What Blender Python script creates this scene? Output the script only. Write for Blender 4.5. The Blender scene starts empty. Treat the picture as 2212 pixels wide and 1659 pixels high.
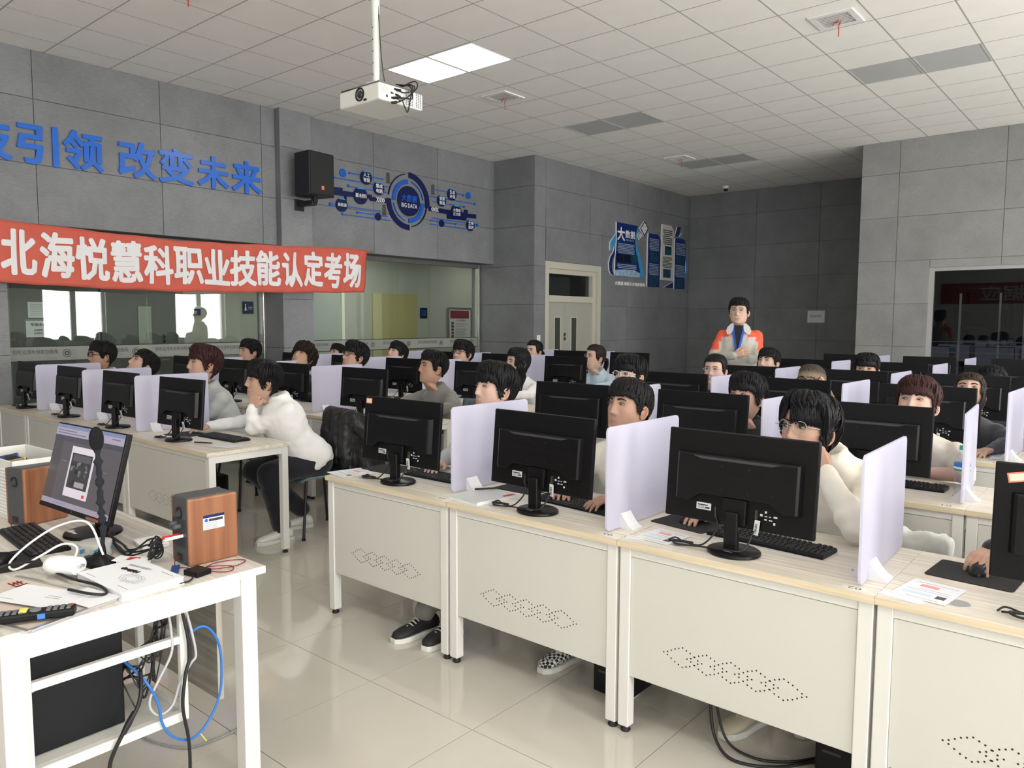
import bpy, bmesh, math, random
from math import sin, cos, pi, radians as R
from mathutils import Vector, Matrix, Euler, noise
random.seed(7)
S = bpy.context.scene
C = S.collection

# ---------------------------------------------------------------- camera, world, light, exposure
CAM = Vector((0, 0, 1.57))
F_PX = 1645.8
_yaw, _pitch, _roll = R(-40.25), R(-4.753), R(0.1987)
_w = Vector((sin(_yaw) * cos(_pitch), cos(_yaw) * cos(_pitch), sin(_pitch)))
_r0 = Vector((cos(_yaw), -sin(_yaw), 0)); _u0 = _r0.cross(_w)
_r = cos(_roll) * _r0 + sin(_roll) * _u0; _u = -sin(_roll) * _r0 + cos(_roll) * _u0
cam = bpy.data.cameras.new('camera'); cam.sensor_width = 36; cam.lens = F_PX / 2212 * 36
cam.clip_start = .05; cam.clip_end = 200
camo = bpy.data.objects.new('camera', cam); C.objects.link(camo)
m3 = Matrix((_r, _u, -_w)).transposed()
camo.matrix_world = Matrix.Translation(CAM) @ m3.to_4x4()
S.camera = camo
S.view_settings.view_transform = 'Standard'; S.view_settings.look = 'None'
S.view_settings.gamma = 1; S.view_settings.exposure = 0.70
S.view_settings.use_curve_mapping = False

wd = bpy.data.worlds.new('sky'); S.world = wd; wd.use_nodes = True
bg = wd.node_tree.nodes['Background']; bg.inputs[0].default_value = (.95, .98, 1.0, 1); bg.inputs[1].default_value = 2.2

HC = 4.143                       # ceiling height
XL, XR = -8.40, 3.30             # left wall face, window wall
WINS = [(-5.9, -4.4), (-2.6, -1.1), (.7, 2.2), (3.7, 5.2), (6.8, 8.3), (10.1, 11.6)]
WZ0, WZ1 = .85, 3.1
def area(name, loc, rot, sx, sy, power, col):
    l = bpy.data.lights.new(name, 'AREA'); l.shape = 'RECTANGLE'; l.size = sx; l.size_y = sy
    l.energy = power; l.color = col
    o = bpy.data.objects.new(name, l); C.objects.link(o); o.location = loc; o.rotation_euler = rot
    return o
DAY = 185.0
for (a, b), k_ in zip(WINS, (.9, .9, 1.0, 1.0, .8, .75)):   # daylight through each window of the right-hand wall; the far ones are curtained
    area('daylight', (XR + .40, (a + b) / 2, (WZ0 + WZ1) / 2), (0, R(90), 0), WZ1 - WZ0 + .1, b - a + .1, DAY * k_ * (b - a) / 2, (1.0, .985, .955))

# ---------------------------------------------------------------- helpers
def srgb(r, g, b):
    f = lambda c: c / 12.92 if c <= .04045 else ((c + .055) / 1.055) ** 2.4
    return (f(r / 255), f(g / 255), f(b / 255), 1)
MATS = {}
def mat(name, col, rough=.5, metal=0, spec=.5, coat=0, bump=0, bscale=50, var=0, vscale=6, emis=None, estr=0, trans=0, ior=1.45, alpha=1, stretch=(1, 1, 1), sheen=0, sss=0, attr=False, detail=3):
    if name in MATS: return MATS[name]
    m = bpy.data.materials.new(name); m.use_nodes = True
    nt = m.node_tree; p = nt.nodes['Principled BSDF']
    p.inputs['Base Color'].default_value = col
    p.inputs['Roughness'].default_value = rough; p.inputs['Metallic'].default_value = metal
    p.inputs['Specular IOR Level'].default_value = spec; p.inputs['Coat Weight'].default_value = coat
    p.inputs['Coat Roughness'].default_value = .08
    p.inputs['Transmission Weight'].default_value = trans; p.inputs['IOR'].default_value = ior
    p.inputs['Alpha'].default_value = alpha
    if sheen: p.inputs['Sheen Weight'].default_value = sheen
    if sss:
        p.inputs['Subsurface Weight'].default_value = sss
        p.inputs['Subsurface Radius'].default_value = (.01, .004, .002); p.inputs['Subsurface Scale'].default_value = .6
    if emis: p.inputs['Emission Color'].default_value = emis; p.inputs['Emission Strength'].default_value = estr
    L = nt.links
    if attr:
        at = nt.nodes.new('ShaderNodeVertexColor'); at.layer_name = 'Col'
        L.new(at.outputs[0], p.inputs['Base Color'])
    if var or bump:
        tc = nt.nodes.new('ShaderNodeTexCoord'); mp = nt.nodes.new('ShaderNodeMapping')
        mp.inputs['Scale'].default_value = stretch
        L.new(tc.outputs['Object'], mp.inputs[0])
    if var:
        n = nt.nodes.new('ShaderNodeTexNoise'); n.inputs['Scale'].default_value = vscale; n.inputs['Detail'].default_value = 5
        L.new(mp.outputs[0], n.inputs[0])
        rp = nt.nodes.new('ShaderNodeMapRange'); rp.inputs[1].default_value = .3; rp.inputs[2].default_value = .7
        rp.inputs[3].default_value = 1 - var; rp.inputs[4].default_value = 1 + var
        L.new(n.outputs[0], rp.inputs[0])
        mx = nt.nodes.new('ShaderNodeVectorMath'); mx.operation = 'SCALE'; mx.inputs[0].default_value = col[:3]
        L.new(rp.outputs[0], mx.inputs['Scale']); L.new(mx.outputs[0], p.inputs['Base Color'])
        if attr: L.new(at.outputs[0], mx.inputs[0])
    if bump:
        n2 = nt.nodes.new('ShaderNodeTexNoise'); n2.inputs['Scale'].default_value = bscale; n2.inputs['Detail'].default_value = detail
        L.new(mp.outputs[0], n2.inputs[0])
        bp = nt.nodes.new('ShaderNodeBump'); bp.inputs['Strength'].default_value = bump; bp.inputs['Distance'].default_value = .01
        L.new(n2.outputs[0], bp.inputs['Height']); L.new(bp.outputs[0], p.inputs['Normal'])
    MATS[name] = m
    return m

def wood(name, c1, c2, scale=1.0, axis=0, rough=.45):
    if name in MATS: return MATS[name]
    m = bpy.data.materials.new(name); m.use_nodes = True; nt = m.node_tree; p = nt.nodes['Principled BSDF']; L = nt.links
    p.inputs['Roughness'].default_value = rough
    tc = nt.nodes.new('ShaderNodeTexCoord'); mp = nt.nodes.new('ShaderNodeMapping')
    sc = [60 * scale] * 3; sc[axis] = 2.2 * scale
    mp.inputs['Scale'].default_value = sc
    n = nt.nodes.new('ShaderNodeTexNoise'); n.inputs['Scale'].default_value = 1; n.inputs['Detail'].default_value = 4; n.inputs['Distortion'].default_value = .4
    r = nt.nodes.new('ShaderNodeValToRGB'); r.color_ramp.elements[0].position = .35; r.color_ramp.elements[1].position = .65
    r.color_ramp.elements[0].color = c1; r.color_ramp.elements[1].color = c2
    L.new(tc.outputs['Object'], mp.inputs[0]); L.new(mp.outputs[0], n.inputs[0]); L.new(n.outputs[0], r.inputs[0]); L.new(r.outputs[0], p.inputs['Base Color'])
    MATS[name] = m
    return m

class MB:
    """collects shapes, builds ONE mesh object"""
    def __init__(s): s.v = []; s.f = []
    def add(s, vs, fs, M=None):
        o = len(s.v)
        s.v += [tuple(M @ Vector(v)) for v in vs] if M is not None else [tuple(v) for v in vs]
        s.f += [tuple(i + o for i in f) for f in fs]; return s
    def box(s, x0, x1, y0, y1, z0, z1, M=None):
        v = [(x0, y0, z0), (x1, y0, z0), (x1, y1, z0), (x0, y1, z0), (x0, y0, z1), (x1, y0, z1), (x1, y1, z1), (x0, y1, z1)]
        return s.add(v, [(0, 3, 2, 1), (4, 5, 6, 7), (0, 1, 5, 4), (1, 2, 6, 5), (2, 3, 7, 6), (3, 0, 4, 7)], M)
    def cbox(s, c, d, M=None):
        return s.box(c[0] - d[0] / 2, c[0] + d[0] / 2, c[1] - d[1] / 2, c[1] + d[1] / 2, c[2] - d[2] / 2, c[2] + d[2] / 2, M)
    def prism(s, pts, z0, z1, M=None):
        """polygon in xy extruded along z"""
        n = len(pts); v = [(x, y, z0) for x, y in pts] + [(x, y, z1) for x, y in pts]
        return s.add(v, [tuple(range(n))[::-1], tuple(range(n, 2 * n))] + [(i, (i + 1) % n, n + (i + 1) % n, n + i) for i in range(n)], M)
    def lathe(s, prof, n=24, M=None):
        """profile of (r, z) bottom to top"""
        v = []; f = []
        for r, z in prof: v += [(r * cos(2 * pi * i / n), r * sin(2 * pi * i / n), z) for i in range(n)]
        for k in range(len(prof) - 1):
            for i in range(n):
                j = (i + 1) % n; f.append((k * n + i, k * n + j, (k + 1) * n + j, (k + 1) * n + i))
        f.append(tuple(range(n))[::-1]); f.append(tuple((len(prof) - 1) * n + i for i in range(n)))
        return s.add(v, f, M)
    def cyl(s, a, b, r, n=12, r2=None):
        return s.tube([a, b], [r, r if r2 is None else r2], n)
    def tube(s, pts, r, n=8, caps=True, flat=1.0):
        pts = [Vector(p) for p in pts]; m = len(pts)
        rs = r if isinstance(r, (list, tuple)) else [r] * m
        t0 = (pts[1] - pts[0]).normalized()
        up = Vector((0, 0, 1)) if abs(t0.z) < .9 else Vector((1, 0, 0))
        nx = t0.cross(up).normalized(); v = []; f = []
        for i in range(m):
            t = (pts[min(i + 1, m - 1)] - pts[max(i - 1, 0)])
            if t.length < 1e-9: t = t0
            t.normalize(); nx = (nx - t * nx.dot(t))
            if nx.length < 1e-6: nx = t.orthogonal()
            nx.normalize(); ny = t.cross(nx)
            for k in range(n):
                a = 2 * pi * k / n; v.append(pts[i] + (nx * cos(a) + ny * sin(a) * flat) * rs[i])
        for i in range(m - 1):
            for k in range(n):
                j = (k + 1) % n; f.append((i * n + k, i * n + j, (i + 1) * n + j, (i + 1) * n + k))
        if caps: f.append(tuple(range(n))[::-1]); f.append(tuple((m - 1) * n + k for k in range(n)))
        return s.add(v, f)
    def ell(s, c, r, n=16, m=10, M=None):
        v = [(0, 0, -1)]; f = []
        for i in range(1, m):
            a = -pi / 2 + pi * i / m
            v += [(cos(a) * cos(2 * pi * k / n), cos(a) * sin(2 * pi * k / n), sin(a)) for k in range(n)]
        v.append((0, 0, 1)); e = len(v) - 1
        for k in range(n):
            j = (k + 1) % n; f.append((0, 1 + j, 1 + k)); f.append((e, e - n + k, e - n + j))
            for i in range(m - 2): f.append((1 + i * n + k, 1 + i * n + j, 1 + (i + 1) * n + j, 1 + (i + 1) * n + k))
        v = [Vector((x * r[0], y * r[1], z * r[2])) for x, y, z in v]
        T = Matrix.Translation(c) @ (M.to_4x4() if M is not None else Matrix.Identity(4))
        return s.add(v, f, T)
    def mesh(s, name):
        me = bpy.data.meshes.new(name); me.from_pydata(s.v, [], s.f); me.update(); return me
    def build(s, name, m, parent=None, smooth=False, bevel=0, seg=2, loc=None):
        me = s.mesh(name)
        return link(name, me, m, parent, smooth, bevel, seg, loc)

def link(name, me, m=None, parent=None, smooth=False, bevel=0, seg=2, loc=None):
    o = bpy.data.objects.new(name, me); C.objects.link(o)
    if m is not None and not me.materials: me.materials.append(m)
    if parent is not None: o.parent = parent
    if loc is not None: o.location = loc
    if smooth:
        if smooth == 'all': me.polygons.foreach_set('use_smooth', [True] * len(me.polygons))
        else: auto_smooth(me, 40)
    if bevel:
        b = o.modifiers.new('edge', 'BEVEL'); b.width = bevel; b.segments = seg; b.limit_method = 'ANGLE'; b.angle_limit = R(40)
        b.harden_normals = False
    return o
def auto_smooth(me, deg):
    me.polygons.foreach_set('use_smooth', [True] * len(me.polygons))
    bm = bmesh.new(); bm.from_mesh(me); a = R(deg)
    for e in bm.edges:
        if len(e.link_faces) == 2 and e.calc_face_angle(0) > a: e.smooth = False
    bm.to_mesh(me); bm.free()
def tag(o, label, cat, group=None, kind=None):
    o['label'] = label; o['category'] = cat
    if group: o['group'] = group
    if kind: o['kind'] = kind
    return o
def struct(o, label, cat):
    o['kind'] = 'structure'; o['label'] = label; o['category'] = cat; return o
def empty(name, loc=(0, 0, 0), rz=0):
    o = bpy.data.objects.new(name, None); C.objects.link(o); o.location = loc; o.rotation_euler = (0, 0, rz); o.empty_display_size = .1
    return o
def dup(root, loc=None, rz=None, label=None, group=None, parent=None):
    r = root.copy(); C.objects.link(r)
    if loc is not None: r.location = loc
    if rz is not None: r.rotation_euler = (0, 0, rz)
    if label: r['label'] = label
    if group: r['group'] = group
    if parent is not None: r.parent = parent
    for ch in list(root.children):
        c = ch.copy(); C.objects.link(c); c.parent = r
        for g in list(ch.children):
            d = g.copy(); C.objects.link(d); d.parent = c
    return r
def smoothpath(pts, n=6):
    """Catmull-Rom through points"""
    P = [Vector(p) for p in pts]; P = [2 * P[0] - P[1]] + P + [2 * P[-1] - P[-2]]; out = []
    for i in range(1, len(P) - 2):
        a, b, c, d = P[i - 1:i + 3]
        for k in range(n):
            t = k / n
            out.append(.5 * ((2 * b) + (c - a) * t + (2 * a - 5 * b + 4 * c - d) * t * t + (3 * b - a - 3 * c + d) * t ** 3))
    out.append(P[-2]); return out

_tc = {}
def text_mesh(txt, size=1.0, bold=0.0, extrude=0.0, align='CENTER', width=None, height=None, spacing=1.0, shear=0, line=1.0, res=2):
    """lettering as a mesh in the xy plane, centred; optionally fitted to width x height"""
    key = (txt, size, bold, extrude, align, width, height, spacing, shear, line)
    if key in _tc: return _tc[key].copy()
    cu = bpy.data.curves.new('lettering', 'FONT'); cu.body = txt; cu.size = size; cu.extrude = 0
    cu.resolution_u = res; cu.align_x = align; cu.align_y = 'CENTER'; cu.space_character = spacing; cu.shear = shear; cu.space_line = line
    o = bpy.data.objects.new('lettering', cu); C.objects.link(o)
    dg = bpy.context.evaluated_depsgraph_get(); me = bpy.data.meshes.new_from_object(o.evaluated_get(dg))
    bpy.data.objects.remove(o); bpy.data.curves.remove(cu)
    if len(me.vertices):
        xs = [v.co.x for v in me.vertices]; ys = [v.co.y for v in me.vertices]
        w, h = max(xs) - min(xs), max(ys) - min(ys)
        sx = width / w if width else 1; sy = height / h if height else (sx if width else 1)
        if height and not width: sx = sy
        cx, cy = (max(xs) + min(xs)) / 2, (max(ys) + min(ys)) / 2
        if align == 'LEFT' and not width: cx = min(xs)
        for v in me.vertices: v.co = ((v.co.x - cx) * sx, (v.co.y - cy) * sy, 0)
    if bold and len(me.vertices):          # heavier strokes: shifted copies of the outline
        hh = max(v.co.y for v in me.vertices) - min(v.co.y for v in me.vertices); d = bold * hh / max(1, txt.count(chr(10)) + 1)
        V0 = [v.co.copy() for v in me.vertices]; F0 = [tuple(p.vertices) for p in me.polygons]; V = []; F = []
        for k in range(8):
            o = len(V); V += [v + Vector((d * cos(k * pi / 4 + .39) * 1.08, d * sin(k * pi / 4 + .39) * 1.08, .0003 * k)) for v in V0]; F += [tuple(i + o for i in f) for f in F0]
        me = bpy.data.meshes.new('lettering'); me.from_pydata(V, [], F); me.update()
    if extrude:
        bm = bmesh.new(); bm.from_mesh(me)
        r = bmesh.ops.extrude_face_region(bm, geom=list(bm.faces))
        bmesh.ops.translate(bm, vec=(0, 0, extrude), verts=[g for g in r['geom'] if isinstance(g, bmesh.types.BMVert)])
        bmesh.ops.recalc_face_normals(bm, faces=list(bm.faces))
        bm.to_mesh(me); bm.free()
    me.name = 'lettering'; me.materials.clear()
    _tc[key] = me
    return me.copy()
def text_obj(name, txt, m, M, parent=None, **kw):
    me = text_mesh(txt, **kw); o = link(name, me, m, parent); o.matrix_basis = M
    return o
def face_x(x, y, z, tilt=0):      # sheet whose front faces +x, its text running along +y (left wall seen from the room)
    return Matrix.Translation((x, y, z)) @ Matrix(((0, 0, 1), (1, 0, 0), (0, 1, 0))).to_4x4()
def face_my(x, y, z):             # front faces -y (back walls)
    return Matrix.Translation((x, y, z)) @ Matrix(((1, 0, 0), (0, 0, -1), (0, 1, 0))).to_4x4()
# ================================================================ materials of the setting
def panel_mat(name, c0, c1):
    m = bpy.data.materials.new(name); m.use_nodes = True; nt = m.node_tree; p = nt.nodes['Principled BSDF']; L = nt.links
    p.inputs['Roughness'].default_value = .62
    tc = nt.nodes.new('ShaderNodeTexCoord'); oi = nt.nodes.new('ShaderNodeObjectInfo')
    n = nt.nodes.new('ShaderNodeTexNoise'); n.inputs['Scale'].default_value = 2.2; n.inputs['Detail'].default_value = 9; n.inputs['Roughness'].default_value = .65
    n2 = nt.nodes.new('ShaderNodeTexNoise'); n2.inputs['Scale'].default_value = 60; n2.inputs['Detail'].default_value = 4
    mp = nt.nodes.new('ShaderNodeMapping'); mp.inputs['Rotation'].default_value = (.6, .3, .5); mp.inputs['Scale'].default_value = (1, .35, 1)
    L.new(tc.outputs['Object'], n.inputs[0]); L.new(tc.outputs['Object'], mp.inputs[0]); L.new(mp.outputs[0], n2.inputs[0])
    a = nt.nodes.new('ShaderNodeMath'); a.operation = 'MULTIPLY_ADD'; a.inputs[1].default_value = .6; L.new(n.outputs[0], a.inputs[0])
    b = nt.nodes.new('ShaderNodeMath'); b.operation = 'MULTIPLY_ADD'; b.inputs[1].default_value = .35; L.new(n2.outputs[0], b.inputs[0]); L.new(a.outputs[0], b.inputs[2])
    a.inputs[2].default_value = 0
    c = nt.nodes.new('ShaderNodeMath'); c.operation = 'MULTIPLY_ADD'; c.inputs[1].default_value = .10; L.new(oi.outputs['Random'], c.inputs[0]); L.new(b.outputs[0], c.inputs[2])
    r = nt.nodes.new('ShaderNodeValToRGB'); r.color_ramp.elements[0].position = .30; r.color_ramp.elements[1].position = .75
    r.color_ramp.elements[0].color = c0; r.color_ramp.elements[1].color = c1
    L.new(c.outputs[0], r.inputs[0]); L.new(r.outputs[0], p.inputs['Base Color'])
    bp = nt.nodes.new('ShaderNodeBump'); bp.inputs['Strength'].default_value = .25; bp.inputs['Distance'].default_value = .004
    L.new(n2.outputs[0], bp.inputs['Height']); L.new(bp.outputs[0], p.inputs['Normal'])
    return m
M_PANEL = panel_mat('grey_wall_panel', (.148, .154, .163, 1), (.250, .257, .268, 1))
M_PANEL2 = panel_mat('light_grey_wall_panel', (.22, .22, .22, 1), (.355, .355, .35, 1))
M_JOINT = mat('panel_joint', (.06, .062, .066, 1), .9)
M_CORE = mat('wall_core', (.13, .132, .136, 1), .9)
M_TILE = mat('ceiling_tile', (.87, .855, .815, 1), .9, var=.02, vscale=3)
M_GRID = mat('ceiling_grid', (.22, .22, .22, 1), .6)
M_LEDOFF = mat('unlit_led_panel', (.50, .51, .51, 1), .45)
M_LEDON = mat('lit_led_panel', (1, 1, 1, 1), .5, emis=(1.0, .98, .93, 1), estr=9.0)
M_WHITE = mat('white_plastic', (.82, .82, .81, 1), .4)
M_STEEL = mat('stainless_steel', (.62, .60, .57, 1), .28, metal=1)
M_BLACK = mat('black_plastic', (.012, .012, .014, 1), .42)
M_RED = mat('red_ribbon', srgb(190, 40, 35), .7)
M_NAVY = mat('navy_acrylic', srgb(12, 26, 78), .25)
M_BLUE = mat('blue_acrylic', srgb(28, 92, 190), .3)
M_LETTER = mat('blue_letter', srgb(38, 104, 205), .25)
M_CYAN = mat('cyan_acrylic', srgb(60, 150, 205), .3)
M_PRINTW = mat('white_print', (.80, .80, .80, 1), .6)
M_PRINTB = mat('black_print', (.03, .03, .035, 1), .6)
M_PRINTG = mat('grey_print', (.30, .31, .33, 1), .6)
M_PAPER = mat('paper', (.71, .72, .74, 1), .75)
M_CREAM = mat('cream_paint', srgb(196, 193, 178), .5)
M_CREAMD = mat('cream_door', srgb(170, 170, 160), .45)

def floor_mat():
    m = bpy.data.materials.new('polished_tile'); m.use_nodes = True; nt = m.node_tree; p = nt.nodes['Principled BSDF']; L = nt.links
    tc = nt.nodes.new('ShaderNodeTexCoord'); oi = nt.nodes.new('ShaderNodeObjectInfo')
    n = nt.nodes.new('ShaderNodeTexNoise'); n.inputs['Scale'].default_value = 1.3; n.inputs['Detail'].default_value = 6
    L.new(tc.outputs['Object'], n.inputs[0])
    r = nt.nodes.new('ShaderNodeValToRGB'); r.color_ramp.elements[0].position = .3; r.color_ramp.elements[1].position = .7
    r.color_ramp.elements[0].color = srgb(196, 190, 178); r.color_ramp.elements[1].color = srgb(205, 200, 189)
    L.new(n.outputs[0], r.inputs[0]); L.new(r.outputs[0], p.inputs['Base Color'])
    n2 = nt.nodes.new('ShaderNodeTexNoise'); n2.inputs['Scale'].default_value = 5; n2.inputs['Detail'].default_value = 6
    L.new(tc.outputs['Object'], n2.inputs[0])
    mr = nt.nodes.new('ShaderNodeMapRange'); mr.inputs[1].default_value = .35; mr.inputs[2].default_value = .7; mr.inputs[3].default_value = .03; mr.inputs[4].default_value = .09
    L.new(n2.outputs[0], mr.inputs[0]); L.new(mr.outputs[0], p.inputs['Roughness'])
    p.inputs['Specular IOR Level'].default_value = .9
    return m
M_FLOOR = floor_mat()
def glass_mat(name, tint, boost, rough=0.0):
    m = bpy.data.materials.new(name); m.use_nodes = True; nt = m.node_tree; nt.nodes.clear(); L = nt.links
    o = nt.nodes.new('ShaderNodeOutputMaterial'); mx = nt.nodes.new('ShaderNodeMixShader')
    t = nt.nodes.new('ShaderNodeBsdfTransparent'); t.inputs[0].default_value = tint
    g = nt.nodes.new('ShaderNodeBsdfGlossy'); g.inputs['Roughness'].default_value = rough; g.inputs[0].default_value = (1, 1, 1, 1)
    fr = nt.nodes.new('ShaderNodeFresnel'); fr.inputs[0].default_value = 1.5
    mu = nt.nodes.new('ShaderNodeMath'); mu.operation = 'MULTIPLY'; mu.inputs[1].default_value = boost; mu.use_clamp = True
    ge = nt.nodes.new('ShaderNodeNewGeometry'); io = nt.nodes.new('ShaderNodeMath'); io.operation = 'MULTIPLY_ADD'; io.inputs[1].default_value = -.8333; io.inputs[2].default_value = 1.5
    L.new(ge.outputs['Backfacing'], io.inputs[0]); L.new(io.outputs[0], fr.inputs[0])
    L.new(fr.outputs[0], mu.inputs[0]); L.new(mu.outputs[0], mx.inputs[0]); L.new(t.outputs[0], mx.inputs[1]); L.new(g.outputs[0], mx.inputs[2]); L.new(mx.outputs[0], o.inputs[0])
    return m
M_GLASS = glass_mat('window_glass', (.90, .94, .91, 1), .8)
M_GLASSD = glass_mat('dark_glass', (.50, .52, .54, 1), .6)
M_CLEAR = glass_mat('clear_glass', (.97, .98, .99, 1), 1.0)

# ================================================================ floor
fx0, fy0, FT = -1.93, 2.05, .608
fl = MB().box(-11.2, 3.6, -6.3, 15, -.15, -.006).build('floor', mat('grout', (.16, .15, .14, 1), .9))
struct(fl, 'polished cream floor tiles with thin dark joints', 'floor')
tiles = []
for i in range(-16, 9):
    for j in range(-14, 21):
        x0, y0 = fx0 + i * FT, fy0 + j * FT
        if x0 + FT > -11.1 and x0 < XR and y0 + FT > -6.2 and y0 < 14.6:
            cx, cy = x0 + FT / 2, y0 + FT / 2
            q = Vector((cx, cy, 0)) - CAM; d = q.dot(_w)
            px = 1106 + F_PX * q.dot(_r) / max(d, .01); py = 829 - F_PX * q.dot(_u) / max(d, .01)
            tiles.append((0 if d > .5 and -250 < px < 2450 and py < 2000 else 50, (cx - CAM.x) ** 2 + cy ** 2, x0, y0))
tiles.sort(key=lambda t: (t[0] + math.sqrt(t[1])))
g = .0016
tme = MB().box(g, FT - g, g, FT - g, -.006, 0).mesh('floor_tile'); tme.materials.append(M_FLOOR)
rest = MB()
for k, t in enumerate(tiles):
    if k < 300:
        o = link('tile', tme, None, fl); o.location = (t[2], t[3], 0)
    else: rest.box(t[2] + g, t[2] + FT - g, t[3] + g, t[3] + FT - g, -.006, 0)
o = rest.build('tile_field', M_FLOOR, fl); o['kind'] = 'stuff'

# ================================================================ ceiling
ce = MB().box(-8.9, 3.6, -6.3, 15, HC + .012, HC + .10).build('ceiling', M_GRID)
struct(ce, 'suspended ceiling of square off-white tiles in a thin grey grid', 'ceiling')
CX0, CY0, CT = -5.015, 4.707, .608
def cxk(k): return CX0 + k * .6035
def cyk(k): return CY0 + k * .6095
cells = []
for i in range(-6, 15):
    for j in range(-19, 18):
        x0, x1, y0, y1 = cxk(i), cxk(i + 1), cyk(j), cyk(j + 1)
        x0, x1 = max(x0, XL - .1), min(x1, XR); y0, y1 = max(y0, -6.2), min(y1, 14.62)
        if x1 - x0 < .05 or y1 - y0 < .05: continue
        cells.append((i, j, x0, x1, y0, y1))
LIT = {(-1, 1), (-2, 1), (3, -8), (4, -8), (8, -8), (9, -8), (9, 1), (10, 1), (3, -13), (4, -13)}
OFF = {(4, 6), (5, 6), (-2, 6), (-1, 6), (-2, 11), (-1, 11)}
VENT = {(-2, 3), (4, 3), (-2, 10), (10, 3), (-2, -2), (5, 1)}
def cell_key(c):
    i, j, x0, x1, y0, y1 = c
    q = Vector(((x0 + x1) / 2, (y0 + y1) / 2, HC)) - CAM; d = q.dot(_w)
    if d < .3: return 99
    px = 1106 + F_PX * q.dot(_r) / d; py = 829 - F_PX * q.dot(_u) / d
    return d if -150 < px < 2360 and py > -150 else 50 + d
cells.sort(key=cell_key)
gap = .006
cme = MB().box(-.29575, .29575, -.29875, .29875, 0, .012).mesh('ceiling_tile'); cme.materials.append(M_TILE)
rest = MB(); nt_ = 0
ordn = ['near', 'far']
for c in cells:
    i, j, x0, x1, y0, y1 = c
    if (i, j) in LIT or (i, j) in OFF: continue
    if nt_ < 300:
        nt_ += 1
        if x1 - x0 > .59 and y1 - y0 > .59:
            o = link('tile', cme, None, ce); o.location = ((x0 + x1) / 2, (y0 + y1) / 2, HC)
        else:
            MB().box(x0 + gap, x1 - gap, y0 + gap, y1 - gap, HC, HC + .012).build('tile', M_TILE, ce)
    else: rest.box(x0 + gap, x1 - gap, y0 + gap, y1 - gap, HC, HC + .012)
o = rest.build('tile_field', M_TILE, ce); o['kind'] = 'stuff'
# T-bars
tb = MB()
for i in range(-5, 14): tb.box(cxk(i) - .004, cxk(i) + .004, -6.2, 14.6, HC - .001, HC + .003)
for j in range(-18, 17): tb.box(-8.4, XR, cyk(j) - .004, cyk(j) + .004, HC - .001, HC + .003)
o = tb.build('grid_bar', mat('grid_bar', (.42, .42, .41, 1), .5), ce); o['kind'] = 'stuff'

def led(i, j, on, label):
    t = empty('ceiling_light', (cxk(i) + .302, cyk(j) + .305, HC - .002))
    f = MB()
    f.box(-.296, .296, -.299, -.285, -.004, .014).box(-.296, .296, .285, .299, -.004, .014).box(-.296, -.282, -.285, .285, -.004, .014).box(.282, .296, -.285, .285, -.004, .014)
    f.build('frame', M_WHITE if on else M_LEDOFF, t)
    MB().box(-.282, .282, -.285, .285, .0, .014).build('diffuser', M_LEDON if on else M_LEDOFF, t)
    tag(t, label, 'light', 'square ceiling light panels')
led(-1, 1, 1, 'lit square ceiling light panel, the farther-right of the bright pair behind the projector')
led(-2, 1, 1, 'lit square ceiling light panel directly behind the projector')
for i, j in sorted(LIT - {(-1, 1), (-2, 1)}): led(i, j, 1, 'lit square ceiling light panel added as fill light outside the frame behind or beside the camera')  # unseen lit panels, added for fill light
offl = {(4, 6): 'switched-off grey ceiling light panel near the stepped wall, left of its pair', (5, 6): 'switched-off grey ceiling light panel near the stepped wall, right of its pair',
        (-2, 6): 'switched-off grey ceiling light panel above the middle of the room, left of its pair', (-1, 6): 'switched-off grey ceiling light panel above the middle of the room, right of its pair',
        (-2, 11): 'switched-off grey ceiling light panel beside the far air vent, left of its pair', (-1, 11): 'switched-off grey ceiling light panel beside the far air vent, right of its pair',
        (4, 11): 'switched-off ceiling light panel in the shaded recess at the back', (5, 11): 'switched-off ceiling light panel behind the stepped wall corner'}
for i, j in sorted(OFF): 
    if (i, j) in offl: led(i, j, 0, offl[(i, j)])

def vent(x, y, label, rib, s=.36):
    t = empty('ceiling_vent', (x, y, HC))
    h = s / 2
    f = MB().box(-h, h, -h, -h + .045, -.012, 0).box(-h, h, h - .045, h, -.012, 0).box(-h, -h + .045, -h + .045, h - .045, -.012, 0).box(h - .045, h, -h + .045, h - .045, -.012, 0)
    f.build('frame', M_WHITE, t)
    for k in range(8):
        yy = -h + .06 + k * (s - .12) / 7
        MB().box(-h + .045, h - .045, -.012, .012, -.0015, .0015, Matrix.Translation((0, yy, -.008)) @ Matrix.Rotation(R(35), 4, 'X')).build('slat', M_WHITE, t)
    if rib:
        pts = [(.03, .02, -.01), (.028, .018, -.03), (.02, .01, -.06), (.022, .012, -.10), (.018, .014, -.145)]
        MB().tube(smoothpath(pts, 3), .0045, 5).build('ribbon', M_RED, t)
        MB().tube(smoothpath([(.02, .0, -.012), (.012, -.004, -.03), (-.01, -.002, -.028), (-.03, .004, -.05)], 3), .004, 5).build('ribbon', M_RED, t)
    tag(t, label, 'vent', 'ceiling air vents')
vent(-5.925, 6.82, 'square white ceiling vent with a red ribbon, right of the projector', 1)
vent(-2.25, 6.92, 'large-looking white ceiling vent with a red ribbon near the upper right corner', 1)
vent(-5.945, 11.12, 'small-looking white ceiling vent with a red ribbon at the far end', 1)
vent(-5.93, 3.05, 'white ceiling vent with red ribbon cut by the top edge of the picture', 1)
vent(-1.62, 5.47, 'white ceiling vent cut by the top edge at upper right, without ribbon', 0)

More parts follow.
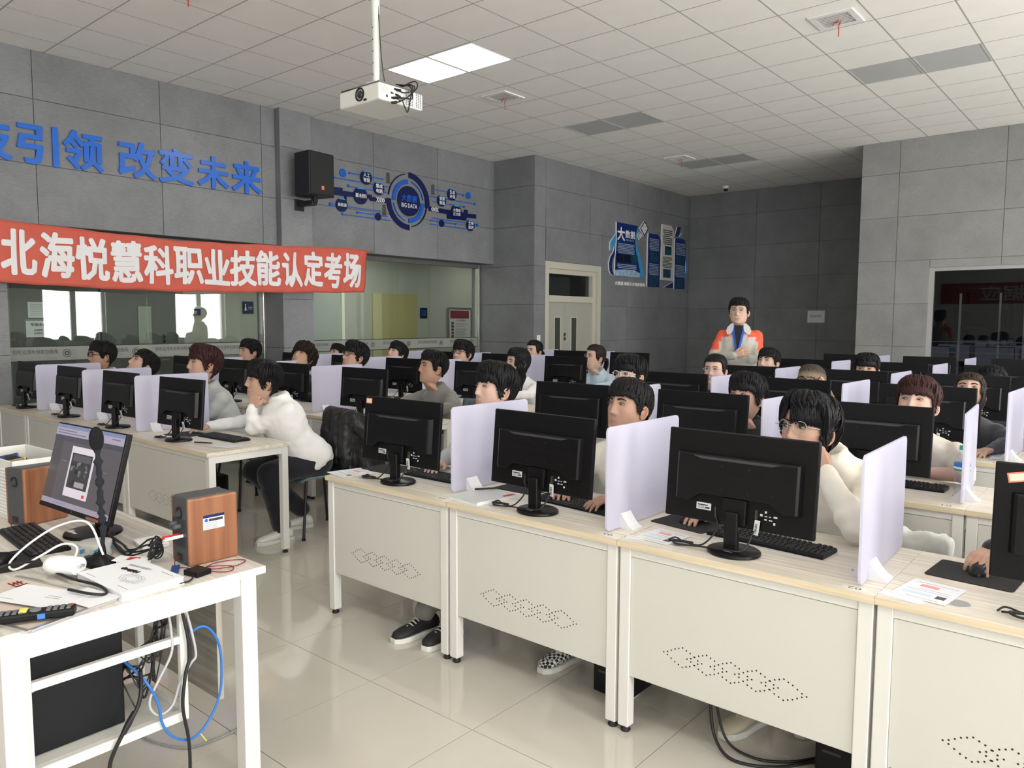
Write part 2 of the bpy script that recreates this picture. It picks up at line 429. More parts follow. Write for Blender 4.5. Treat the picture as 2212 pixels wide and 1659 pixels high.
# dome camera
t = empty('dome_camera', (-6.46, 13.93, HC))
MB().lathe([(.062, 0), (.062, -.035), (.055, -.05)][::-1], 20).build('housing', M_WHITE, t, smooth=True)
MB().ell((0, 0, -.05), (.045, .045, .05), 16, 10).build('lens_dome', mat('smoked_dome', (.01, .01, .01, 1), .1), t, smooth='all')
tag(t, 'small white dome camera with black lens on the far ceiling', 'camera')

# ================================================================ walls
ZJ = [0, .61, 1.22, 1.83, 2.44, 3.063, 3.683, HC]
def cladding(parent, cells, plane, face, th=.012, m=None):
    """each panel a child; plane 'x+' faces +x at x=face, 'y-' faces -y at y=face"""
    g = .0035
    for a0, a1, z0, z1 in cells:
        if a1 - a0 < .02 or z1 - z0 < .02: continue
        b = MB()
        if plane == 'x+': b.box(face - th, face, a0 + g, a1 - g, z0 + g, z1 - g)
        elif plane == 'x-': b.box(face, face + th, a0 + g, a1 - g, z0 + g, z1 - g)
        elif plane == 'y-': b.box(a0 + g, a1 - g, face, face + th, z0 + g, z1 - g)
        else: b.box(a0 + g, a1 - g, face - th, face, z0 + g, z1 - g)
        b.build('panel', m or M_PANEL, parent)
def grid_cells(us, zs, holes=()):
    out = []
    for a, b in zip(us, us[1:]):
        for c, d in zip(zs, zs[1:]):
            ps = [(a, b, c, d)]
            for h in holes:
                nx = []
                for (p, q, r, s) in ps:
                    if h[1] <= p or h[0] >= q or h[3] <= r or h[2] >= s: nx.append((p, q, r, s)); continue
                    if h[0] > p: nx.append((p, h[0], r, s))
                    if h[1] < q: nx.append((h[1], q, r, s))
                    lo, hi = max(p, h[0]), min(q, h[1])
                    if h[3] < s: nx.append((lo, hi, h[3], s))
                    if h[2] > r: nx.append((lo, hi, r, h[2]))
                ps = nx
            out += ps
    return out
e = .012
# left wall: fascia over the glass, pilasters
GX = -8.73
wl = MB().box(-8.9, XL - e, -6.3, 9.45, 2.49, HC + .01).build('wall_left', M_CORE)
struct(wl, 'grey panelled wall above the corridor windows, carrying the blue lettering', 'wall')
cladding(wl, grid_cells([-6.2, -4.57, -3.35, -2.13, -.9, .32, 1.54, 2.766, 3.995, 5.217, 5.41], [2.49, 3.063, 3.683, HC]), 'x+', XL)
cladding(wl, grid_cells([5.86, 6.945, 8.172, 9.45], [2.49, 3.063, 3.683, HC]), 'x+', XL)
for a, b, zt in ((5.41, 5.86, HC), (1.9, 2.47, 2.49)):
    xf = -8.30 if zt > 3 else XL
    MB().box(-8.9, xf - e, a + e, b - e, 0, zt).build('pilaster', M_CORE, wl)
    cladding(wl, grid_cells([a, b], [z for z in ZJ if z <= zt + .01] if zt > 3 else ZJ[:5] + [zt]), 'x+', xf)
    cladding(wl, grid_cells([-8.9, xf], [0, 1.22, 2.44, HC] if zt > 3 else [0, 1.22, 2.49]), 'y-', a)
    cladding(wl, grid_cells([-8.9, xf], [0, 1.22, 2.44, HC] if zt > 3 else [0, 1.22, 2.49]), 'y+', b)
MB().box(-8.9, XL, -6.3, 1.9, 0, 2.49).build('wall_section', M_PANEL, wl)

# glazed corridor windows
def window(name, y0, y1, joints, label):
    w = empty(name, (GX, (y0 + y1) / 2, 0)); struct(w, label, 'window')
    cy = (y0 + y1) / 2
    ys = [y0 + .04] + joints + [y1 - .04]
    for a, b in zip(ys, ys[1:]):
        MB().box(-.006, .006, a - cy + .002, b - cy - .002, .06, 2.43).build('pane', M_GLASS, w)
    MB().box(-.03, .05, y0 - cy, y0 - cy + .04, 0, 2.49).build('frame_post', M_STEEL, w, bevel=.006)
    MB().box(-.03, .05, y1 - cy - .04, y1 - cy, 0, 2.49).build('frame_post', M_STEEL, w, bevel=.006)
    MB().box(-.03, .05, y0 - cy + .04, y1 - cy - .04, 2.43, 2.49).build('header', mat('header_grey', (.16, .16, .155, 1), .4, metal=.3), w)
    MB().box(-.03, .05, y0 - cy + .04, y1 - cy - .04, 0, .06).build('sill', M_STEEL, w)
    # frosted decal band with thin dark lines and mirrored lettering
    m = mat('frosted_band', (.40, .42, .38, 1), .5, alpha=.55)
    MB().box(.0065, .0075, y0 - cy + .04, y1 - cy - .04, 1.145, 1.285).build('frosted_band', m, w)
    for z in (1.138, 1.292): MB().box(.0065, .0085, y0 - cy + .04, y1 - cy - .04, z - .005, z + .005).build('band_line', M_PRINTB, w)
    n = max(1, int((y1 - y0) / .62)); st = (y1 - y0 - .1) / n
    for k in range(n):
        yy = y0 - cy + .1 + k * st
        M = Matrix.Translation((.0086, yy + .22, 1.235)) @ Matrix(((0, 0, 1), (-1, 0, 0), (0, 1, 0))).to_4x4()
        text_obj('band_lettering', '承德应用技术职业学院', M_PRINTB, M, w, width=.42, height=.045, shear=.2)
        M = Matrix.Translation((.0086, yy + .22, 1.185)) @ Matrix(((0, 0, 1), (-1, 0, 0), (0, 1, 0))).to_4x4()
        text_obj('band_lettering', 'CHENGDE COLLEGE OF APPLIED TECHNOLOGY', M_PRINTG, M, w, width=.42, height=.012)
        q = MB()
        for r0, r1 in ((.042, .036), (.024, .012)):
            v = []; f = []
            for i in range(20):
                a = 2 * pi * i / 20; v += [(0, r0 * cos(a), r0 * sin(a)), (0, r1 * cos(a), r1 * sin(a))]
                j = (i + 1) % 20; f.append((2 * i, 2 * j, 2 * j + 1, 2 * i + 1))
            q.add(v, f, Matrix.Translation((.0088, yy + .51, 1.215)))
        q.build('band_emblem', M_PRINTB, w)
    return w
window('window_1', 2.47, 5.41, [3.936], 'glass corridor window below the red banner, nearest the left edge')
window('window_2', 5.86, 9.43, [7.65], 'glass corridor window with framed notice behind, under the round wall emblem')

# recessed wall with the double door
wr = MB().box(-8.9, -7.55 - e, 9.45 + e, 9.74, 0, HC + .01).build('wall_far_left', M_CORE)
struct(wr, 'dark grey panelled wall with the double door and poster boards', 'wall')
MB().box(-8.0, -7.55 - e, 11.36, 14.9, 0, HC + .01).build('wall_section', M_CORE, wr)
MB().box(-8.0, -7.55 - e, 9.74, 11.36, 2.53, HC + .01).build('wall_section', M_CORE, wr)
cladding(wr, grid_cells([-8.9, -7.55], ZJ), 'y-', 9.45)
cladding(wr, grid_cells([9.45, 9.735, 10.985, 12.2, 13.39, 14.6], ZJ, [(9.745, 11.36, -1, 2.53)]), 'x+', -7.55)
# reveal of the door
for a, b in ((9.735, 9.745), (11.355, 11.365)): MB().box(-7.9, -7.555, a, b, 0, 2.53).build('reveal', M_PANEL, wr)

wb = MB().box(-7.7, -3.3, 14.6 + e, 14.9, 0, HC + .01).build('wall_back', M_CORE)
struct(wb, 'dark shaded panelled wall at the far end of the room', 'wall')
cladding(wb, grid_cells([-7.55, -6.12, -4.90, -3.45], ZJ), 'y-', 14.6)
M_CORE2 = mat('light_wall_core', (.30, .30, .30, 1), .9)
ws = MB().box(-3.45 + e, -2.50, 12 + e, 12.3, 0, HC + .01).build('wall_stepped', M_CORE2)
struct(ws, 'lighter grey panelled wall stepping forward at the right, with the server room window', 'wall')
MB().box(-2.50, 3.5, 12 + e, 12.3, 2.33, HC + .01).build('wall_section', M_CORE2, ws)
MB().box(-3.45 + e, -3.2, 12.3, 14.7, 0, HC + .01).build('wall_section', M_CORE, ws)
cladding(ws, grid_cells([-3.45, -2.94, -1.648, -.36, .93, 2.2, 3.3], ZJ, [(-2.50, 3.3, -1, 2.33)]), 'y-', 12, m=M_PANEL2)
cladding(ws, grid_cells([12, 13.3, 14.6], ZJ), 'x-', -3.45)

# window wall (outside the frame, gives the daylight)
ww = empty('wall_right', (XR, 3, 0)); struct(ww, 'white wall with tall windows letting in the daylight, outside the frame', 'wall')
M_WALLW = mat('white_wall', (.70, .70, .68, 1), .8)
def wwbox(y0, y1, z0, z1): MB().box(0, .3, y0 - 3, y1 - 3, z0, z1).build('wall_section', M_WALLW, ww)
wwbox(-6.3, 12.3, 0, WZ0); wwbox(-6.3, 12.3, WZ1, HC)
ed = [-6.3] + [v for w in WINS for v in w] + [12.3]
for k in range(0, len(ed), 2): wwbox(ed[k], ed[k + 1], WZ0, WZ1)
for k, (a, b) in enumerate(WINS):
    w = empty('window_%d' % (k + 3), (XR + .12, (a + b) / 2, WZ0)); struct(w, 'tall daylight window in the right wall, outside the frame', 'window')
    h = WZ1 - WZ0; d = (b - a) / 2
    MB().box(-.03, .03, -d, -d + .07, 0, h).box(-.03, .03, d - .07, d, 0, h).box(-.03, .03, -.06, .06, 0, h).box(-.03, .03, -d, d, 0, .07).box(-.03, .03, -d, d, h - .07, h).box(-.03, .03, -d, d, h * .72, h * .72 + .06).build('window_frame', M_WHITE, w)
wn = MB().box(-8.9, 3.6, -6.5, -6.2, 0, HC + .01).build('wall_near', M_WALLW); struct(wn, 'plain white wall behind the camera', 'wall')
MB().box(-8.9, -8.4, 9.45, 9.46, 0, .01).build('threshold', M_CORE, wr)

# corridor behind the glass
co = MB().box(-11.1, -10.9, -1, 15, 0, 3.0).build('wall_corridor', mat('corridor_wall', srgb(176, 177, 168), .7)); struct(co, 'pale corridor wall seen through the glass', 'wall')
MB().box(-11.1, -8.9, -1, 15, 2.9, 3.0).build('corridor_ceiling', mat('corridor_white', (.7, .7, .68, 1), .8), co)
MB().box(-11.1, -8.9, -1.1, -1, 0, 3.0).build('corridor_end', MATS['corridor_wall'], co)
MB().box(-11.1, -8.0, 14.9, 15, 0, 3.0).build('corridor_end', MATS['corridor_wall'], co)
MB().box(-8.95, -7.95, 9.74, 9.80, 0, 3.0).build('corridor_return', MATS['corridor_wall'], co)
for yy in (2.0, 5.0, 8.2, 11.5):
    lo = area('corridor_lamp', (-9.9, yy, 2.88), (0, 0, 0), .6, .6, 8, (1, .97, .9))
M_DKDOOR = mat('dark_grey_door', srgb(92, 95, 92), .5)
t = empty('door_1', (-10.9, 4.25, 0)); struct(t, 'dark grey corridor door with paper notices, behind the glass', 'door')
MB().box(0, .05, -1.05, -.02, 0, 2.15).build('door_leaf', M_DKDOOR, t, bevel=.004); MB().box(0, .05, .02, 1.05, 0, 2.15).build('door_leaf', M_DKDOOR, t, bevel=.004)
MB().box(-.01, .07, -1.15, -1.05, 0, 2.25).box(-.01, .07, 1.05, 1.15, 0, 2.25).box(-.01, .07, -1.15, 1.15, 2.15, 2.25).build('door_frame', mat('door_frame_grey', srgb(120, 122, 116), .5), t)
MB().box(.05, .075, .50, .68, .95, 1.75).build('glazing', mat('door_glazing', srgb(150, 155, 150), .2), t)
for z in (1.26, 1.33): MB().ell((.055, .86, z), (.008, .022, .03), 10, 6).build('lock', mat('lock_teal', srgb(30, 60, 60), .3), t)
MB().tube([(.05, .9, 1.0), (.1, .9, 1.0), (.1, .78, 1.0)], .011, 8).build('handle', M_STEEL, t)
def notice(name, x, y0, y1, z0, z1, label, m=M_PAPER, lines=(), cat='notice', extra=None):
    t = MB().box(0, .004, 0, y1 - y0, 0, z1 - z0).build(name, m, None, loc=(x, y0, z0)); tag(t, label, cat)
    for (txt, cy, cz, w, h, mm) in lines:
        text_obj('lettering', txt, mm, Matrix.Translation((.0048, cy, cz)) @ Matrix(((0, 0, 1), (1, 0, 0), (0, 1, 0))).to_4x4(), t, width=w, height=h, bold=.01)
    return t
t = notice('paper_notice', -10.845, 3.37, 3.75, 1.335, 1.56, 'white door notice with bold black heading, behind the corridor glass', lines=[('专接本自习室', .19, .165, .28, .04, M_PRINTB), ('负责教师：郭欣欣', .19, .095, .20, .024, M_PRINTB), ('负责学生：任俊伟', .19, .055, .20, .024, M_PRINTB)])
MB().box(.004, .006, 0, .38, .213, .222).build('stripe', M_NAVY, t); MB().box(.004, .006, .0, .38, .0, .006).build('stripe', M_NAVY, t)
t = notice('paper_notice', -10.845, 3.40, 3.69, 1.585, 1.785, 'pale printed sheet above the bold notice on the corridor door')
for k in range(7): MB().box(.004, .0055, .03, .26, .03 + k * .022, .036 + k * .022).build('print_line', M_PRINTG, t)
t = notice('door_sign', -10.89, 5.325, 5.69, 1.63, 1.775, 'wide blue and white room sign on the corridor wall', M_PAPER, lines=[('大数据实训室2', .2, .055, .22, .03, M_PRINTW), ('Big Data Training Room', .2, .025, .22, .014, M_PRINTW)], cat='sign')
MB().box(.004, .0045, 0, .365, .008, .10).build('blue_field', M_NAVY, t); MB().box(.004, .0045, 0, .365, .0, .008).build('red_line', M_RED, t)
t = notice('washroom_sign', -10.89, 6.373, 6.56, 1.663, 1.855, 'square navy sign with a white figure on the corridor wall', M_NAVY, lines=[('洗手间', .13, .10, .07, .022, M_PRINTW), ('Toilet', .13, .075, .06, .015, M_PRINTW)], cat='sign')
MB().lathe([(.012, 0), (.012, .002)], 12, Matrix.Translation((.004, .05, .14)) @ Matrix.Rotation(R(90), 4, 'Y')).build('figure', M_PRINTW, t)
MB().prism([(.03, .05), (.07, .05), (.055, .125), (.045, .125)], 0, .002, Matrix.Translation((.004, 0, 0)) @ Matrix(((0, 0, 1), (1, 0, 0), (0, 1, 0))).to_4x4()).build('figure', M_PRINTW, t)
t = notice('washroom_sign', -10.89, 10.116, 10.30, 1.61, 1.81, 'small navy sign with outlined symbol beside the yellowish corridor opening', M_NAVY, cat='sign')
for b in ((.04, .14, .05, .055), (.04, .14, .145, .15), (.04, .045, .05, .15), (.135, .14, .05, .15), (.07, .11, .07, .075), (.07, .075, .07, .11), (.105, .11, .07, .11), (.06, .12, .12, .125)):
    MB().box(.004, .006, b[0], b[1], b[2], b[3]).build('symbol', M_CYAN, t)
t = empty('framed_notice', (-10.89, 10.85, 1.17)); tag(t, 'silver framed notice with red header behind the corridor glass', 'notice')
MB().box(0, .03, 0, .03, 0, .66).box(0, .03, .65, .68, 0, .66).box(0, .03, .03, .65, .63, .66).box(0, .03, .03, .65, 0, .03).build('frame', M_STEEL, t)
MB().box(0, .015, .03, .65, .03, .63).build('sheet', mat('notice_sheet', (.62, .62, .6, 1), .5), t)
MB().box(.015, .018, .07, .61, .44, .60).build('header', mat('notice_red', srgb(120, 30, 38), .5), t)
text_obj('lettering', '洗手间管理规定', mat('notice_red2', srgb(120, 40, 40), .5), Matrix.Translation((.02, .38, .40)) @ Matrix(((0, 0, 1), (1, 0, 0), (0, 1, 0))).to_4x4(), t, width=.26, height=.04)
for k in range(9): MB().box(.015, .018, .22, .22 + .36 * (.7 + .3 * ((k * 37) % 10) / 10), .08 + k * .032, .09 + k * .032).build('print_line', M_PRINTG, t)
for k in range(5): MB().box(.015, .018, .10, .17, .06 + k * .065, .11 + k * .065).build('small_picture', mat('notice_pic', srgb(90, 60, 55), .5), t)
t = MB().box(-.3, .02, 0, 1.09, 0, 2.06).build('door_2', mat('yellowish_door', srgb(176, 168, 118), .6), None, loc=(-10.9, 8.94, 0)); struct(t, 'yellowish opening in the corridor wall', 'door')  # solid yellowish block stands for the opening
MB().box(.02, .04, 0, .2, 0, 2.06).build('door_side', mat('yellowish_side', srgb(200, 195, 150), .6), t)
t = MB().box(0, .05, 0, .95, 0, 2.1).build('added_door', mat('pale_added_door', srgb(190, 195, 190), .4), None, loc=(-10.9, 7.35, 0)); struct(t, 'added pale corridor door carrying a painted window reflection, behind the second window', 'door')  # added door, there to carry a window reflection
MB().box(.05, .08, .86, .92, 0, 2.1).build('edge_strip', mat('reflection_strip', (.9, .88, .75, 1), .4), t)  # reflection of a window, put in as a pale strip

# double door in the far wall
t = empty('door_4', (-7.66, 10.55, 0)); struct(t, 'cream double door with two narrow panes and glazed transom', 'door')
def db(name, y0, y1, z0, z1, x0, x1, m, p=t, bev=.004): return MB().box(x0, x1, y0 - 10.55, y1 - 10.55, z0, z1).build(name, m, p, bevel=bev)
db('frame', 9.745, 9.85, 0, 2.53, -.1, .10, M_CREAM); db('frame', 11.25, 11.355, 0, 2.53, -.1, .10, M_CREAM); db('frame', 9.85, 11.25, 2.42, 2.53, -.1, .10, M_CREAM)
db('inner_frame', 9.85, 9.90, 0, 2.42, -.08, .06, M_CREAM); db('inner_frame', 11.15, 11.25, 0, 2.42, -.08, .06, M_CREAM); db('inner_frame', 9.9, 11.15, 2.34, 2.42, -.08, .06, M_CREAM)
db('transom_bar', 9.9, 11.15, 1.88, 1.985, -.08, .07, M_CREAM)
db('transom_pane', 9.9, 11.15, 1.985, 2.34, -.03, -.02, M_GLASSD, bev=0)
db('transom_back', 9.95, 11.1, 1.985, 2.34, -.4, -.39, MATS['corridor_wall'], bev=0)
for a, b in ((9.9, 10.40), (10.405, 11.15)):
    lf = db('door_leaf', a, b, 0, 1.88, -.03, .02, M_CREAMD)
    c = (a + b) / 2 + (.03 if a < 10 else -.13)
    o = db('pane', c - .075, c + .075, .75, 1.62, .018, .024, mat('door_pane', srgb(70, 76, 68), .15), lf, 0)
    for q in ((c - .095, c - .075, .73, 1.64), (c + .075, c + .095, .73, 1.64), (c - .075, c + .075, 1.62, 1.64), (c - .075, c + .075, .73, .75)):
        db('pane_frame', q[0], q[1], q[2], q[3], .018, .032, M_CREAM, lf, .003)
for z in (1.27, 1.34): MB().ell((.03, 10.385 - 10.55, z), (.012, .028, .03), 10, 6).build('lock', mat('lock_teal', srgb(30, 60, 60), .3), t, smooth='all')
db('corner_block', 9.85, 9.9, 2.3, 2.42, -.01, .0, M_CREAM)  # small cream block inside the upper frame corner

t = empty('light_switch', (-7.55, 9.566, 1.282)); tag(t, 'white wall switch plate beside the double door', 'switch')
MB().box(0, .008, -.043, .043, -.06, .06).build('plate', M_WHITE, t, bevel=.003); MB().box(.008, .013, -.026, .026, -.04, .04).build('rocker', M_WHITE, t, bevel=.002)
t = MB().box(-.157, .157, -.004, 0, -.112, .112).build('paper_sign', M_PAPER, None, loc=(-4.91, 14.6, 1.665)); tag(t, 'small white printed sign on the dark far wall', 'sign')
text_obj('lettering', '物品存放处', M_PRINTB, face_my(0, -.0046, .01), t, width=.2, height=.045)

# server room behind dark glass
w = empty('window_10', (0, 12.05, 0)); struct(w, 'dark server room window in the stepped wall', 'window')
MB().box(-2.50, -2.44, -.03, .05, 0, 2.33).box(-2.44, 3.3, -.03, .05, 2.28, 2.33).build('frame', mat('window_frame_grey', (.5, .5, .5, 1), .35, metal=.6), w)
MB().box(-2.44, 3.3, -.004, .004, 0, 2.28).build('pane', M_GLASSD, w)
for z in (1.15, 1.30): MB().box(-2.44, 3.3, -.007, -.004, z - .005, z + .005).build('band_line', M_PRINTB, w)
sv = MB().box(-3.2, 3.5, 15.3, 15.4, 0, 3).build('wall_server_room', mat('dark_wall', (.05, .052, .055, 1), .8)); struct(sv, 'dark server room wall behind the tinted glass', 'wall')
MB().box(-3.2, 3.5, 12.3, 15.4, 2.95, 3.0).build('server_ceiling', MATS['dark_wall'], sv); MB().box(3.45, 3.5, 12.3, 15.4, 0, 3).build('server_side', MATS['dark_wall'], sv)
MB().box(-3.2, -3.15, 12.3, 15.4, 0, 3).build('server_side', MATS['dark_wall'], sv)
def rack(x, y, label, w=.6):
    t = empty('server_rack', (x, y, 0)); tag(t, label, 'rack', 'racks in the server room')
    mf = mat('rack_black', (.02, .02, .022, 1), .4); mr = mat('rack_rail', (.62, .62, .6, 1), .4)
    for sx in (-w / 2, w / 2):
        for sy in (0, .8): MB().box(sx - .025, sx + .025, sy - .025, sy + .025, 0, 2.1).build('post', mf, t)
        MB().box(sx * .86 - .014, sx * .86 + .014, -.01, .01, .1, 2.0).build('rail', mr, t)
    MB().box(-w / 2, w / 2, 0, .8, 2.05, 2.1).build('top', mf, t); MB().box(-w / 2, w / 2, 0, .8, 0, .08).build('base', mf, t)
    for z, h, c in ((.3, .2, .03), (.95, .09, .04), (1.25, .05, .25), (1.45, .06, .03), (1.75, .09, .02)):
        MB().box(-w / 2 + .05, w / 2 - .05, .0, .7, z, z + h).build('server_unit', mat('unit%d' % int(c * 100), (c, c, c * 1.05, 1), .4), t, bevel=.004)
    return t
rack(-2.05, 13.2, 'open equipment rack with pale rails behind the dark glass, next to the frame'); rack(-1.25, 13.4, 'second equipment rack behind the dark glass, at the right edge')
area('server_room_lamp', (-1.6, 12.9, 2.9), (0, 0, 0), .6, .3, 9, (.9, .97, 1.0))
# ================================================================ things on the walls and ceiling
# blue raised characters
NOTE = {'技': 'first', '引': 'second', '领': 'third', '改': 'fourth', '变': 'fifth', '未': 'sixth', '来': 'last'}
for ch, y0, y1, z0, z1 in (('技', 2.20, 2.555, 3.07, 3.44), ('引', 2.615, 2.957, 3.069, 3.437), ('领', 3.018, 3.377, 3.076, 3.444), ('改', 3.544, 3.919, 3.076, 3.438), ('变', 3.967, 4.339, 3.073, 3.437), ('未', 4.406, 4.768, 3.076, 3.425), ('来', 4.823, 5.186, 3.075, 3.434)):
    t = text_obj('wall_character', ch, M_LETTER, face_x(XL, (y0 + y1) / 2, (z0 + z1) / 2), None, width=y1 - y0, height=z1 - z0, bold=.028, extrude=.022)
    tag(t, 'blue raised wall character reading %s, %s in view from the left edge' % (ch, NOTE[ch]), 'character', 'blue characters of the wall slogan')

# red banner: rippled cloth, white characters lying on the same ripples
def b_edge(y):
    top = [(1.9, 2.50), (2.38, 2.482), (3.12, 2.456), (3.98, 2.426), (5.01, 2.456), (6.26, 2.508), (6.66, 2.507)]
    bot = [(1.9, 1.93), (2.38, 1.909), (3.1, 1.884), (3.96, 1.872), (5.0, 1.894), (6.25, 1.927), (6.66, 1.94)]
    def li(T):
        for (a, p), (b, q) in zip(T, T[1:]):
            if y <= b: k = (y - a) / (b - a); return p + (q - p) * k
        return T[-1][1]
    return li(top), li(bot)
def b_x(y, z):
    t, b = b_edge(y); k = (t - z) / (t - b)
    return -8.20 + .012 * sin(y * 5.1 + z * 3) + .010 * sin(y * 11 - k * 4 + 1) * k + .006 * sin(y * 23 + k * 7) + .012 * sin(k * 3.1) * sin(y * 2.1)
bn = MB(); NU, NV = 150, 16
for i in range(NU + 1):
    y = 1.9 + (6.66 - 1.9) * i / NU; t, b = b_edge(y)
    for j in range(NV + 1):
        z = b + (t - b) * j / NV
        yy = y - .08 * (1 - j / NV) * max(0, (y - 6.2) / .46)
        bn.v.append((b_x(y, z), yy, z + .004 * sin(y * 9)))
for i in range(NU):
    for j in range(NV): a = i * (NV + 1) + j; bn.f.append((a, a + NV + 1, a + NV + 2, a + 1))
M_BAN = mat('red_banner_cloth', srgb(198, 92, 76), .75, bump=.15, bscale=300, var=.05, vscale=4)
ban = empty('banner', (-8.2, 4.3, 1.9)); tag(ban, 'long red cloth banner with white characters across the corridor windows', 'banner')
o = bn.build('cloth', M_BAN, ban, smooth='all'); o.location = (8.2, -4.3, -1.9)
sm = o.modifiers.new('thickness', 'SOLIDIFY'); sm.thickness = .003
BC = [('北', 2.384, 2.656, 1.994, 2.397), ('海', 2.703, 2.988, 1.976, 2.394), ('悦', 3.019, 3.318, 1.968, 2.372), ('慧', 3.359, 3.645, 1.961, 2.366), ('科', 3.677, 3.966, 1.955, 2.347), ('职', 3.998, 4.317, 1.969, 2.353), ('业', 4.349, 4.649, 1.972, 2.351), ('技', 4.671, 4.977, 1.974, 2.365), ('能', 5.0, 5.302, 1.986, 2.378), ('认', 5.348, 5.619, 1.987, 2.393), ('定', 5.667, 5.928, 1.999, 2.415), ('考', 5.963, 6.21, 1.998, 2.425), ('场', 6.259, 6.511, 2.008, 2.434)]
M_BCH = mat('banner_white', (.74, .73, .74, 1), .7)
for ch, y0, y1, z0, z1 in BC:
    me = text_mesh(ch, bold=.03, width=y1 - y0, height=z1 - z0)
    bm = bmesh.new(); bm.from_mesh(me)
    bmesh.ops.subdivide_edges(bm, edges=[e_ for e_ in bm.edges if e_.calc_length() > .05], cuts=2, use_grid_fill=False)
    bmesh.ops.triangulate(bm, faces=list(bm.faces))
    for v in bm.verts:
        y = v.co.x + (y0 + y1) / 2; z = v.co.y + (z0 + z1) / 2
        v.co = (b_x(y, z) + .0075, y, z + .004 * sin(y * 9))
    bm.to_mesh(me); bm.free()
    o = link('character', me, M_BCH, ban); o.location = (8.2, -4.3, -1.9)
MB().tube([(0, 2.33, .585), (.01, 2.38, .59), (-.02, 2.46, .585)], .012, 6, flat=.4).build('tie_strap', M_BAN, ban)

# loudspeaker on bracket
t = empty('wall_speaker', (-8.02, 5.70, 3.34), R(6)); tag(t, 'black loudspeaker on an angled wall bracket above the banner', 'loudspeaker')
M_SPK = mat('speaker_black', (.014, .015, .02, 1), .5)
M_SPG = mat('speaker_grille', (.02, .021, .022, 1), .7, bump=.5, bscale=900)
b = MB(); b.prism([(-.16, -.10), (-.16, -.17), (.14, -.20), (.14, .20), (-.16, .17), (-.16, .10)], -.26, .26)
b.build('cabinet', M_SPK, t, bevel=.012, seg=3)
MB().box(.14, .152, -.185, .185, -.245, .245).build('grille', M_SPG, t, bevel=.01, seg=3)
MB().box(.152, .155, -.02, .02, -.19, -.145).build('badge', mat('orange_badge', srgb(225, 120, 90), .4), t)
br = MB().box(-.28, .0, -.04, .04, -.36, -.30).box(-.03, .03, -.03, .03, -.33, -.25).build('bracket', M_SPK, t, bevel=.006)
MB().box(-.31, -.27, -.07, .07, -.41, -.27).build('wall_plate', M_SPK, t, bevel=.005)

# round BIG DATA emblem and its branches on the left wall
def wallz(x, f):                                     # local (y, z) drawing on x = const
    return lambda b, pts, th: b.prism([(p[0], p[1]) for p in pts], 0, th, Matrix.Translation((x, 0, 0)) @ Matrix(((0, 0, 1), (1, 0, 0), (0, 1, 0))).to_4x4())
WZ = Matrix(((0, 0, 1), (1, 0, 0), (0, 1, 0))).to_4x4()
def disc_pts(cy, cz, r, n=40, ry=None): return [(cy + (ry or r) * cos(2 * pi * i / n), cz + r * sin(2 * pi * i / n)) for i in range(n)]
def arc_poly(cy, cz, r0, r1, a0, a1, n=28):
    A = [R(a0 + (a1 - a0) * i / n) for i in range(n + 1)]
    return [(cy + r1 * cos(a), cz + r1 * sin(a)) for a in A] + [(cy + r0 * cos(a), cz + r0 * sin(a)) for a in reversed(A)]
def arc_mesh(b, cy, cz, r0, r1, a0, a1, th, n=28, r0e=None):
    v = []; f = []
    for i in range(n + 1):
        a = R(a0 + (a1 - a0) * i / n); ri = r0 if r0e is None else r0 + (r0e - r0) * i / n
        for r_, x in ((ri, 0), (r1, 0), (r1, th), (ri, th)): v.append((x, cy + r_ * cos(a), cz + r_ * sin(a)))
    for i in range(n):
        p, q = 4 * i, 4 * i + 4
        for k in range(4): f.append((p + k, p + (k + 1) % 4, q + (k + 1) % 4, q + k))
    f.append((0, 3, 2, 1)); f.append((4 * n, 4 * n + 1, 4 * n + 2, 4 * n + 3))
    return b.add(v, f)
em = empty('wall_emblem', (XL, 7.575, 3.285)); tag(em, 'round navy and blue BIG DATA emblem with concentric arcs on the wall', 'emblem')
MB().prism(disc_pts(0, 0, .212, 48), .01, .03, WZ).build('disc', M_NAVY, em, bevel=.003)
arc_mesh(MB(), 0, 0, .335, .412, -8, 88, .022).build('arc', M_NAVY, em); arc_mesh(MB(), 0, 0, .335, .412, 180, 272, .022).build('arc', M_NAVY, em)
arc_mesh(MB(), 0, 0, .245, .305, 92, 182, .022).build('arc', M_BLUE, em); arc_mesh(MB(), 0, 0, .245, .305, -90, 0, .022).build('arc', M_BLUE, em)
arc_mesh(MB(), 0, 0, .372, .385, 100, 172, .022).build('thin_arc', M_NAVY, em); arc_mesh(MB(), 0, 0, .352, .365, -80, -8, .022).build('thin_arc', M_NAVY, em)
arc_mesh(MB(), 0, 0, .282, .290, 10, 78, .022).build('thin_arc', M_BLUE, em); arc_mesh(MB(), 0, 0, .282, .290, 190, 258, .022).build('thin_arc', M_BLUE, em)
text_obj('lettering', '大数据', M_BLUE, Matrix.Translation((.032, 0, .04)) @ WZ, em, width=.29, height=.10, bold=.02)
text_obj('lettering', 'BIG DATA', M_PRINTW, Matrix.Translation((.032, 0, -.065)) @ WZ, em, width=.30, height=.06, bold=.005)

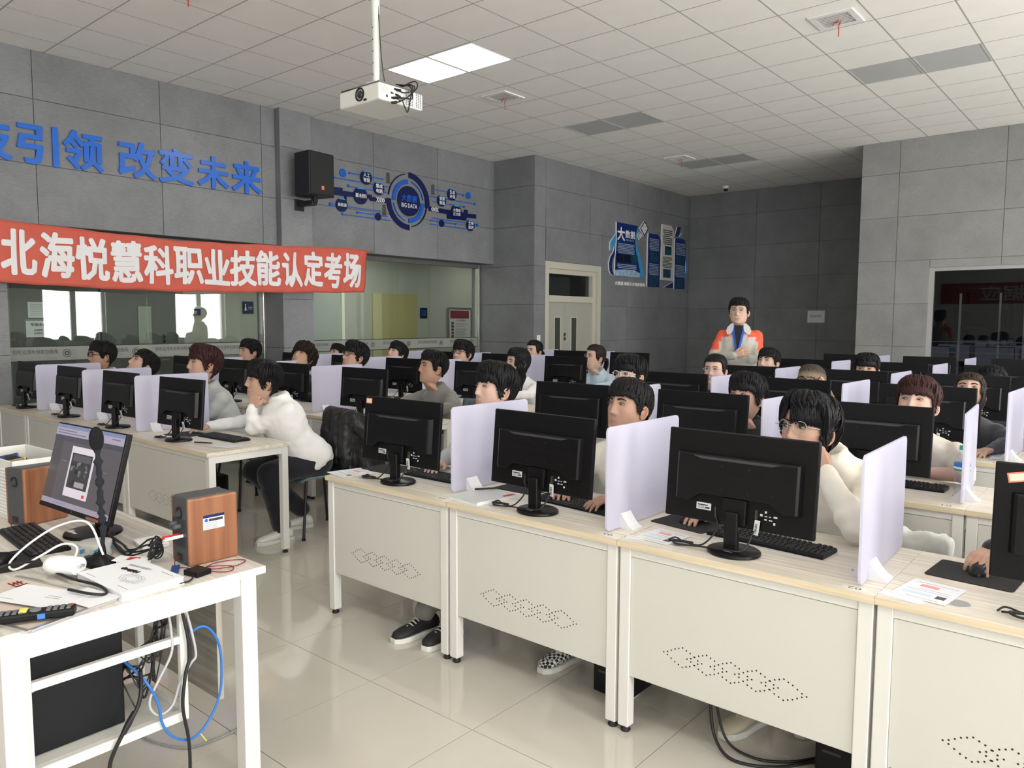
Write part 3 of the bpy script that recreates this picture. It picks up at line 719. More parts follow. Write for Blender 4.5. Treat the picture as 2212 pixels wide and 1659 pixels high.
def branch(sgn, y0, dark, chev, cir, dots, lines, label):
    t = empty('wall_graphic', (XL, y0, 3.25)); tag(t, label, 'wall graphic')
    f = lambda b, th: Matrix.Translation((0, -y0, -3.25)) @ Matrix(((0, 0, 1), (1, 0, 0), (0, 1, 0))).to_4x4()
    T = Matrix.Translation((0, -y0, -3.25)) @ WZ
    MB().prism(dark, 0, .018, T).build('dark_bar', M_NAVY, t)
    for (a, b_, z, m) in lines:
        MB().prism([(a, z - .006), (b_, z - .006), (b_, z + .006), (a, z + .006)], .0, .012, T).build('line', m, t)
    for (y, z, r, m) in dots: MB().prism(disc_pts(y, z, r, 24), .0, .016, T).build('dot', m, t)
    for (y, z, r, s, w) in cir:
        d = MB().prism(disc_pts(y, z, r, 32), .01, .030, T).build('disc', M_NAVY, t)
        MB().prism([(y + r * cos(R(a)), z + r * sin(R(a))) for a in range(50, 131, 10)], .03, .0315, T).build('cyan_band', M_CYAN, d)  # cyan segment across the top of the disc
        o = text_obj('lettering', s, M_PRINTW, Matrix.Translation((.0325, y - y0, z - 3.25)) @ WZ, d, width=w, bold=.012, line=1.1)
    for (y, z, ang, n, st) in chev:
        for k in range(n):
            c = MB(); Mx = Matrix.Translation((.019, y + (st * k if ang in (0, 180) else 0) - y0, z + (st * k if ang == 90 else 0) - 3.25)) @ WZ @ Matrix.Rotation(R(ang), 4, 'Z')
            c.prism([(-.018, .03), (-.004, .03), (.016, 0), (-.004, -.03), (-.018, -.03), (.002, 0)], 0, .003, Mx)
            c.build('chevron', M_PRINTW if ang != 90 else M_PRINTB, t)
branch(-1, 6.6,
    [(6.0, 3.277), (6.261, 3.277), (6.261, 3.318), (6.404, 3.318), (6.404, 3.285), (6.60, 3.285), (6.90, 3.292), (6.90, 3.262), (7.17, 3.272), (7.17, 3.209), (6.88, 3.209), (6.86, 3.235), (6.62, 3.225), (6.47, 3.215), (6.47, 3.15), (6.44, 3.15), (6.44, 3.215), (6.0, 3.215)],
    [(6.99, 3.24, 0, 5, .03), (7.193, 3.50, 90, 5, .03), (7.117, 3.05, 90, 5, .03)],
    [(6.80, 3.51, .095, '人工\n智能', .115), (7.02, 3.392, .092, '集成\n电路', .12), (6.70, 3.254, .115, '新材料', .19), (6.383, 3.096, .09, '新能源', .14)],
    [(6.418, 3.518, .054, M_BLUE), (6.529, 3.535, .017, M_BLUE), (6.268, 3.442, .017, M_BLUE), (6.505, 3.363, .02, M_BLUE), (6.215, 3.086, .026, M_BLUE), (6.652, 3.027, .018, M_BLUE), (6.403, 2.979, .018, M_BLUE), (7.01, 3.006, .053, M_NAVY)],
    [(6.529, 7.123, 3.535, M_BLUE), (6.268, 7.192, 3.440, M_BLUE), (6.505, 7.181, 3.357, M_BLUE), (6.215, 7.064, 3.085, M_BLUE), (6.652, 7.182, 3.028, M_BLUE), (6.403, 7.234, 2.975, M_BLUE)],
    'blue line and disc graphic with small captions between the loudspeaker and the round emblem')
branch(1, 8.5,
    [(7.983, 3.261), (7.983, 3.195), (8.198, 3.19), (8.36, 3.185), (8.36, 3.118), (8.786, 3.13), (8.786, 3.178), (9.008, 3.185), (9.008, 3.25), (8.815, 3.241), (8.815, 3.298), (8.739, 3.297), (8.739, 3.25), (8.198, 3.257)],
    [(8.035, 3.226, 180, 5, .03), (8.06, 3.455, 90, 5, .03)],
    [(8.458, 3.492, .092, '生态\n环保', .12), (8.238, 3.371, .087, '智能\n制造', .115), (8.553, 3.234, .112, '大数据\n云计算', .16), (8.87, 3.065, .088, '生物\n医药', .115)],
    [(8.832, 3.523, .054, M_BLUE), (8.721, 3.517, .017, M_BLUE), (8.984, 3.409, .017, M_BLUE), (8.739, 3.338, .017, M_BLUE), (9.039, 3.092, .024, M_BLUE), (8.552, 3.053, .014, M_BLUE), (8.247, 3.036, .053, M_NAVY)],
    [(8.119, 8.721, 3.52, M_BLUE), (8.0, 8.984, 3.411, M_BLUE), (8.074, 8.739, 3.339, M_BLUE), (8.047, 9.039, 3.095, M_BLUE), (8.008, 8.552, 3.054, M_BLUE), (8.007, 8.81, 3.003, M_BLUE)],
    'blue line and disc graphic with small captions right of the round emblem')

# poster boards beyond the double door
PX = -7.55
def board(name, pts, m, label, th=.02, edge=True):
    y0 = min(p[0] for p in pts); z0 = min(p[1] for p in pts)
    t = empty(name, (PX, y0, z0)); tag(t, label, 'poster board', 'poster boards on the dark wall')
    T = Matrix.Translation((0, -y0, -z0)) @ WZ
    MB().prism(pts, .008, th, T).build('panel', m, t)
    if edge:
        cy = sum(p[0] for p in pts) / len(pts); cz = sum(p[1] for p in pts) / len(pts)
        MB().prism([(p[0] - .018, p[1]) for p in pts], 0, th - .002, T).build('white_edge', M_PRINTW, t)
    return t, T, y0, z0
def textlines(t, T, y0, y1, z0, z1, n, m, th=.021):
    random.seed(int(y0 * 100)); h = (z1 - z0) / n
    for k in range(n):
        a = y0 + (.03 if k % 5 == 0 else 0); b = y1 - (random.random() * .12 if k % 5 == 4 else .01)
        MB().prism([(a, z0 + k * h), (b, z0 + k * h), (b, z0 + (k + .5) * h), (a, z0 + (k + .5) * h)], th, th + .001, T).build('print_line', m, t)
M_PT = mat('poster_text', srgb(150, 165, 185), .6); M_PIC = mat('poster_picture', srgb(20, 70, 90), .4, var=.8, vscale=30)
M_PDK = mat('poster_dark', srgb(8, 14, 36), .4); M_SKY = mat('poster_cloud', srgb(150, 180, 205), .5, var=.25, vscale=14)
M_PBLUE = mat('poster_blue', srgb(14, 44, 110), .35)
cv = [(12.548, 3.338), (12.50, 3.2), (12.475, 3.046), (12.52, 2.95), (12.594, 2.842), (12.70, 2.66), (12.76, 2.5), (12.782, 2.392)]
t, T, y0, z0 = board('poster_board', [(11.756, 2.384)] + [(12.62, 2.384)] + [(12.62, 2.50), (12.56, 2.66), (12.47, 2.85), (12.43, 3.046), (12.46, 3.2), (12.52, 3.338), (11.793, 3.341), (11.80, 3.0), (11.76, 2.7)], M_PBLUE, 'tall blue poster board with large white 大数据 heading')
MB().prism(cv + [(12.62, 2.384), (12.62, 2.50), (12.56, 2.66), (12.47, 2.85), (12.43, 3.046), (12.46, 3.2), (12.52, 3.338)], .006, .016, T).build('blue_swoosh', M_CYAN, t)
MB().prism([(11.76, 2.387), (12.615, 2.387), (12.615, 2.47), (12.4, 2.515), (12.1, 2.515), (11.76, 2.49)], .02, .0212, T).build('cloud_picture', M_SKY, t)
for k in range(3): MB().prism([(11.80 + k * .25, 2.64), (12.03 + k * .25, 2.64), (12.03 + k * .25, 2.78), (11.80 + k * .25, 2.78)], .02, .0215, T).build('small_picture', M_PDK if k < 2 else M_PIC, t)
text_obj('lettering', '大', M_PRINTW, Matrix.Translation((.0215, 11.937 - y0, 3.143 - z0)) @ WZ, t, width=.24, height=.23, bold=.03)
text_obj('lettering', '数据', M_PRINTW, Matrix.Translation((.0215, 12.25 - y0, 3.155 - z0)) @ WZ, t, width=.33, height=.135, bold=.025)
text_obj('lettering', 'BIG DATA', M_PT, Matrix.Translation((.0215, 12.24 - y0, 3.048 - z0)) @ WZ, t, width=.28, height=.035, bold=.01)
textlines(t, T, 11.83, 12.42, 2.80, 2.99, 7, M_PT, .0202); textlines(t, T, 11.83, 12.5, 2.53, 2.62, 3, M_PT, .0202)
for pts, nm in (([(12.765, 3.455), (12.905, 3.327), (12.755, 3.167), (12.605, 3.309)], 'large white diamond board with dark border between the poster boards'), ([(12.608, 3.238), (12.705, 3.172), (12.605, 3.086), (12.527, 3.167)], 'small white diamond board with dark border beside the blue poster')):
    t, T, y0, z0 = board('diamond_board', pts, M_NAVY, nm, edge=True)
    cy = sum(p[0] for p in pts) / 4; cz = sum(p[1] for p in pts) / 4
    MB().prism([(cy + (p[0] - cy) * .78, cz + (p[1] - cz) * .78) for p in pts], .02, .022, T).build('white_field', M_PRINTW, t)
    text_obj('lettering', '数据\n应用', M_PRINTG, Matrix.Translation((.0225, cy - y0, cz - z0)) @ WZ, t, width=(pts[1][0] - pts[3][0]) * .4)
for pts, m, tm, nm, pics in (
    ([(12.92, 3.244), (13.279, 3.247), (13.385, 3.14), (13.355, 2.23), (12.90, 2.226), (12.90, 3.1)], M_PBLUE, M_PT, 'narrow blue poster board, left of the white one', [(13.0, 13.3, 2.72, 2.90), (12.96, 13.28, 2.25, 2.43)]),
    ([(13.442, 3.464), (13.8, 3.466), (13.903, 3.368), (13.902, 2.379), (13.43, 2.379), (13.43, 3.3)], mat('poster_white', (.60, .58, .55, 1), .6), M_PRINTB, 'narrow white poster board with two dark pictures', [(13.55, 13.82, 2.88, 3.05), (13.5, 13.8, 2.43, 2.60)]),
    ([(13.969, 3.239), (14.36, 3.24), (14.423, 3.16), (14.399, 2.228), (13.965, 2.224), (13.965, 3.1)], M_PBLUE, M_PT, 'narrow blue poster board next to the far corner', [(14.03, 14.32, 2.75, 2.88), (14.05, 14.3, 2.25, 2.44)])):
    t, T, y0, z0 = board('poster_board', pts, m, nm)
    a, b = pts[0][0] + .03, pts[1][0] + .05; zt = pts[0][1] - .08
    zs = sorted([p[3] for p in pics] + [p[2] for p in pics])
    textlines(t, T, a, b, zs[3] + .03, zt, 8, tm, .0202); textlines(t, T, a, b, zs[1] + .03, zs[2] - .03, 8, tm, .0202)
    for p in pics: MB().prism([(p[0], p[2]), (p[1], p[2]), (p[1], p[3]), (p[0], p[3])], .02, .0215, T).build('small_picture', M_PIC, t)
t, T, y0, z0 = board('swoosh_board', [(11.788, 3.14), (11.593, 2.967), (11.60, 2.82), (11.68, 2.88), (11.76, 2.95)], M_CYAN, 'pale blue pointed board at the shoulder of the blue poster', .014)
t, T, y0, z0 = board('swoosh_board', [(11.76, 2.93), (11.70, 2.80), (11.60, 2.70), (11.562, 2.587), (11.58, 2.47), (11.635, 2.406), (11.75, 2.384), (11.68, 2.46), (11.655, 2.55), (11.68, 2.66), (11.755, 2.76)], M_PBLUE, 'curved dark blue board hugging the left of the blue poster', .014)
t, T, y0, z0 = board('swoosh_board', [(14.42, 2.86), (14.52, 2.78), (14.53, 2.60), (14.47, 2.45), (14.41, 2.36), (14.41, 2.52), (14.46, 2.62), (14.46, 2.72)], M_CYAN, 'curved pale blue board by the far corner', .014)
t, T, y0, z0 = board('stripe_board', [(14.06, 3.47), (14.214, 3.48), (14.112, 3.282), (13.959, 3.269)], M_PBLUE, 'slanted blue stripe board above the last poster', .014)
t, T, y0, z0 = board('stripe_board', [(14.24, 3.36), (14.30, 3.365), (14.23, 3.28), (14.15, 3.275)], M_CYAN, 'short slanted stripe board above the last poster', .014)
t, T, y0, z0 = board('stripe_board', [(13.55, 2.235), (13.93, 2.235), (13.93, 2.36)], M_PBLUE, 'blue triangular board below the white poster', .014)
t = text_obj('wall_caption', '大数据 创新人才培养基地', M_PRINTW, Matrix.Translation((PX + .006, 12.29, 2.255)) @ WZ, None, width=1.04, height=.065, bold=.02, extrude=.01)
tag(t, 'thin row of small raised characters below the blue poster', 'lettering')

# ================================================================ projector on its pole
t = empty('projector', (-4.26, 3.40, 3.04)); tag(t, 'white ceiling projector hanging from a white pole', 'projector')
M_PJ = mat('projector_white', srgb(232, 232, 226), .35)
M_PJG = mat('projector_seam', (.16, .16, .17, 1), .5)
MB().box(-.215, .215, 0, .40, 0, .115).build('body', M_PJ, t, bevel=.016, seg=3)
MB().box(-.207, .207, .008, .392, .115, .125).build('top_seam', M_PJG, t, bevel=.004)
lens = MB(); L90 = Matrix.Translation((.015, 0, .062)) @ Matrix.Rotation(R(90), 4, 'X')
lens.lathe([(.046, -.01), (.046, .006), (.040, .010), (.036, .004), (.030, -.004), (.0, -.004)], 28, L90); lo = lens.build('lens_ring', M_BLACK, t, smooth=True)
MB().ell((.015, .0, .062), (.028, .012, .028), 16, 8).build('lens_glass', mat('lens_glass', (.02, .022, .03, 1), .04, coat=1), lo, smooth='all')
MB().box(.055, .085, -.003, .002, .012, .026).build('lever', M_BLACK, t)
for k in range(9): MB().box(-.19 + k * .014, -.182 + k * .014, .0, .06, .1155, .118).build('focus_slot', M_BLACK, t)
# right side: sockets and vent holes
MB().lathe([(.03, 0), (.03, .002)], 24, Matrix.Translation((.215, .055, .07)) @ Matrix.Rotation(R(90), 4, 'Y')).build('round_cover', mat('pj_shade', (.62, .62, .6, 1), .6), t)
for y, z, w, h in ((.10, .055, .012, .012), (.115, .056, .01, .01), (.14, .05, .03, .014), (.14, .028, .03, .014), (.06, .024, .014, .016), (.105, .022, .03, .014), (.175, .04, .014, .014), (.175, .02, .014, .012), (.13, .085, .04, .014)):
    MB().box(.2145, .217, y, y + w, z, z + h).build('socket', M_BLACK, t)
for i in range(8):
    for j in range(9):
        if i in (4,) : continue
        MB().box(.2145, .2168, .235 + i * .019, .247 + i * .019, .012 + j * .011, .018 + j * .011).build('vent_hole', M_PJG, t)
MB().box(-.10, -.02, .14, .26, .125, .17).box(-.14, .06, .12, .28, .125, .135).build('mount_plate', M_PJ, t, bevel=.004)
MB().box(-.11, .0, .15, .25, .16, .20).build('mount_bracket', M_PJ, t, bevel=.006)
for a, b in ((.09, .18), (.02, .18)): MB().box(-.13 + a * .2, .12, b - .008, b + .008, .126, .132).build('mount_arm', M_PJ, t)
MB().lathe([(.024, .19), (.024, .62), (.027, .62), (.027, .66), (.030, .66), (.030, 1.05), (.034, 1.10), (.10, 1.10), (.10, 1.104)], 20, Matrix.Translation((-.055, .20, 0))).build('pole', M_PJ, t, smooth=True)
for k in range(5): MB().lathe([(.004, 0), (.004, .003)], 8, Matrix.Translation((-.055, .20 - .024, .25 + k * .08)) @ Matrix.Rotation(R(90), 4, 'X')).build('pole_hole', M_BLACK, t)
random.seed(3)
for k, pts in enumerate(([(.217, .15, .09), (.26, .19, .07), (.28, .25, .10), (.22, .30, .15), (.10, .28, .165)], [(.217, .12, .03), (.27, .17, .03), (.275, .24, .04), (.25, .26, .10), (.20, .30, .16), (.08, .26, .16)], [(.217, .145, .055), (.24, .17, .04), (.245, .20, -.02), (.25, .22, -.05), (.25, .24, .02), (.23, .27, .13), (.1, .25, .17)], [(.12, .27, .15), (.2, .33, .19), (.26, .30, .13), (.25, .22, .05), (.235, .14, .0), (.22, .105, -.005)], [(.02, .22, .16), (-.01, .21, .40), (-.04, .2, .95)])):
    MB().tube(smoothpath(pts, 6), .0045 if k < 4 else .003, 6).build('cable', M_BLACK, t, smooth='all')
for p, d in (((.217, .15, .09), (.245, .165, .083)), ((.217, .12, .03), (.25, .14, .03)), ((.22, .105, -.006), (.232, .14, .002))):
    MB().tube([p, d], .009, 8).build('plug', M_BLACK, t)

# banner on the wall behind the camera (only its mirror image shows in the dark glass)
t = empty('banner', (-2.4, -6.18, 2.2)); tag(t, 'dark red banner behind the camera, mirrored in the server room glass', 'banner')
MB().box(-3.5, 3.5, .0, .01, 0, .7).build('cloth', mat('dark_red_cloth', srgb(150, 36, 34), .8), t)
text_obj('lettering', '道——大数据应', mat('banner_grey', (.5, .5, .5, 1), .8), Matrix.Translation((0, .02, .35)) @ Matrix(((-1, 0, 0), (0, 0, 1), (0, 1, 0))).to_4x4(), t, width=4.6, height=.5, bold=.02)
# ================================================================ desks, monitors, screens, keyboards
M_TOP = wood('pale_laminate', srgb(203, 193, 176), srgb(228, 221, 208), 1.0, 0, .38)
M_EDGE = wood('laminate_edge', srgb(206, 190, 160), srgb(224, 210, 184), 1.2, 0, .45)
M_FRAME = mat('white_powder_coat', srgb(220, 219, 214), .38)
M_MOD = mat('grey_white_panel', srgb(206, 204, 197), .42)
M_HOLE = mat('panel_hole', (.015, .015, .015, 1), .8)
M_FOOT = mat('rubber_foot', (.012, .012, .012, 1), .6)
M_ALU = mat('brushed_aluminium', (.66, .66, .66, 1), .35, metal=.9)
DESKTOP = .75

def dots_mesh(off=0):
    pts = set()
    for k in range(5):
        cx = -.182 + k * .091
        for (ax, az), (bx, bz) in (((-.075, 0), (0, .0375)), ((0, .0375), (.075, 0)), ((.075, 0), (0, -.0375)), ((0, -.0375), (-.075, 0))):
            for i in range(6):
                t = i / 5; pts.add((round((cx + ax + (bx - ax) * t) / .003) * .003, round((az + (bz - az) * t) / .003) * .003))
    m = MB()
    for x, z in pts:
        m.add([(x + .0032 * cos(i * pi / 3), 0, z + .0032 * sin(i * pi / 3)) for i in range(6)], [(0, 1, 2, 3, 4, 5)])
    return m
def make_desk(W, name='computer_desk', end_panel=False):
    t = empty(name)
    h = W / 2 - .003
    MB().box(-h, h, .0, .60, .7252, .75).build('desktop', M_TOP, t, bevel=.0015)
    MB().box(-h, h, -.0016, .0, .7262, .749).build('edge_band', M_EDGE, t)
    for sx in (-1, 1):
        for y in (.035, .55):
            x = sx * (h - .027)
            MB().box(x - .0225, x + .0225, y - .0225, y + .0225, .025, .7252).build('leg', M_FRAME, t, bevel=.003)
            MB().lathe([(.018, 0), (.02, .006), (.016, .012), (.01, .026)], 12, Matrix.Translation((x, y, 0))).build('foot', M_FOOT, t)
        MB().box(sx * (h - .027) - .018, sx * (h - .027) + .018, .0575, .5275, .68, .7252).build('side_rail', M_FRAME, t)
    MB().box(-h + .0495, h - .0495, .016, .05, .692, .7252).build('front_rail', M_FRAME, t, bevel=.002)
    MB().box(-h + .0495, h - .0495, .53, .57, .69, .7252).build('back_rail', M_FRAME, t)
    p = MB().box(-h + .0500, h - .0500, .019, .035, .228, .690).build('modesty_panel', M_MOD, t, bevel=.002)
    d = dots_mesh().build('perforation', M_HOLE, t); d['kind'] = 'stuff'; d.location = (0, .0185, .365)
    MB().lathe([(.032, .749), (.032, .7508), (.024, .751), (.0, .751)], 24, Matrix.Translation((-.25, .10, 0))).build('cable_grommet', M_ALU, t)
    return t
def number_tag(t, x, s):
    o = MB().box(-.035, .035, -.018, .018, 0, .0006).build('number_label', mat('label_film', (.72, .69, .62, 1), .4), t); o.location = (x, .035, .7501)
    text_obj('lettering', s, M_PRINTB, Matrix.Translation((.0, 0, .0008)) @ Matrix.Rotation(pi, 4, 'Z'), o, width=.04, height=.02)

# ---- monitor seen from behind
M_MON = mat('monitor_black', (.0045, .0045, .0055, 1), .42, spec=.28, bump=.03, bscale=700)
M_MON2 = mat('monitor_black_satin', (.005, .005, .006, 1), .32, spec=.32)
M_VENTG = mat('vent_mesh', (.045, .047, .05, 1), .5)
M_STICK = mat('white_sticker', (.62, .63, .64, 1), .5)
M_SCR = mat('screen_on', (.02, .02, .02, 1), .2, emis=(.75, .85, 1, 1), estr=.7)
M_CABLE = mat('black_cable', (.012, .012, .013, 1), .45)
def make_monitor():
    t = empty('monitor')
    T = Matrix.Translation((0, .0, .258)) @ Matrix.Rotation(R(-5), 4, 'X')
    def put(o): o.matrix_basis = T; return o
    put(MB().box(-.278, .278, -.006, .014, -.165, .165).build('casing', M_MON, t, bevel=.004))
    put(MB().box(-.270, .270, .0142, .0150, -.150, .158).build('screen', M_SCR, t))
    # bulged back cover, lofted
    out = [(-.235, .083), (.235, .083), (.235, -.090), (.185, -.092), (.135, -.062), (-.135, -.062), (-.185, -.092), (-.235, -.090)]
    b = MB(); rings = [(1.0, -.006, 0), (.965, -.026, 0), (.93, -.031, 0)]
    for s, y, _ in rings: b.v += [(x * s, y, z * (s if z > 0 else 1) - (0 if z < 0 else 0)) for x, z in out]
    n = len(out)
    for k in range(2):
        for i in range(n): j = (i + 1) % n; b.f.append((k * n + i, k * n + j, (k + 1) * n + j, (k + 1) * n + i))
    b.f.append(tuple(2 * n + i for i in range(n)))
    bm = bmesh.new(); me = b.mesh('back_cover'); bm.from_mesh(me); bmesh.ops.recalc_face_normals(bm, faces=bm.faces); bm.to_mesh(me); bm.free()
    put(link('back_cover', me, M_MON2, t, bevel=.003))
    put(MB().prism([(-.165, .0735), (.165, .0735), (.13, .064), (-.13, .064)], 0, .0025, Matrix.Translation((0, -.0303, 0)) @ Matrix(((1, 0, 0), (0, 0, -1), (0, 1, 0))).to_4x4()).build('vent_strip', M_VENTG, t))
    put(MB().box(-.2, .2, -.0318, -.0308, .010, .0112).build('seam', mat('seam_black', (.003, .003, .003, 1), .6), t))
    for x, z in ((-.05, .045), (.05, .045), (-.05, -.04), (.05, -.04), (.14, -.035)):
        put(MB().lathe([(.0035, 0), (.0035, .0012)], 8, Matrix.Translation((x, -.031, z)) @ Matrix.Rotation(R(90), 4, 'X')).build('screw', M_BLACK, t))
    st = put(MB().box(-.15, -.093, -.0075, -.006, -.123, -.098).build('sticker', M_STICK, t))
    MB().box(-.145, -.105, -.0082, -.0075, -.108, -.104).box(-.145, -.12, -.0082, -.0075, -.113, -.1115).box(-.145, -.11, -.0082, -.0075, -.118, -.1165).box(-.115, -.098, -.0082, -.0075, -.118, -.112).build('sticker_print', M_PRINTB, st)
    ic = MB()
    random.seed(5)
    for i in range(5):
        for j in range(4):
            if random.random() < .62: ic.box(.075 + i * .016, .075 + i * .016 + .005 + random.random() * .008, -.0075, -.006, -.135 + j * .012, -.135 + j * .012 + .003 + random.random() * .005)
    put(ic.build('printed_symbols', M_STICK, t))
    put(MB().box(-.045, .045, -.024, -.006, -.155, -.065).build('hinge_block', M_MON, t, bevel=.004))
    neck = [(-.026, -.020), (.026, -.020), (.026, -.012), (.02, .018), (-.02, .018), (-.026, -.012)]
    MB().prism(neck, .012, .152, Matrix.Translation((0, -.036, 0))).build('stand_neck', M_MON2, t, bevel=.007, seg=3)
    MB().lathe([(.092, 0), (.095, .004), (.094, .011), (.088, .015), (.045, .018), (.04, .021), (.0, .021)], 36, Matrix.Translation((0, -.02, 0)) @ Matrix.Scale(.9, 4, (0, 1, 0))).build('stand_base', M_MON2, t, smooth=True)
    MB().box(-.012, .02, -.08, -.068, .0185, .0195).build('base_sticker', M_STICK, t)
    MB().tube(smoothpath([(-.075, -.01, .160), (-.075, -.02, .13), (-.06, -.03, .08), (-.10, -.06, .02), (-.17, -.055, .012), (-.23, -.02, .012), (-.25, -.04, .004)], 5), .0032, 6).build('cable', M_CABLE, t, smooth='all')
    MB().tube(smoothpath([(.075, -.012, .155), (.08, -.025, .12), (.07, -.03, .08), (.055, -.07, .03), (-.02, -.085, .012 + .012), (-.12, -.07, .012), (-.19, -.085, .01), (-.22, -.06, .014), (-.15, -.04, .012), (-.24, -.05, .006)], 5), .0034, 6).build('cable', M_CABLE, t, smooth='all')
    MB().tube(smoothpath([(-.078, -.012, .15), (-.072, -.022, .115)], 3), .006, 8).build('plug', M_CABLE, t)
    MB().tube(smoothpath([(.075, -.012, .165), (.077, -.02, .135)], 3), .0085, 8).build('plug', M_CABLE, t)
    tagp = MB().box(-.009, .009, -.0015, .0015, -.03, .03).build('cable_tag', M_STICK, t)
    tagp.location = (.085, -.03, .108); tagp.rotation_euler = (R(18), R(10), R(12))
    bars = MB()
    for k in range(8): bars.box(-.006, .002, -.0021, -.0016, -.022 + k * .005, -.020 + k * .005 + (.001 if k % 3 else 0))
    bars.build('barcode', M_PRINTB, tagp)
    return t

def acrylic():
    m = bpy.data.materials.new('frosted_acrylic'); m.use_nodes = True; nt = m.node_tree; p = nt.nodes['Principled BSDF']; L = nt.links
    p.inputs['Base Color'].default_value = (.70, .69, .80, 1); p.inputs['Roughness'].default_value = .32
    tr = nt.nodes.new('ShaderNodeBsdfTranslucent'); tr.inputs[0].default_value = (.78, .76, .88, 1)
    mx = nt.nodes.new('ShaderNodeMixShader'); mx.inputs[0].default_value = .45
    L.new(p.outputs[0], mx.inputs[1]); L.new(tr.outputs[0], mx.inputs[2]); L.new(mx.outputs[0], nt.nodes['Material Output'].inputs[0])
    return m
M_ACR = acrylic()
M_ACRF = mat('white_acrylic_foot', (.68, .68, .70, 1), .35)
def make_partition():
    t = empty('desk_partition'); r = .022; pts = []
    for cx, cz, a0 in ((.55 - r, .004 + r, -90), (.55 - r, .412 - r, 0), (r, .412 - r, 90), (r, .004 + r, 180)):
        pts += [(cx + r * cos(R(a0 + k * 18)), cz + r * sin(R(a0 + k * 18))) for k in range(6)]
    MB().prism(pts, -.004, .004, Matrix(((0, 0, 1, 0), (1, 0, 0, 0), (0, 1, 0, 0), (0, 0, 0, 1)))).build('sheet', M_ACR, t)
    prof = [(-.062, 0), (.062, 0)] + [(.062 - .055 * k / 6 - .0, .0 + .06 * (k / 6) ** 1.7) for k in range(1, 7)][:] + [(-.062 + .055 * k / 6, .06 * (k / 6) ** 1.7) for k in range(6, 0, -1)]
    prof = [(-.062, 0), (.062, 0), (.062, .004)] + [(.06 - .052 * (k / 6) ** .7, .004 + .056 * k / 6) for k in range(1, 7)] + [(-.06 + .052 * (k / 6) ** .7, .004 + .056 * k / 6) for k in range(6, 0, -1)] + [(-.062, .004)]
    for y in (.13,):
        MB().prism(prof, -.035, .035, Matrix.Translation((0, y, 0)) @ Matrix(((1, 0, 0, 0), (0, 0, 1, 0), (0, 1, 0, 0), (0, 0, 0, 1)))).build('foot', M_ACRF, t)
    MB().ell((-.045, .10, .022), (.004, .004, .004), 8, 6).build('screw', M_STEEL, t)
    return t

M_KEY = mat('key_black', (.014, .014, .015, 1), .5)
def make_keyboard():
    t = empty('keyboard')
    MB().prism([(-.065, 0), (.065, 0), (.065, .010), (.055, .018), (-.062, .012), (-.065, .009)], -.225, .225, Matrix(((0, 0, 1, 0), (1, 0, 0, 0), (0, 1, 0, 0), (0, 0, 0, 1)))).build('body', M_MON, t, bevel=.002)
    k = MB(); S_ = Matrix.Translation((0, 0, .012)) @ Matrix.Rotation(R(3), 4, 'X')
    for r_, y in enumerate((-.048, -.029, -.010, .009, .028, .048)):
        x = -.215
        while x < .212:
            w = .0165
            if r_ == 0 and -.11 < x < .0: w = .105
            if r_ in (1, 2) and (abs(x + .215) < .001): w = .028
            g_ = .0025
            if not (.072 < x < .079 or .139 < x < .144):
                k.add([(x + g_ * .4, y - .008, 0), (x + w - g_ * .4, y - .008, 0), (x + w - g_ * .4, y + .008, 0), (x + g_ * .4, y + .008, 0), (x + g_, y - .0055, .007), (x + w - g_, y - .0055, .007), (x + w - g_, y + .006, .007), (x + g_, y + .006, .007)], [(4, 5, 6, 7), (0, 1, 5, 4), (1, 2, 6, 5), (2, 3, 7, 6), (3, 0, 4, 7)], S_)
            x += w + .0022
    o = k.build('keys', M_KEY, t); o['kind'] = 'stuff'
    return t
def make_mouse():
    t = empty('computer_mouse')
    b = MB(); NU, NV = 16, 10
    for i in range(NV + 1):
        a = pi / 2 * i / NV
        for k in range(NU):
            c = 2 * pi * k / NU; b.v.append((.031 * cos(c) * cos(a) ** .7, .054 * sin(c) * cos(a) ** .7, .036 * sin(a) * (1 + .12 * sin(c) * -1)))
    for i in range(NV):
        for k in range(NU): j = (k + 1) % NU; b.f.append((i * NU + k, i * NU + j, (i + 1) * NU + j, (i + 1) * NU + k))
    b.build('shell', M_MON2, t, smooth='all')
    MB().cyl((-.003, -.034, .028), (.003, -.034, .028), .008, 10).build('scroll_wheel', M_VENTG, t)
    MB().tube(smoothpath([(0, -.052, .01), (.0, -.09, .004), (-.03, -.14, .003), (-.01, -.20, .003), (.05, -.24, .003)], 5), .0018, 5).build('cable', M_CABLE, t)
    return t
def make_pad():
    r = .012; pts = []
    for cx, cy, a0 in ((.125 - r, -.105 + r, -90), (.125 - r, .105 - r, 0), (-.125 + r, .105 - r, 90), (-.125 + r, -.105 + r, 180)):
        pts += [(cx + r * cos(R(a0 + k * 30)), cy + r * sin(R(a0 + k * 30))) for k in range(4)]
    return MB().prism(pts, 0, .003)

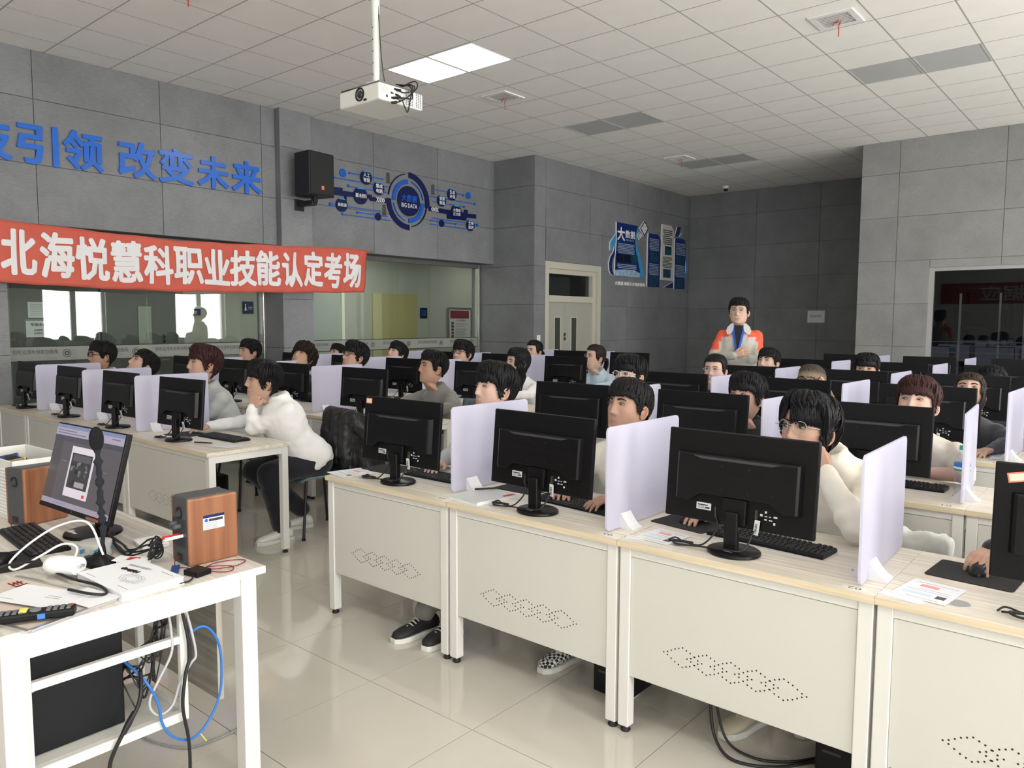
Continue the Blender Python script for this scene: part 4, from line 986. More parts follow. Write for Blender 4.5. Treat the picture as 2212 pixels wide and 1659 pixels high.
# layout: right-hand block (rows front to back) and left-hand block
RX = [-3.33, -2.42, -1.51, -.605, .30]
RY = [2.40, 3.79, 5.15, 6.44, 8.00, 9.62]
LX = [-4.41, -5.63, -6.63, -7.63, -8.37]
LY = [2.32, 3.87, 5.20, 6.72, 8.15]
ORD = ['first', 'second', 'third', 'fourth', 'fifth', 'sixth']
RC = ['next to the aisle', 'second from the aisle', 'third from the aisle', 'fourth from the aisle']
protos = {}
def desk_at(W, x, y, label, group):
    k = round(W, 2)
    if k not in protos: protos[k] = make_desk(W); o = protos[k]; o.location = (x, y, 0); o['label'] = label; o['category'] = 'desk'; o['group'] = group; return o
    o = dup(protos[k], (x, y, 0), 0, label, group); return o
mon0 = None; par0 = None; kb0 = None; mouse0 = None
def mon_at(x, y, rz, label, group):
    global mon0
    if mon0 is None: mon0 = make_monitor(); o = mon0; o.location = (x, y, DESKTOP + .0012); o.rotation_euler = (0, 0, rz); o['category'] = 'monitor'; o['label'] = label; o['group'] = group; return o
    return dup(mon0, (x, y, DESKTOP + .0012), rz, label, group)
def par_at(x, y, rz, label, group):
    global par0
    if par0 is None: par0 = make_partition(); o = par0; o.location = (x, y, DESKTOP); o.rotation_euler = (0, 0, rz); o['category'] = 'partition'; o['label'] = label; o['group'] = group; return o
    return dup(par0, (x, y, DESKTOP), rz, label, group)
def kb_at(x, y, rz, label, z=DESKTOP):
    global kb0
    if kb0 is None: kb0 = make_keyboard(); o = kb0; o.location = (x, y, z); o.rotation_euler = (0, 0, rz); o['category'] = 'keyboard'; o['label'] = label; o['group'] = 'black keyboards on the desks'; return o
    return dup(kb0, (x, y, z), rz, label)
def mouse_at(x, y, rz, label, z=DESKTOP + .003):
    global mouse0
    if mouse0 is None: mouse0 = make_mouse(); o = mouse0; o.location = (x, y, z); o.rotation_euler = (0, 0, rz); o['category'] = 'mouse'; o['label'] = label; o['group'] = 'black mice on the desks'; return o
    return dup(mouse0, (x, y, z), rz, label)
padme = make_pad().mesh('mouse_pad'); padme.materials.append(mat('pad_black', (.010, .010, .011, 1), .75))
def pad_at(x, y, rz, label, z=DESKTOP):
    o = link('mouse_pad', padme); o.location = (x, y, z); o.rotation_euler = (0, 0, rz); tag(o, label, 'mouse pad', 'black mouse pads'); return o

SEATNO = {0: '04', 1: '03', 2: '02', 3: '01'}
FR = ['at the aisle end', 'second from the aisle', 'third from the aisle', 'at the right picture edge']
LASTMON = [None]; STICK = []; TAGS = []
for r_, y in enumerate(RY):
    for c_ in range(4):
        if (r_ >= 1 and c_ == 3 and r_ > 3): continue
        xa, xb = RX[c_], RX[c_ + 1]; xc = (xa + xb) / 2
        where = ('front row of the right block, %s' % FR[c_]) if r_ == 0 else '%s row of the right block, %s' % (ORD[r_], RC[c_])
        d = desk_at(xb - xa, xc, y, 'white desk with wood top, ' + where, 'desks of the right block')
        jx = {(0, 0): .012}.get((r_, c_), 0)
        if r_ == 0: TAGS.append((d, .39 if c_ != 2 else .385, SEATNO[c_]))
        if r_ in (1, 2) and c_ == 2: TAGS.append((d, .375, '01' if r_ == 1 else '04'))
        LASTMON[0] = mon_at(xc - .02 + [-.0, -.01, -.03, .115][c_] + [0, .05, .05, .08, .05, 0][r_] * (1 if c_ < 2 else .3) + (.04 if (r_, c_) == (1, 2) else 0), y + .15, R([1, -2, -1, 3][c_] + [0, 1, -1, 2, 0, 1][r_]), 'black monitor seen from behind, ' + where, 'monitors of the right block')
        if r_ == 0 and c_ in (0, 3): STICK.append((LASTMON[0], c_))
        if c_ < 3 or r_ == 0:
            par_at(xb - [.105, .085, .06, .05][c_] + [0, .03, .02, .0, -.02, -.03][r_], y + [.14, .05, .05, .05][c_] if r_ == 0 else y + .09, R([-1.5, -1, 1, 0][c_] if r_ == 0 else (4 if (r_, c_) == (1, 2) else -2)), 'white frosted partition, ' + where, 'frosted partitions of the right block')
for r_, y in enumerate(LY):
    for c_ in range(4):
        if r_ >= 3 and c_ == 3: continue
        if r_ == 4 and c_ > 1: continue
        xb, xa = LX[c_], LX[c_ + 1]; xc = (xa + xb) / 2
        where = '%s row of the left block, %s' % (ORD[r_], RC[c_])
        d = desk_at(xb - xa, xc, y, 'white desk with wood top, ' + where, 'desks of the left block')
        mx = [-5.04, -6.0, -6.96, -7.96][c_] + ([0, .02, .06, 0, -.05][r_] if c_ == 0 else [0, -.10, -.02, -.02, .0][r_])
        mon_at(mx, y + .15, R([3, 2, 1, 0][c_]), 'black monitor seen from behind, ' + where, 'monitors of the left block')
        if c_ < 3: par_at([-5.64, -6.59, -7.63][c_] + [0, -.05, -.05, -.03, 0][r_], y + .11, R(-2 + c_), 'white frosted partition, ' + where, 'frosted partitions of the left block')

for a_ in TAGS: number_tag(*a_)
for mo, c_ in STICK:
    st = MB().box(-.022, .022, -.0075, -.0062, -.014, .014).build('property_sticker', mat('pink_edged_sticker', srgb(226, 120, 105), .5), mo)
    MB().box(-.018, .018, -.0082, -.0075, -.010, .010).build('sticker_field', mat('cream_field', srgb(230, 215, 190), .5), st)
    st.matrix_basis = Matrix.Translation((0, .0, .258)) @ Matrix.Rotation(R(-5), 4, 'X') @ Matrix.Translation((-.225 if c_ == 3 else -.245, 0, .14 if c_ == 0 else .125)) @ Matrix.Rotation(R(-12 if c_ == 3 else 0), 4, 'Y')

# ---- small things on the front row
kb_at(-1.06, 2.735, R(-4), 'black keyboard behind the third front-row monitor'); kb_at(-1.93, 2.74, R(-5), 'black keyboard behind the second front-row monitor'); kb_at(-2.80, 2.75, R(0), 'black keyboard behind the front-row monitor at the aisle')
kb_at(-4.90, 2.70, R(2), 'black keyboard in front of the boy resting his chin on his fist'); kb_at(-.97, 4.16, R(0), 'black keyboard beside the water bottle in the second row')
pad_at(-1.415, 2.80, R(-8), 'black mouse pad left of the keyboard on desk 02'); mouse_at(-1.42, 2.81, R(160), 'black mouse behind the cable loop of the third front desk')
pad_at(-3.20, 2.74, R(3), 'black mouse pad on desk 04'); pad_at(-.41, 2.82, R(-4), 'black mouse pad on desk 01 at the right edge')
mouse_at(-.40, 2.845, R(172), 'black mouse held by a hand at the right picture edge'); pad_at(-5.27, 2.62, R(4), 'black mouse pad beside the boy resting his chin')
pad_at(-2.33, 2.86, R(0), 'black mouse pad on desk 03 behind the folder')

def sheet(name, x, y, rz, w, h, label, z=DESKTOP, draw=(), cat='paper', m=None, th=.0012):
    t = MB().box(-w / 2, w / 2, -h / 2, h / 2, 0, th).build(name, m or M_PAPER, None, loc=(x, y, z + (.0016 if name == 'printed_form' else .0002))); t.rotation_euler = (0, 0, rz); tag(t, label, cat)
    for (a, b, c, d, mm) in draw: MB().box(a, b, c, d, th, th + .0004).build('print', mm, t)
    return t
M_PHOTO = mat('photo_print', srgb(90, 75, 75), .5, var=.4, vscale=60); M_PINK = mat('pink_stamp', srgb(226, 150, 150), .6); M_PALEB = mat('pale_blue_print', srgb(190, 205, 220), .6)
form = [(-.07, .05, .115, .118, M_PRINTG), (-.08, -.045, .04, .08, M_PHOTO), (-.03, .08, .045, .075, M_PALEB), (-.08, .08, .015, .018, M_PRINTG), (-.08, .04, -.01, -.007, M_PRINTG), (-.02, .05, -.075, -.04, M_PINK), (-.08, .07, -.10, -.097, M_PRINTG)]
sheet('printed_form', -1.40, 2.545, R(174), .15, .17, 'printed form with photo on desk 02, beside the cable loop', draw=[(a * .75, b * .75, c * .6, d * .6, m) for a, b, c, d, m in form])
sheet('printed_form', -.49, 2.55, R(172), .15, .19, 'printed form with a pink stamp on desk 01', draw=[(a * .75, b * .75, c * .7, d * .7, m) for a, b, c, d, m in form])
sheet('printed_form', -3.27, 2.53, R(168), .19, .20, 'printed form with photo on desk 04 at the aisle corner', draw=[(a * .9, b * .9, c * .7, d * .7, m) for a, b, c, d, m in form])
sheet('note_slip', -1.46, 2.475, R(20), .10, .04, 'small white slip beside the form on desk 02', z=DESKTOP)
sheet('note_slip', -.545, 2.45, R(-12), .12, .05, 'torn white slip in front of the stamped form on desk 01')
sheet('printed_form', -4.60, 2.55, R(15), .21, .15, 'white sheet at the aisle corner of the left front desk', draw=[(-.08, .08, .03, .033, M_PRINTG), (-.08, .02, 0, .003, M_PRINTG)])
sheet('printed_form', -.69, 5.43, R(10), .12, .21, 'printed form on the third-row desk beside the long-haired woman', draw=[(-.04, .04, -.02, .05, M_PALEB)])
for k, (a, b) in enumerate(((-4.80, 2.50),)):
    t = MB().tube([(-.07, 0, .006), (.06, 0, .006), (.07, 0, .006)], [.004, .004, .0015], 8).build('pen', M_BLACK, None, loc=(a, b, DESKTOP)); t.rotation_euler = (0, 0, R(25)); tag(t, 'dark pen on the left front desk by the white sheet', 'pen')
# clear folder with papers and pen on desk 03
t = empty('document_folder', (-2.355, 2.575, DESKTOP), R(-6)); tag(t, 'clear plastic document folder holding papers on desk 03', 'folder')
MB().box(-.10, .10, -.125, .125, 0, .004).build('back_cover', mat('clear_folder', (.78, .80, .78, 1), .25), t); MB().box(-.092, .098, -.12, .12, .004, .012).build('paper_stack', M_PAPER, t)
MB().box(-.10, .10, -.125, .125, .0122, .0132).build('front_cover', mat('clear_film', (.80, .82, .80, 1), .12, alpha=.55), t); MB().box(.08, .10, .05, .11, .0133, .0145).build('red_clip', M_RED, t)
t = empty('pen', (-2.41, 2.665, DESKTOP + .0145), R(55)); tag(t, 'black ballpoint pen lying on the clear folder', 'pen')
MB().tube([(-.06, 0, .005), (.055, 0, .005), (.068, 0, .005)], [.0045, .0045, .001], 8).build('barrel', M_BLACK, t); MB().tube([(-.06, 0, .011), (-.02, 0, .011)], .001, 5).build('clip', M_STEEL, t)
# bottle on the second row
t = empty('water_bottle', (-.683, 4.15, DESKTOP)); tag(t, 'clear plastic water bottle with blue label and green cap', 'bottle')
M_PET = glass_mat('bottle_plastic', (.93, .96, .97, 1), 1.4, .03)
prof = [(.026, 0), (.032, .006), (.033, .03)] + [(.0335 - .002 * (k % 2), .03 + k * .01) for k in range(1, 8)] + [(.034, .11), (.034, .155), (.031, .172), (.022, .195), (.014, .206), (.0135, .214)]
MB().lathe(prof, 28).build('bottle_body', M_PET, t, smooth='all')
MB().lathe([(.0345, .112), (.0345, .148)], 28).build('label_wrap', mat('bottle_label', srgb(40, 110, 190), .4), t, smooth='all')
MB().lathe([(.0348, .120), (.0348, .131)], 28).build('label_band', mat('bottle_label2', srgb(225, 232, 240), .4), t, smooth='all')
MB().lathe([(.0348, .112), (.0348, .118)], 28).build('label_stripe', mat('label_green', srgb(90, 160, 80), .4), t, smooth='all')
MB().lathe([(.0155, .212), (.0155, .230), (.014, .232), (0, .232)], 20).build('cap', mat('green_cap', srgb(40, 165, 130), .4), t, smooth=True)
# stickers on two front monitors
STK = mat('pink_edged_sticker', srgb(226, 160, 150), .5)
# computer towers standing under the front desks
tw = None
def tower(x, y, label):
    global tw
    if tw is None:
        tw = empty('computer_tower', (x, y, 0)); MB().box(-.085, .085, 0, .34, .012, .40).build('case', M_MON, tw, bevel=.006); MB().box(-.08, .08, .34, .352, .02, .395).build('front_bezel', M_MON2, tw, bevel=.004)
        for sx in (-.06, .06):
            for sy in (.04, .30): MB().lathe([(.014, 0), (.014, .013)], 10, Matrix.Translation((sx, sy, 0))).build('foot', M_FOOT, tw)
        for k in range(6): MB().box(-.06, .0, -.001, .002, .10 + k * .03, .11 + k * .03).build('slot', M_VENTG, tw)
        tag(tw, label, 'computer', 'computer towers under the desks'); return tw
    return dup(tw, (x, y, 0), 0, label)
tower(-.74, 2.60, 'black computer tower in the gap before the desk at the right edge'); tower(-1.66, 2.60, 'black computer tower in the gap between the two middle front desks'); tower(.12, 2.60, 'black computer tower under the front desk at the right edge')
tower(-5.42, 2.62, 'black computer tower under the left front desk'); tower(-.76, 3.98, 'black computer tower under the second-row desk by the bottle')
# ================================================================ people
def lerp_tab(T, z):
    """smooth interpolation of rows (z, a, b, ...) with z descending"""
    for i in range(len(T) - 1):
        if z >= T[i + 1][0]:
            a, b = T[i], T[i + 1]; t = (a[0] - z) / (a[0] - b[0]); t = t * t * (3 - 2 * t) * .5 + t * .5
            return [p + (q - p) * t for p, q in zip(a[1:], b[1:])]
    return list(T[-1][1:])
# z, half width, front depth, back depth
HT = [(.1205, .002, .006, .006), (.119, .018, .024, .026), (.114, .036, .044, .050), (.104, .0515, .060, .068), (.090, .062, .073, .081), (.070, .0700, .0835, .0925), (.045, .0742, .0895, .099), (.02, .0752, .0905, .0995), (0, .0745, .0895, .096), (-.02, .0738, .0875, .088), (-.045, .0715, .0845, .075), (-.066, .0672, .0825, .060), (-.084, .0605, .0815, .050), (-.098, .0520, .0795, .046), (-.109, .0425, .0735, .045), (-.116, .042, .055, .048), (-.124, .0485, .038, .053), (-.14, .0525, .032, .058), (-.165, .0555, .031, .063), (-.20, .056, .032, .063), (-.235, .047, .026, .052)]
def head_pt(th, z):
    wx, yf, yb = lerp_tab(HT, z)
    s, c = sin(th), cos(th)
    x = wx * math.copysign(abs(s) ** .94, s); y = -yf * (abs(c) ** .9) if c >= 0 else yb * (abs(c) ** .95)
    return x, y
def feat(x, z):
    ax = abs(x); G = lambda v, s: math.exp(-(v / s) ** 2)
    d = -.0075 * G(ax - .031, .015) * G(z - .008, .010) + .003 * G(z - .027, .009) * G(x, .05)
    if z > -.036: n = .0045 + .0195 * max(0, min(1, (.022 - z) / .055)) ** 1.15 if z < .035 else .0045 * G(z - .035, .012)
    else: n = .024 * max(0, 1 - (-.036 - z) / .011)
    sg = .0085 + .0035 * max(0, min(1, (.02 - z) / .055))
    d += n * G(x, sg) + .0055 * G(ax - .013, .006) * G(z + .037, .0075)
    d += .0055 * G(z + .0645, .0055) * G(x, .017) + .0062 * G(z + .0775, .006) * G(x, .0155) - .0035 * G(z + .0705, .0025) * G(x, .022)
    d += .005 * G(z + .105, .012) * G(x, .019) + .0042 * G(ax - .047, .018) * G(z + .018, .022) - .003 * G(z + .092, .007) * G(x, .018)
    return d
def make_head(skin, hairc, low=-.235):
    V = []; Fc = []; Col = []
    nz, na = 66, 56
    zs = [.1205 - .0012 * k for k in range(4)] + [.1155 - (.1155 + .235) * (k / (nz - 5)) for k in range(nz - 4)]
    for z in zs:
        for k in range(na):
            ph = 2 * pi * k / na - pi; th = ph - .42 * sin(ph)
            x, y = head_pt(th, z)
            if cos(th) > .1 and -.125 < z < .06: y -= feat(x, z) * min(1, (cos(th) - .1) / .3)
            V.append((x, y, z))
            lip = math.exp(-((z + .0715) / .0085) ** 6) * math.exp(-(x / .021) ** 6) if cos(th) > .4 else 0
            scalp = 1 if z > (.062 if cos(th) > .5 else .02 if cos(th) > -.1 else -.05) else 0
            blush = .5 * math.exp(-((abs(x) - .045) / .02) ** 2 - ((z + .03) / .025) ** 2) if cos(th) > .2 else 0
            c = [skin[i] * (1 - lip * .75) + (.36, .13, .115)[i] * lip * .75 for i in range(3)]
            c = [c[0] * (1 + .04 * blush), c[1] * (1 - .10 * blush), c[2] * (1 - .10 * blush)]
            if scalp: c = [c[i] * .25 + hairc[i] * .75 for i in range(3)]
            Col.append((*c, 1))
    for i in range(len(zs) - 1):
        for k in range(na): j = (k + 1) % na; Fc.append((i * na + k, (i + 1) * na + k, (i + 1) * na + j, i * na + j))
    Fc.append(tuple(range(na)))
    # ears
    for s in (-1, 1):
        o = len(V); nu, nv = 14, 7
        for i in range(nv + 1):
            rr = i / nv
            for k in range(nu):
                a = 2 * pi * k / nu
                ez = .031 * sin(a) * rr - .004; ey = .0165 * cos(a) * rr + .008 + .006 * sin(a) * rr
                rim = .008 * math.exp(-((rr - .85) / .18) ** 2) + .003 * (1 - rr) - (.004 if .35 < rr < .7 else 0)
                V.append((s * (.0735 + rim + .010 * max(0, cos(a)) * rr), ey, ez - .008)); Col.append((skin[0] * 1.0, skin[1] * .90, skin[2] * .88, 1))
        for i in range(nv):
            for k in range(nu):
                j = (k + 1) % nu; f = (o + i * nu + k, o + i * nu + j, o + (i + 1) * nu + j, o + (i + 1) * nu + k)
                Fc.append(f if s > 0 else f[::-1])
        Fc.append((o, o + 1, min(range(66 * 56), key=lambda i: (V[i][0] - s * .073) ** 2 + (V[i][1] - .008) ** 2 + (V[i][2] + .012) ** 2)))
    return V, Fc, Col

M_SKIN = mat('skin', (.5, .3, .2, 1), .5, attr=True, spec=.35, sss=.12, var=.03, vscale=40)
M_EYEW = mat('eye_white', (.36, .33, .31, 1), .3); M_EYED = mat('eye_dark', (.012, .009, .008, 1), .15)
def hairm(name, col): return mat(name, col, .5, spec=.22)
H_BLACK = hairm('black_hair', (.0065, .006, .0065, 1)); H_BROWN = hairm('dark_brown_hair', (.022, .014, .011, 1)); H_RED = hairm('reddish_brown_hair', (.034, .012, .010, 1))
H_BLOND = hairm('blond_hair', (.46, .33, .20, 1)); H_PEACH = hairm('peach_hair_ends', (.62, .36, .25, 1))

def eye_mesh(down, sides):
    m = MB(); V = []
    me = bpy.data.meshes.new('eye')
    b = MB()
    idx = []
    for s in sides:
        c = Vector((s * .0315, -.0845, .006)); rz = .0028 if down else .0044
        b.ell(c, (.0125, .007, rz), 12, 8); idx += [0] * (12 * 2 + 12 * 6)
        b.ell(c + Vector((-.001, -.0035, -.0005)), (.0064, .0045, rz * 1.0), 12, 8); idx += [1] * (12 * 2 + 12 * 6)
        lash = [(s * .0185, -.0858, .0065), (s * .025, -.0905, .0105), (s * .032, -.0915, .0115), (s * .039, -.0885, .0100), (s * .046, -.0830, .0060)]
        b.tube(smoothpath(lash, 3), [.0007] + [.0014] * 11 + [.0007], 5); idx += [1] * (12 * 5 + 2)
    me.from_pydata(b.v, [], b.f); me.materials.append(M_EYEW); me.materials.append(M_EYED)
    me.polygons.foreach_set('material_index', idx[:len(me.polygons)] + [1] * max(0, len(me.polygons) - len(idx))); me.polygons.foreach_set('use_smooth', [True] * len(me.polygons))
    return me
EYE = [eye_mesh(False, (-1,)), eye_mesh(False, (1,))]; EYED = [eye_mesh(True, (-1,)), eye_mesh(True, (1,))]
def brow_mesh(sides):
    b = MB()
    for s in sides:
        p = [(s * .013, -.0925, .0225), (s * .022, -.0950, .0255), (s * .032, -.0940, .0270), (s * .042, -.0890, .0262), (s * .051, -.0805, .0220)]
        b.tube(smoothpath(p, 3), [.0026] + [.0050] * 5 + [.0044] * 4 + [.0030] * 2 + [.0010], 6, flat=.62)
    me = b.mesh('eyebrow'); me.polygons.foreach_set('use_smooth', [True] * len(me.polygons)); return me
BROW = [brow_mesh((-1,)), brow_mesh((1,))]
def glasses_mesh(round_=True, r=.0024):
    b = MB(); rx, rz = (.0225, .0205) if round_ else (.0255, .0175)
    for s in (-1, 1):
        cx = s * .0325
        ring = []
        for k in range(21):
            a = 2 * pi * k / 20; e = 1 if round_ else .72
            ring.append((cx + rx * math.copysign(abs(cos(a)) ** e, cos(a)), -.1045 + .012 * abs(cx + rx * cos(a)) / .05, .004 + rz * math.copysign(abs(sin(a)) ** e, sin(a))))
        b.tube(ring, r * .55, 6, caps=False)
        b.tube([(s * (.0325 + rx), -.094, .008), (s * .0715, -.085, .009), (s * .0775, -.03, .009), (s * .0785, .008, .006), (s * .0775, .022, -.008)], r * .6, 6)
    b.tube([(-.0105, -.1035, .008), (0, -.1065, .0105), (.0105, -.1035, .008)], r * .55, 6)
    me = b.mesh('glasses_frame'); me.polygons.foreach_set('use_smooth', [True] * len(me.polygons)); return me
GL_R = glasses_mesh(True); GL_S = glasses_mesh(False, .0042)
def lens_mesh(sides):
    b = MB()
    for s in sides:
        n = 18; v = [(s * .0325 + .0215 * cos(2 * pi * k / n), -.1045 + .0078 + .0, .004 + .019 * sin(2 * pi * k / n)) for k in range(n)]
        b.add(v, [tuple(range(n))])
    return b.mesh('lens')
LENS = [lens_mesh((-1,)), lens_mesh((1,))]
M_GFRAME = mat('thin_metal_frame', (.55, .50, .46, 1), .3, metal=.8); M_GBLK = mat('black_frame', (.012, .012, .013, 1), .35); M_GCLR = mat('clear_frame', (.62, .56, .54, 1), .25)

# ---------------- hair
def hair_mesh(style, seed=0):
    rnd = random.Random(seed * 31 + hash(len(style)) % 97 + sum(map(ord, style)))
    P = dict(short=dict(th=.012, front=.058, side=.024, back=-.055, fl=.022, sl=.003, bl=.010, n=950, w=.0043, drift=.25, lift=.010),
             fringe=dict(th=.018, front=.060, side=.020, back=-.062, fl=.036, sl=.006, bl=.016, n=1000, w=.0047, drift=.30, lift=.016),
             curtain=dict(th=.021, front=.066, side=.016, back=-.068, fl=.050, sl=.012, bl=.024, n=1000, w=.0050, drift=.60, lift=.018),
             crew=dict(th=.011, front=.060, side=.040, back=-.040, fl=.014, sl=.003, bl=.003, n=900, w=.0040, drift=.25, lift=.014),
             curly=dict(th=.026, front=.055, side=.015, back=-.06, fl=.040, sl=.012, bl=.030, n=800, w=.0062, drift=1.0, lift=.028),
             longs=dict(th=.014, front=.066, side=-.005, back=-.07, fl=.012, sl=.26, bl=.30, n=850, w=.0068, drift=.35, lift=.006),
             pony=dict(th=.010, front=.070, side=.010, back=-.055, fl=.004, sl=.010, bl=.006, n=500, w=.0075, drift=.0, lift=.002),
             blond=dict(th=.015, front=.058, side=-.005, back=-.07, fl=.034, sl=.20, bl=.22, n=800, w=.0068, drift=.15, lift=.006))[style]
    def hl(th): return hl0(th) + .007 * noise.noise(Vector((cos(th) * 6, sin(th) * 6, seed * 3.1))) + .005 * noise.noise(Vector((cos(th) * 21, sin(th) * 21, seed * 1.7)))
    def hl0(th):                                  # hairline height around the head: forehead, temple, sideburn, ear, nape
        c = cos(th); f, sd, bk = P['front'], P['side'], P['back']; sbn = -.014 if P['sl'] < .1 else sd
        for (c0, z0), (c1, z1) in zip(K_ := [(1.0, f), (.72, f + .003), (.52, f - .006), (.38, .030), (.27, sbn + .004), (.12, sbn), (.02, .018), (-.22, .022), (-.42, -.006), (-.7, bk), (-1.01, bk - .006)], K_[1:]):
            if c >= c1: return z0 + (z1 - z0) * (c0 - c) / (c0 - c1)
        return bk
    def ln(th):
        c = cos(th)
        if c > .45: return P['fl']
        if c > .2: k = (c - .2) / .25; return P['sl'] + (P['fl'] - P['sl']) * k
        if c > -.3: return P['sl']
        return P['bl']
    def surf(th, s, off):                         # s: 0 crown .. 1 hairline
        z1 = hl(th); z = .1195 - (.1195 - z1) * (1 - (1 - s) ** 1.0)
        z = .1195 - (.1195 - z1) * (s ** 1.6)
        x, y = head_pt(th, z); e = .02
        nrm = Vector((x / .075, y / .092, max(0, z) / .11 if z > 0 else z / .2)); nrm.normalize()
        return Vector((x, y, z)) + nrm * off, nrm
    b = MB(); na, ns = 72, 18
    for i in range(ns + 1):
        s = i / ns
        for k in range(na):
            th = 2 * pi * k / na
            q = noise.noise(Vector((cos(th) * 3, sin(th) * 3, s * 3 + seed))) * .35
            zz = .1195 - (.1195 - hl(th)) * (s ** 1.6); fade = .30 + .70 * max(0, min(1, (zz + .005) / .065)) if abs(cos(th)) < .6 or cos(th) < 0 else 1
            off = P['th'] * (1 + q) * (1 - .92 * s ** 5) * fade + (.003 if s < .97 else -.003)
            p, _ = surf(th, s, off); b.v.append(tuple(p))
    for i in range(ns):
        for k in range(na): j = (k + 1) % na; b.f.append((i * na + k, (i + 1) * na + k, (i + 1) * na + j, i * na + j))
    b.f.append(tuple(range(na)))
    for _ in range(P['n']):
        th = rnd.uniform(-pi, pi)
        if rnd.random() < .42: th = rnd.gauss(0, .65)
        s0 = rnd.uniform(.12, .7); L = ln(th) * rnd.uniform(.35, 1.2); drift = P['drift'] * rnd.uniform(-1, 1)
        if style in ('curtain', 'fringe') and abs(th) < 1.3: drift = math.copysign(P['drift'] * rnd.uniform(.3, 1.1), th + (.25 if style == 'curtain' else .9)) 
        pts = []; n1 = 5; lift = P['lift'] * rnd.uniform(.3, 1.1)
        for i in range(n1 + 1):
            s = s0 + (1 - s0) * i / n1; f = i / n1
            p, nrm = surf(th + drift * f * .6, min(s, 1), (P['th'] * (1 - .55 * s ** 3) + lift * sin(pi * min(1, f * .8 + .1))) * (1 if cos(th) > .5 else 1 - .55 * f))
            if style == 'curly': p += Vector((rnd.uniform(-1, 1), rnd.uniform(-1, 1), rnd.uniform(-1, 1))) * .006
            pts.append(p)
        te = th + drift * .6; m = max(2, int(L / .02)) if L > .02 else 2
        if L > .003:
            base = pts[-1]; zb = base.z
            for i in range(1, m + 1):
                z = zb - L * i / m; t2 = te + drift * .4 * i / m
                if z > -.10: x, y = head_pt(t2, z)
                else: x, y = head_pt(t2, -.10); x *= 1.15; y = y * 1.1 + .01
                r0 = math.hypot(base.x, base.y) / max(1e-6, math.hypot(*head_pt(te, max(zb, -.1))))
                k = max(1.0 + .012 / .09, 1 + (r0 - 1) * (1 - .5 * i / m))
                if L > .12:
                    if cos(t2) < .2: k = 1.16; y += .012
                    else: k = 1.14
                x *= k; y *= k
                if style == 'curly': x += rnd.uniform(-1, 1) * .008; y += rnd.uniform(-1, 1) * .008
                if style == 'crew': x *= 1.0
                pts.append(Vector((x, y, z)))
        w = P['w'] * rnd.uniform(.6, 1.25); q = len(pts)
        rs = [w * (.35 + .65 * min(1, i / 2)) * (1 - .9 * max(0, (i - q * .55) / (q * .45)) ** 1.5) + .0006 for i in range(q)]
        # flat lock: width along tangent of head, thin along normal
        o = len(b.v)
        for i, p in enumerate(pts):
            t = (pts[min(i + 1, q - 1)] - pts[max(i - 1, 0)]).normalized(); nr = Vector((p.x, p.y, max(p.z, 0) * .8)); nr = (nr - t * nr.dot(t))
            nr = nr.normalized() if nr.length > 1e-6 else t.orthogonal(); sd = t.cross(nr)
            b.v += [tuple(p + sd * rs[i]), tuple(p + nr * rs[i] * .38), tuple(p - sd * rs[i]), tuple(p - nr * rs[i] * .25)]
        for i in range(q - 1):
            for k in range(4): j = (k + 1) % 4; b.f.append((o + i * 4 + k, o + i * 4 + j, o + (i + 1) * 4 + j, o + (i + 1) * 4 + k))
        b.f.append((o, o + 3, o + 2, o + 1)); e_ = o + (q - 1) * 4; b.f.append((e_, e_ + 1, e_ + 2, e_ + 3))
    if style == 'pony':
        for _ in range(26):
            p0 = Vector((rnd.uniform(-.01, .01), .100, -.005 + rnd.uniform(-.01, .01))); a = rnd.uniform(-.4, .4)
            pts = smoothpath([p0, p0 + Vector((a * .03, .035, .006)), p0 + Vector((a * .06, .045, -.05)), p0 + Vector((a * .07, .03, -.13 + rnd.uniform(-.02, .02)))], 3)
            b.tube(pts, [.004] + [.008] * (len(pts) - 3) + [.005, .001], 5)
    me = b.mesh('hair'); me.polygons.foreach_set('use_smooth', [True] * len(me.polygons))
    return me
HAIR = {}
def hair(style, seed=0):
    seed = seed % {'short': 3, 'fringe': 4}.get(style, 1)
    if (style, seed) not in HAIR: HAIR[(style, seed)] = hair_mesh(style, seed)
    return HAIR[(style, seed)]

# ---------------- remeshed soft bodies
def voxel(mb, size, it=4, fac=.5):
    me = mb.mesh('soft'); o = bpy.data.objects.new('soft', me); C.objects.link(o)
    m = o.modifiers.new('r', 'REMESH'); m.mode = 'VOXEL'; m.voxel_size = size
    if it: s = o.modifiers.new('s', 'SMOOTH'); s.factor = fac; s.iterations = it
    dg = bpy.context.evaluated_depsgraph_get(); r = bpy.data.meshes.new_from_object(o.evaluated_get(dg))
    bpy.data.objects.remove(o); bpy.data.meshes.remove(me)
    return r
def capsule(b, pts, rs, n=12, flat=1.0):
    """tube with rounded ends"""
    pts = [Vector(p) for p in pts]
    a = (pts[0] - pts[1]).normalized(); z = (pts[-1] - pts[-2]).normalized()
    P = [pts[0] + a * rs[0] * .85, pts[0] + a * rs[0] * .5] + pts + [pts[-1] + z * rs[-1] * .5, pts[-1] + z * rs[-1] * .85]
    Q = [rs[0] * .45, rs[0] * .85] + list(rs) + [rs[-1] * .85, rs[-1] * .45]
    b.tube(P, Q, n, True, flat)
